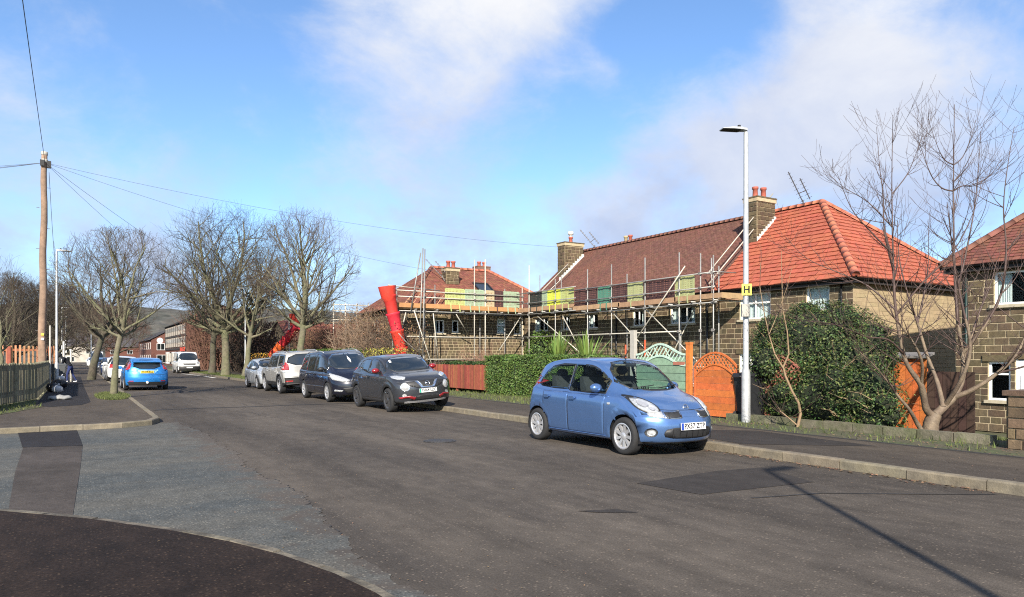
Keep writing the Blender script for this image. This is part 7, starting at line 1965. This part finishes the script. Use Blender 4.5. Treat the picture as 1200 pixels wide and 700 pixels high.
# scrubby brown bushes
def scrub(label, cx, cy, sx, sy, h, n, seed, m, r=.010, z=0, name='bare_bush', sub=5, dead=None):
    rr = random.Random(seed); t = thing(name, label, 'bush', (cx, cy, z)); C = MB()
    for i in range(n):
        p = V((rr.uniform(-sx, sx) * .8, rr.uniform(-sy, sy) * .8, 0)); d = V((rr.gauss(0, .28), rr.gauss(0, .28), 1)).normalized(); hh = h * rr.uniform(.55, 1.0) * (1 - .25 * (abs(p.x) / sx) ** 2)
        pts = [p]; q = p; c = d
        for k in range(4): c = (c + V((rr.gauss(0, .14), rr.gauss(0, .14), .08))).normalized(); q = q + c * hh / 4; pts.append(q)
        C.tube(pts, [r * 2.2, r * 1.8, r * 1.4, r, r * .5], 3, False)
        for k in range(sub):
            s = rr.uniform(.8, 3.9); a = pts[int(s)].lerp(pts[int(s) + 1], s % 1); dd = V((rr.gauss(0, 1), rr.gauss(0, 1), rr.uniform(.1, 1.2))).normalized(); L = hh * rr.uniform(.12, .3)
            m1 = a + dd * L * .5; e_ = m1 + (dd + V((rr.gauss(0, .3), rr.gauss(0, .3), .3))).normalized() * L * .5
            C.tube([a, m1, e_], [r, r * .8, r * .4], 3, False)
            for w_ in range(2):
                d3 = V((rr.gauss(0, 1), rr.gauss(0, 1), rr.uniform(0, 1))).normalized(); C.tube([m1, m1 + d3 * L * .4], [r * .6, r * .3], 3, False)
    C.obj('branches', m, t, world=False)
    if dead:
        b = MB()
        for _ in range(dead[1]):
            p = V((rr.uniform(-sx, sx), rr.uniform(-sy, sy), rr.uniform(.1, .95) * h)); u = V((rr.gauss(0, 1), rr.gauss(0, 1), rr.gauss(0, 1))).normalized() * dead[2]; v = u.cross(V((rr.gauss(0, 1), rr.gauss(0, 1), rr.gauss(0, 1)))).normalized() * dead[2] * .6
            b.add((p - u, p - v, p + u, p + v), ((0, 1, 2, 3),))
        b.obj('leaves', dead[0], t, world=False, kind='stuff')
    return t
DEADL = mat('dead_beech_leaves', (.095, .045, .026), .9, .3, 2, isl=.5)
DEADD = mat('dark_dead_leaves', (.05, .026, .018), .9, .3, 2, isl=.5)
BRLEAF = mat('brown_hedge_leaves', (.15, .085, .045), .9, .3, 2, isl=.5)
YEL_L = mat('yellow_blossom', (.42, .24, .03), .8, .3, 2, isl=.4)
YGL = mat('yellow_green_leaves', (.24, .22, .04), .8, .3, 2, isl=.5)
scrub('tall red brown leafy bush between the brick shops and the biggest tree', 13.2, 88, 1.9, 8, 7.6, 170, 31, TWIGB, .03, dead=(DEADL, 4200, .10))
scrub('dark brown thicket behind the trunks of the street trees', 13.2, 66, 1.0, 7, 4.6, 200, 32, TWIGD, .02, dead=(DEADD, 9000, .09))
scrub('reddish thicket right of the biggest tree trunk', 14.6, 74, .8, 4, 6.5, 110, 38, TWIGB, .03, dead=(DEADL, 3500, .10))
scrub('yellow flowering bush by the slanting tree', 12.3, 56.5, .9, 2.4, 1.9, 40, 33, TWIG, .012, dead=(YEL_L, 900, .05))
scrub('wide bare brown hedge above the parked cars', 15.6, 44, 1.8, 5.6, 4.5, 300, 34, TWIGB, .013, dead=(BRLEAF, 4500, .05), sub=8)
scrub('second bare brown hedge nearer the tall red chute', 14.9, 37.5, 1.0, 3.4, 3.6, 220, 35, TWIG, .010, dead=(BRLEAF, 3000, .05), sub=7)
scrub('tall thin bare shrub with pale stems left of the tall red chute', 14.0, 39.5, .9, 2.2, 4.7, 110, 47, mat('pale_twigs', (.20, .14, .095), .9, .2, 3), .011, dead=(BRLEAF, 1200, .05), sub=8)
scrub('yellow green shrub at the foot of the tall red chute', 14.0, 35.2, .8, 1.9, 2.1, 60, 36, TWIG, .010, dead=(YGL, 2200, .055))
scrub('bare twiggy shrub in front of the corner house', 19.0, 34.2, 1.1, .6, 3.0, 70, 37, mat('pinkish_twigs', (.22, .12, .08), .9, .2, 3), .008, z=-.6, sub=7)
scrub('bare brown hedge beside the slanting chute', 15.2, 53, .9, 3.2, 3.7, 170, 40, TWIGB, .012, dead=(BRLEAF, 4000, .055), sub=8)
scrub('leafless shrub behind the red brown fence', 16.5, 31, .6, 1.6, 1.7, 40, 39, TWIG, .008, z=-.2)

# ------------------------------------------------------------------ hedges and leafy shrubs
LEAFD = mat('dark_glossy_leaves', (.032, .062, .014), .55, .35, 1.2, isl=.6, spec=.35)
LEAFM = mat('hedge_leaves', (.070, .118, .020), .6, .3, 1.5, isl=.5)
LEAFL = mat('fresh_green_leaves', (.085, .17, .025), .6, .3, 1.5, isl=.5)
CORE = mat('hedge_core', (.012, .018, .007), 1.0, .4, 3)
STEM = mat('pale_stems', (.24, .165, .095), .85, .25, 6, .3, 30)
def leafquad(b, p, nrm, s, rr, mi=None):
    nn = (V(nrm) + V((rr.gauss(0, .55), rr.gauss(0, .55), rr.gauss(0, .55)))).normalized()
    u = nn.cross(V((rr.gauss(0, 1), rr.gauss(0, 1), rr.gauss(0, 1)))).normalized(); v = nn.cross(u); s *= rr.uniform(.6, 1.3)
    b.add((p - u * s, p - v * s * .5 + nn * s * .12, p + u * s, p + v * s * .5 + nn * s * .12), ((0, 1, 2, 3),), mi)
def box_hedge(label, x0, x1, y0, y1, z0, z1, n, s, m, seed, round_=.12, tops=None):
    rr = random.Random(seed); t = thing('hedge', label, 'hedge', ((x0 + x1) / 2, (y0 + y1) / 2, z0))
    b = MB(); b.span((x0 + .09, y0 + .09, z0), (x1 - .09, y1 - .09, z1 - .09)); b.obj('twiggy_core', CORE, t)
    b = MB(); A_ = [((y1 - y0) * (z1 - z0), 0), ((y1 - y0) * (x1 - x0), 1), ((x1 - x0) * (z1 - z0), 2), ((x1 - x0) * (z1 - z0), 3), ((y1 - y0) * (z1 - z0) * .3, 4)]; tot = sum(a for a, k in A_)
    for a, k in A_:
        for _ in range(int(n * a / tot)):
            u, v = rr.random(), rr.random(); dz = abs(rr.gauss(0, .045)); bump = .03 * math.sin(u * 40 + seed) + .03 * math.sin(v * 9 + u * 17)
            if k == 0: p, nr = V((x0 - bump + dz, y0 + (y1 - y0) * u, z0 + (z1 - z0) * v)), (-1, 0, .25)
            elif k == 1: p, nr = V((x0 + (x1 - x0) * v, y0 + (y1 - y0) * u, z1 - dz + bump)), (0, 0, 1)
            elif k == 2: p, nr = V((x0 + (x1 - x0) * u, y0 + dz - bump, z0 + (z1 - z0) * v)), (0, -1, .25)
            elif k == 3: p, nr = V((x0 + (x1 - x0) * u, y1 - dz, z0 + (z1 - z0) * v)), (0, 1, .25)
            else: p, nr = V((x1 - dz, y0 + (y1 - y0) * u, z0 + (z1 - z0) * v)), (1, 0, .25)
            leafquad(b, p, nr, s, rr)
    for _ in range(int(n * .012)):
        p = V((rr.uniform(x0, x1), rr.uniform(y0, y1), z1)); b.add((p, p + V((.01, .01, 0)), p + V((rr.gauss(0, .03), rr.gauss(0, .03), rr.uniform(.05, .16)))), ((0, 1, 2),))
    b.obj('leaves', m, t, kind='stuff'); return t
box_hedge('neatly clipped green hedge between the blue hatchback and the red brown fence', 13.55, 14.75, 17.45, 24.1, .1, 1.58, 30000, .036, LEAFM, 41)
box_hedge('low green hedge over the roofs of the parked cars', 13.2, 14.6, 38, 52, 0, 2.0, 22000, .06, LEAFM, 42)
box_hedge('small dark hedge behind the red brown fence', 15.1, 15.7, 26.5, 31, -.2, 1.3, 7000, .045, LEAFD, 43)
def blob_shrub(label, blobs, n, s, m, seed, name='hedge', cat='hedge', mats=None, twigs=0, inner=.84, lumps=0):
    rr = random.Random(seed); c = blobs[0][0]; blobs = list(blobs); b0 = list(blobs)
    for _ in range(lumps):
        p, r = rr.choice(b0); d = V((rr.gauss(0, 1), rr.gauss(0, 1), rr.gauss(.2, 1))).normalized(); q = rr.uniform(.2, .38)
        blobs.append(((p[0] + d.x * r[0] * .88, p[1] + d.y * r[1] * .88, max(.3, p[2] + d.z * r[2] * .9)), (q, q, q * rr.uniform(.8, 1.3))))
    t = thing(name, label, cat, (c[0], c[1], .1)); K = MB()
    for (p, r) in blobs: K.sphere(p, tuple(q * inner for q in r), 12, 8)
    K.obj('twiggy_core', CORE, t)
    b = MB(); W_ = [r[0] * r[1] + r[1] * r[2] + r[0] * r[2] for p, r in blobs]; tot = sum(W_)
    for (p, r), w_ in zip(blobs, W_):
        p = V(p)
        for _ in range(int(n * w_ / tot)):
            d = V((rr.gauss(0, 1), rr.gauss(0, 1), rr.gauss(0, 1))).normalized()
            k = 1 + .13 * math.sin(d.x * 7 + p.y * 5) * math.sin(d.z * 6 + p.x) + .07 * math.sin(d.x * 17 + d.y * 13 + p.z) * math.sin(d.z * 19) + rr.gauss(0, .06)
            q = p + V((d.x * r[0], d.y * r[1], d.z * r[2])) * k
            if q.z < .08: continue
            leafquad(b, q, d + V((0, 0, .3)), s, rr, 0 if not mats or rr.random() > mats[1] else 1)
    b.obj('leaves', [m, mats[0]] if mats else m, t, kind='stuff')
    if twigs:
        T = MB()
        for _ in range(twigs):
            p, r = rr.choice(blobs); p = V(p); d = V((rr.gauss(-.4, .8), rr.gauss(-.3, .8), rr.uniform(-.2, 1))).normalized(); q = p + V((d.x * r[0], d.y * r[1], d.z * r[2])) * .9
            e_ = q + (d + V((rr.gauss(0, .4), rr.gauss(0, .4), .2))).normalized() * rr.uniform(.15, .5); T.tube([q, (q + e_) / 2 + V((0, 0, rr.gauss(0, .04))), e_], [.007, .005, .002], 3, False)
        T.obj('twigs', STEM, t)
    return t
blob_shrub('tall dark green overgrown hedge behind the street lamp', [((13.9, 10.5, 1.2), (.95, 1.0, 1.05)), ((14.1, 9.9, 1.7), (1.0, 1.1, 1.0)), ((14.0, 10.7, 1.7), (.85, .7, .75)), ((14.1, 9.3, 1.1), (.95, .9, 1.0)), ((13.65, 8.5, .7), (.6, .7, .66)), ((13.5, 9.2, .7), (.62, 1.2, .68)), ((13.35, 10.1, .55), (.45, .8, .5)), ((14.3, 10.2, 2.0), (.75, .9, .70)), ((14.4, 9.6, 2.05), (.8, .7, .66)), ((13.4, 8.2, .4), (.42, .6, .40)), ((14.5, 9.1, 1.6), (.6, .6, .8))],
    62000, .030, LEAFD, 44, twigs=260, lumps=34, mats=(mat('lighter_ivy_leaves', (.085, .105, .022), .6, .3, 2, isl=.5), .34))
blob_shrub('dark ivy growing up the corner house behind the clipped hedge', [((22.6, 33.6, 1.0), (.9, .9, 1.9)), ((23.0, 34.6, 1.6), (.6, .9, 1.3)), ((22.3, 32.6, .5), (.8, .9, 1.0))], 7000, .07, LEAFM, 45, 'shrub', 'shrub')
blob_shrub('green shrub beyond the low hedge by the silver car', [((12.8, 48.5, .9), (.9, 2.0, 1.1)), ((13.0, 53, .8), (.8, 1.6, .9))], 5000, .07, LEAFM, 46, 'shrub', 'shrub')
# spiky leaved plant over the clipped hedge
sp_ = thing('spiky_plant', 'clump of long pointed green leaves rising over the clipped hedge', 'plant', (15.6, 21.0, -.1))
rr = random.Random(9)
for cl, (cx0_, cy0_, n_) in enumerate(((15.4, 21.8, 75), (15.8, 20.5, 75))):
    for i in range(n_):
        a = rr.uniform(0, 6.283); an = rr.uniform(.08, 1.0); L = rr.uniform(1.1, 1.6); p = V((cx0_, cy0_, 1.0)); pts = []; d = V((math.cos(a) * math.sin(an), math.sin(a) * math.sin(an), math.cos(an)))
        for k in range(5): pts.append(p.copy()); p = p + d * L / 4; d = (d + V((0, 0, -.10 * an * 1.6))).normalized()
        b = MB(); s = V((-math.sin(a), math.cos(a), 0)); ws = [.03, .05, .045, .03, .003]
        vs = []
        for q, w_ in zip(pts, ws): vs += [q - s * w_, q + V((0, 0, -.008)), q + s * w_]
        fs = []
        for k in range(4): fs += [(3 * k, 3 * k + 1, 3 * k + 4, 3 * k + 3), (3 * k + 1, 3 * k + 2, 3 * k + 5, 3 * k + 4)]
        b.add(vs, fs); b.obj('leaf', mat('spiky_leaves', (.13, .20, .045), .5, .2, 3, objr=.3), sp_)
    b = MB(); b.tube([(cx0_, cy0_, -.15), (cx0_, cy0_, .5), (cx0_, cy0_, 1.0)], [.09, .08, .07], 8); b.obj('stem', BARK, sp_)

# ------------------------------------------------------------------ the bare multi-stemmed tree at the right, and the sapling by the lamp
CBARK = mat('cherry_bark', (.175, .130, .083), .7, .35, 9, .6, 30, c2=(.085, .056, .04), c2scale=3, c2amt=.7, spec=.6)
CTWIG = mat('reddish_shoots', (.070, .042, .034), .6, .25, 4)
ct = thing('bare_tree', 'bare multi stemmed tree with pale shiny stems and reddish shoots by the gate pier', 'tree', (13.56, 7.2, .1))
RR = V((.852, -.5236, 0)); FF = V((.5236, .852, 0))
def cp(u, z, w_): return RR * u + FF * w_ + V((0, 0, z))
rr = random.Random(77)
limbs_ = [  # (points as (across, up, depth), base radius, tip radius)
    ([(0, -.12, 0), (.02, .2, 0), (.10, .38, 0)], .135, .115),
    ([(.10, .36, 0), (.30, .52, .05), (.50, .68, .1), (.66, .92, .15), (.72, 1.2, .15), (.73, 1.5, .2), (.66, 2.0, .2), (.63, 2.7, .25), (.60, 3.6, .25), (.62, 4.6, .3), (.63, 5.2, .3), (.64, 6.25, .3)], .095, .006),
    ([(.06, .34, 0), (-.10, .48, -.05), (-.28, .92, -.2), (-.50, 1.2, -.25), (-.66, 1.5, -.3), (-.80, 2.3, -.3), (-.84, 3.0, -.3), (-.86, 3.8, -.3), (-.87, 4.7, -.3), (-.85, 5.85, -.3)], .085, .005),
    ([(.50, .68, .1), (.75, .85, -.1), (1.05, 1.15, -.3), (1.3, 1.5, -.45), (1.5, 2.1, -.5), (1.65, 2.9, -.6), (1.75, 3.6, -.6)], .06, .006),
    ([(.66, .92, .15), (.95, 1.3, .5), (1.2, 1.75, .7), (1.5, 2.3, .9), (1.8, 2.9, 1.0), (2.0, 3.4, 1.1)], .05, .006),
    ([(.25, .5, 0), (.32, .95, .3), (.20, 1.5, .45), (.05, 2.1, .5), (-.12, 2.7, .55), (-.25, 3.4, .6), (-.28, 4.1, .6)], .055, .006),
    ([(.30, .52, .05), (.38, 1.0, -.3), (.46, 1.6, -.45), (.30, 2.3, -.5), (.15, 3.0, -.5), (.05, 3.6, -.55), (-.05, 4.2, -.6)], .05, .006),
    ([(-.12, -.02, -.05), (-.30, .22, -.1), (-.55, .48, -.3), (-.80, .72, -.4), (-1.05, 1.0, -.5), (-1.4, 1.35, -.6), (-1.75, 1.6, -.7)], .055, .006),
    ([(-.28, .92, -.2), (-.45, 1.4, -.5), (-.85, 1.9, -.7), (-1.3, 2.35, -.8), (-1.7, 2.75, -.9)], .035, .005),
    ([(.73, 1.5, .2), (1.0, 2.0, .0), (1.25, 2.6, -.1), (1.35, 3.4, -.1), (1.30, 4.2, -.1), (1.38, 5.0, -.1), (1.5, 5.7, -.1)], .04, .005),
    ([(.63, 2.7, .25), (.85, 3.1, .4), (1.08, 3.9, .5), (1.25, 4.6, .6), (1.35, 5.85, .6)], .03, .005),
    ([(.62, 4.6, .3), (.40, 4.66, .3), (.20, 4.9, .3), (.05, 5.3, .3), (-.02, 5.5, .3)], .014, .004), ([(.63, 5.1, .3), (.45, 5.2, .3), (.25, 5.45, .2), (.08, 5.95, .2)], .012, .003), ([(.63, 5.1, .3), (.8, 5.25, .3), (.95, 5.6, .3), (1.05, 5.95, .3)], .012, .003),
    ([(.62, 4.6, .3), (.85, 4.72, .4), (1.15, 4.75, .5), (1.5, 4.95, .6), (1.75, 5.3, .6)], .014, .004),
    ([(-.84, 3.0, -.3), (-1.0, 3.7, -.3), (-1.06, 4.4, -.35), (-1.12, 4.9, -.35), (-1.2, 5.6, -.4)], .022, .004), ([(-.87, 4.4, -.3), (-.6, 4.75, -.3), (-.4, 5.1, -.2), (-.25, 5.5, -.2)], .012, .003),
    ([(-.84, 3.3, -.3), (-1.3, 3.7, -.4), (-1.7, 4.1, -.5), (-2.0, 4.7, -.6)], .018, .004), ([(-.86, 3.8, -.3), (-1.2, 4.3, -.1), (-1.6, 4.6, 0), (-1.95, 4.95, .1)], .014, .003),
    ([(-.80, 2.3, -.3), (-1.2, 2.75, -.1), (-1.6, 3.0, .1), (-2.2, 3.3, .2), (-2.6, 3.7, .2)], .022, .004), ([(-.80, 2.2, -.3), (-.4, 2.8, -.5), (0, 3.3, -.7), (.3, 4.0, -.8), (.45, 4.6, -.8)], .022, .004),
    ([(-.66, 1.5, -.3), (-1.1, 1.75, -.6), (-1.6, 1.8, -.8), (-2.2, 2.0, -1.0), (-2.7, 2.05, -1.1)], .022, .004), ([(1.3, 1.5, -.45), (1.6, 1.7, -.7), (1.9, 2.1, -.9), (2.1, 2.7, -1.0)], .028, .005),
    ([(1.05, 1.15, -.3), (1.4, 1.3, -.6), (1.8, 1.6, -.9), (2.2, 2.1, -1.1)], .025, .005), ([(.05, 2.1, .5), (.3, 2.7, .7), (.5, 3.4, .9), (.55, 4.2, 1.0)], .025, .004)]
def arc_twig(B, p, d, L, r0, lvl):
    n = 6; pts = [p]; q = p; c = d.normalized(); rs = [r0]
    for i in range(n):
        c = (c + V((rr.gauss(0, .07), rr.gauss(0, .07), .11 + rr.gauss(0, .05)))).normalized(); q = q + c * L / n; pts.append(q); rs.append(max(.0022, r0 * (1 - .75 * (i + 1) / n)))
    B.tube(pts, rs, 4, False)
    if lvl > 0:
        for k in range(rr.randint(2, 4)):
            s = rr.uniform(1, 5.6); i = int(s); pp = pts[i].lerp(pts[i + 1], s - i); ax = (pts[i + 1] - pts[i]).normalized()
            nd = (ax + V((rr.gauss(0, .7), rr.gauss(0, .7), rr.gauss(0, .35)))).normalized(); arc_twig(B, pp, nd, L * rr.uniform(.3, .6), rs[i] * .6, lvl - 1)
TW = MB()
for li, (pp, r0, r1) in enumerate(limbs_):
    P = [cp(*q) for q in pp]; n = len(P)
    # smooth the limb
    Q = []
    for i in range(n - 1):
        a0, a1, a2, a3 = P[max(0, i - 1)], P[i], P[i + 1], P[min(n - 1, i + 2)]
        for k in range(4): u = k / 4; Q.append(.5 * (2 * a1 + (a2 - a0) * u + (2 * a0 - 5 * a1 + 4 * a2 - a3) * u * u + (3 * a1 - a0 - 3 * a2 + a3) * u ** 3))
    Q.append(P[-1]); m_ = len(Q)
    rs = [max(r1, (r0 * .80 * (1 - i / (m_ - 1)) ** 1.4 + r1) * (1 + .05 * math.sin(i * 2.1))) for i in range(m_)]
    if li == 0: rs = [r0 * 1.25 - (r0 * 1.25 - r1) * (i / (m_ - 1)) ** .6 for i in range(m_)]
    b = MB(); b.tube(Q, rs, 10 if r0 > .04 else 6, False)
    thick = r0 > .03
    b.m = [1 if thick and min(b.v[q][2] for q in f_) > 2.0 else 0 for f_ in b.f]
    b.obj('trunk' if li == 0 else ('limb' if thick else 'branch'), [CBARK if thick else CTWIG, CTWIG], ct, True, world=False)
    # thin shoots from the limb
    if li:
        for k in range(int(4 + 2.3 * n)):
            i = rr.randint(m_ // 3, m_ - 2); ax = (Q[i + 1] - Q[i]).normalized()
            if Q[i].z < .75: continue
            nd = (ax * .7 + V((rr.gauss(0, .75), rr.gauss(0, .75), rr.gauss(.0, .3)))).normalized()
            arc_twig(TW, Q[i], nd, rr.uniform(.5, 1.25) * (.7 if r0 < .03 else 1), min(.011, rs[i] * .6), 1)
TW.obj('crown', CTWIG, ct, True, world=False)
st = thing('bare_sapling', 'slender bare sapling forking in front of the tall dark hedge', 'tree', (12.62, 9.35, .1))
S_L = [([(0, 0, 0), (.06, .28, 0), (.02, .5, 0), (-.12, .75, 0), (-.25, 1.05, 0), (-.30, 1.25, 0)], .032, .02), ([(-.30, 1.22, 0), (-.45, 1.5, .05), (-.55, 1.9, .1), (-.66, 2.4, .1), (-.74, 2.9, .1), (-.72, 3.4, .1)], .018, .004), ([(-.30, 1.22, 0), (-.20, 1.5, -.05), (-.25, 1.95, -.1), (-.34, 2.4, -.1), (-.36, 3.0, -.1), (-.37, 3.6, -.1)], .020, .004), ([(-.02, .05, 0), (-.14, .18, .1), (-.30, .32, .15), (-.36, .45, .2)], .016, .005), ([(-.55, 1.9, .1), (-.35, 2.3, .2), (-.1, 2.9, .3), (.0, 3.3, .3)], .009, .003)]
for pp, r0, r1 in S_L:
    P = [cp(*q) for q in pp]; b = MB(); n = len(P); b.tube(P, [r0 + (r1 - r0) * i / (n - 1) for i in range(n)], 8, False); b.obj('trunk' if r0 > .03 else 'branch', STEM, st, True, world=False)
TW = MB()
for pp, r0, r1 in S_L[1:]:
    for k in range(7): i = rr.randint(1, len(pp) - 2); arc_twig(TW, cp(*pp[i]), V((rr.gauss(0, .8), rr.gauss(0, .8), rr.uniform(.2, 1))), rr.uniform(.4, .9), .006, 1)
TW.obj('crown', CTWIG, st, True, world=False)

# ------------------------------------------------------------------ the person on the left footway
def person(x, y, rz):
    t = thing('person', 'person in a dark hooded jacket, blue jeans and white trainers, bending over the rubbish bags', 'person', (x, y, .11), rz)
    J = {}; verts = []; edges = []; rads = []
    def j(n, p, r, par=None, r2=None):
        verts.append(p); rads.append((r, r2 or r)); J[n] = len(verts) - 1
        if par is not None: edges.append((J[par], J[n]))
    # faces +x; y is to the person's left; bent well forward at the hips
    j('pelvis', (0, 0, .92), .135, None, .155); j('waist', (.10, 0, 1.06), .125, 'pelvis', .15); j('chest', (.25, 0, 1.24), .14, 'waist', .18); j('upper', (.35, 0, 1.35), .10, 'chest', .16); j('neck', (.43, 0, 1.41), .055, 'upper'); j('head0', (.48, 0, 1.46), .07, 'neck'); j('head', (.56, 0, 1.52), .092, 'head0', .082); j('crown', (.60, 0, 1.59), .06, 'head')
    for s, n in ((1, 'l'), (-1, 'r')):
        st_ = .10 if s > 0 else -.12
        j(n + 'hip', (st_ * .3, s * .10, .86), .095, 'pelvis'); j(n + 'knee', (.06 + st_, s * .12, .48), .065, n + 'hip'); j(n + 'calf', (.03 + st_ * 1.4, s * .12, .32), .06, n + 'knee'); j(n + 'ankle', (-.02 + st_ * 1.9, s * .13, .09), .042, n + 'calf'); j(n + 'heel', (-.05 + st_ * 1.9, s * .13, .045), .04, n + 'ankle'); j(n + 'toe', (.14 + st_ * 1.9, s * .15, .035), .034, n + 'heel', .045)
        j(n + 'sh', (.34, s * .19, 1.33), .07, 'upper'); j(n + 'elbow', (.40, s * .25, 1.05), .048, n + 'sh'); j(n + 'wrist', (.56, s * .20, .84), .03, n + 'elbow'); j(n + 'palm', (.60, s * .19, .78), .024, n + 'wrist', .036)
        for k, (dy, L) in enumerate(((-.03, .065), (-.01, .08), (.012, .075), (.032, .06))): j(n + 'f%d' % k, (.615, s * .19 + dy, .735), .009, n + 'palm'); j(n + 'g%d' % k, (.60, s * .19 + dy * 1.1, .735 - L * .6), .008, n + 'f%d' % k)
        j(n + 't0', (.58, s * .15, .77), .010, n + 'palm'); j(n + 't1', (.585, s * .14, .725), .008, n + 't0')
    me = bpy.data.meshes.new('body'); me.from_pydata(verts, edges, []); o = link('body', me, t)
    md = o.modifiers.new('skin', 'SKIN'); md.use_smooth_shade = True; md.branch_smoothing = .4
    for i, r in enumerate(rads): me.skin_vertices[0].data[i].radius = r
    me.skin_vertices[0].data[0].use_root = True
    sb = o.modifiers.new('sub', 'SUBSURF'); sb.levels = 1; sb.render_levels = 1
    dg = bpy.context.evaluated_depsgraph_get(); nm = bpy.data.meshes.new_from_object(o.evaluated_get(dg)); o.modifiers.clear(); o.data = nm; nm.name = 'body'
    SKIN = mat('skin', (.45, .25, .18), .5, .05, 5, sub=.05); JK = mat('dark_jacket', (.010, .011, .015), .9, .2, 10); JN = mat('blue_jeans', (.022, .034, .115), .9, .2, 12); TR = mat('white_trainers', (.68, .67, .64), .6, .05)
    nm.materials.clear()
    for m in (JK, JN, TR, SKIN): nm.materials.append(m)
    for p in nm.polygons:
        c = p.center
        hand = c.z < .86 and c.x > .5 and c.z > .6
        k = 3 if hand or (c.x > .5 and c.z > 1.40 and c.x + (c.z - 1.4) * .4 > .585 and c.z < 1.56) else (2 if c.z < .095 else 1 if c.z < .90 and c.x < .45 else 0)
        p.material_index = k; p.use_smooth = True
    b = MB(); b.sphere((.545, 0, 1.535), (.115, .105, .115), 14, 10); b.v = [(a - .02 if a > .60 else a, c, e) for a, c, e in b.v]; b.obj('hood', JK, t, True, world=False)
    b = MB(); b.sphere((.663, 0, 1.50), (.014, .012, .02), 8, 6); b.obj('nose', SKIN, t, True, world=False)
    for s in (1, -1): b = MB(); b.sphere((.648, s * .032, 1.525), .009, 8, 6); b.obj('eye', DARKP, t, True, world=False)
    b = MB(); b.tube([(.20, -.2, .95), (.22, 0, .93), (.20, .2, .95)], .04, 8); b.v = [(a - .16, c * .8, e + .0) for a, c, e in b.v]; b.obj('jacket_hem', JK, t, True, world=False)
person(-.20, 46.6, math.pi * .98)
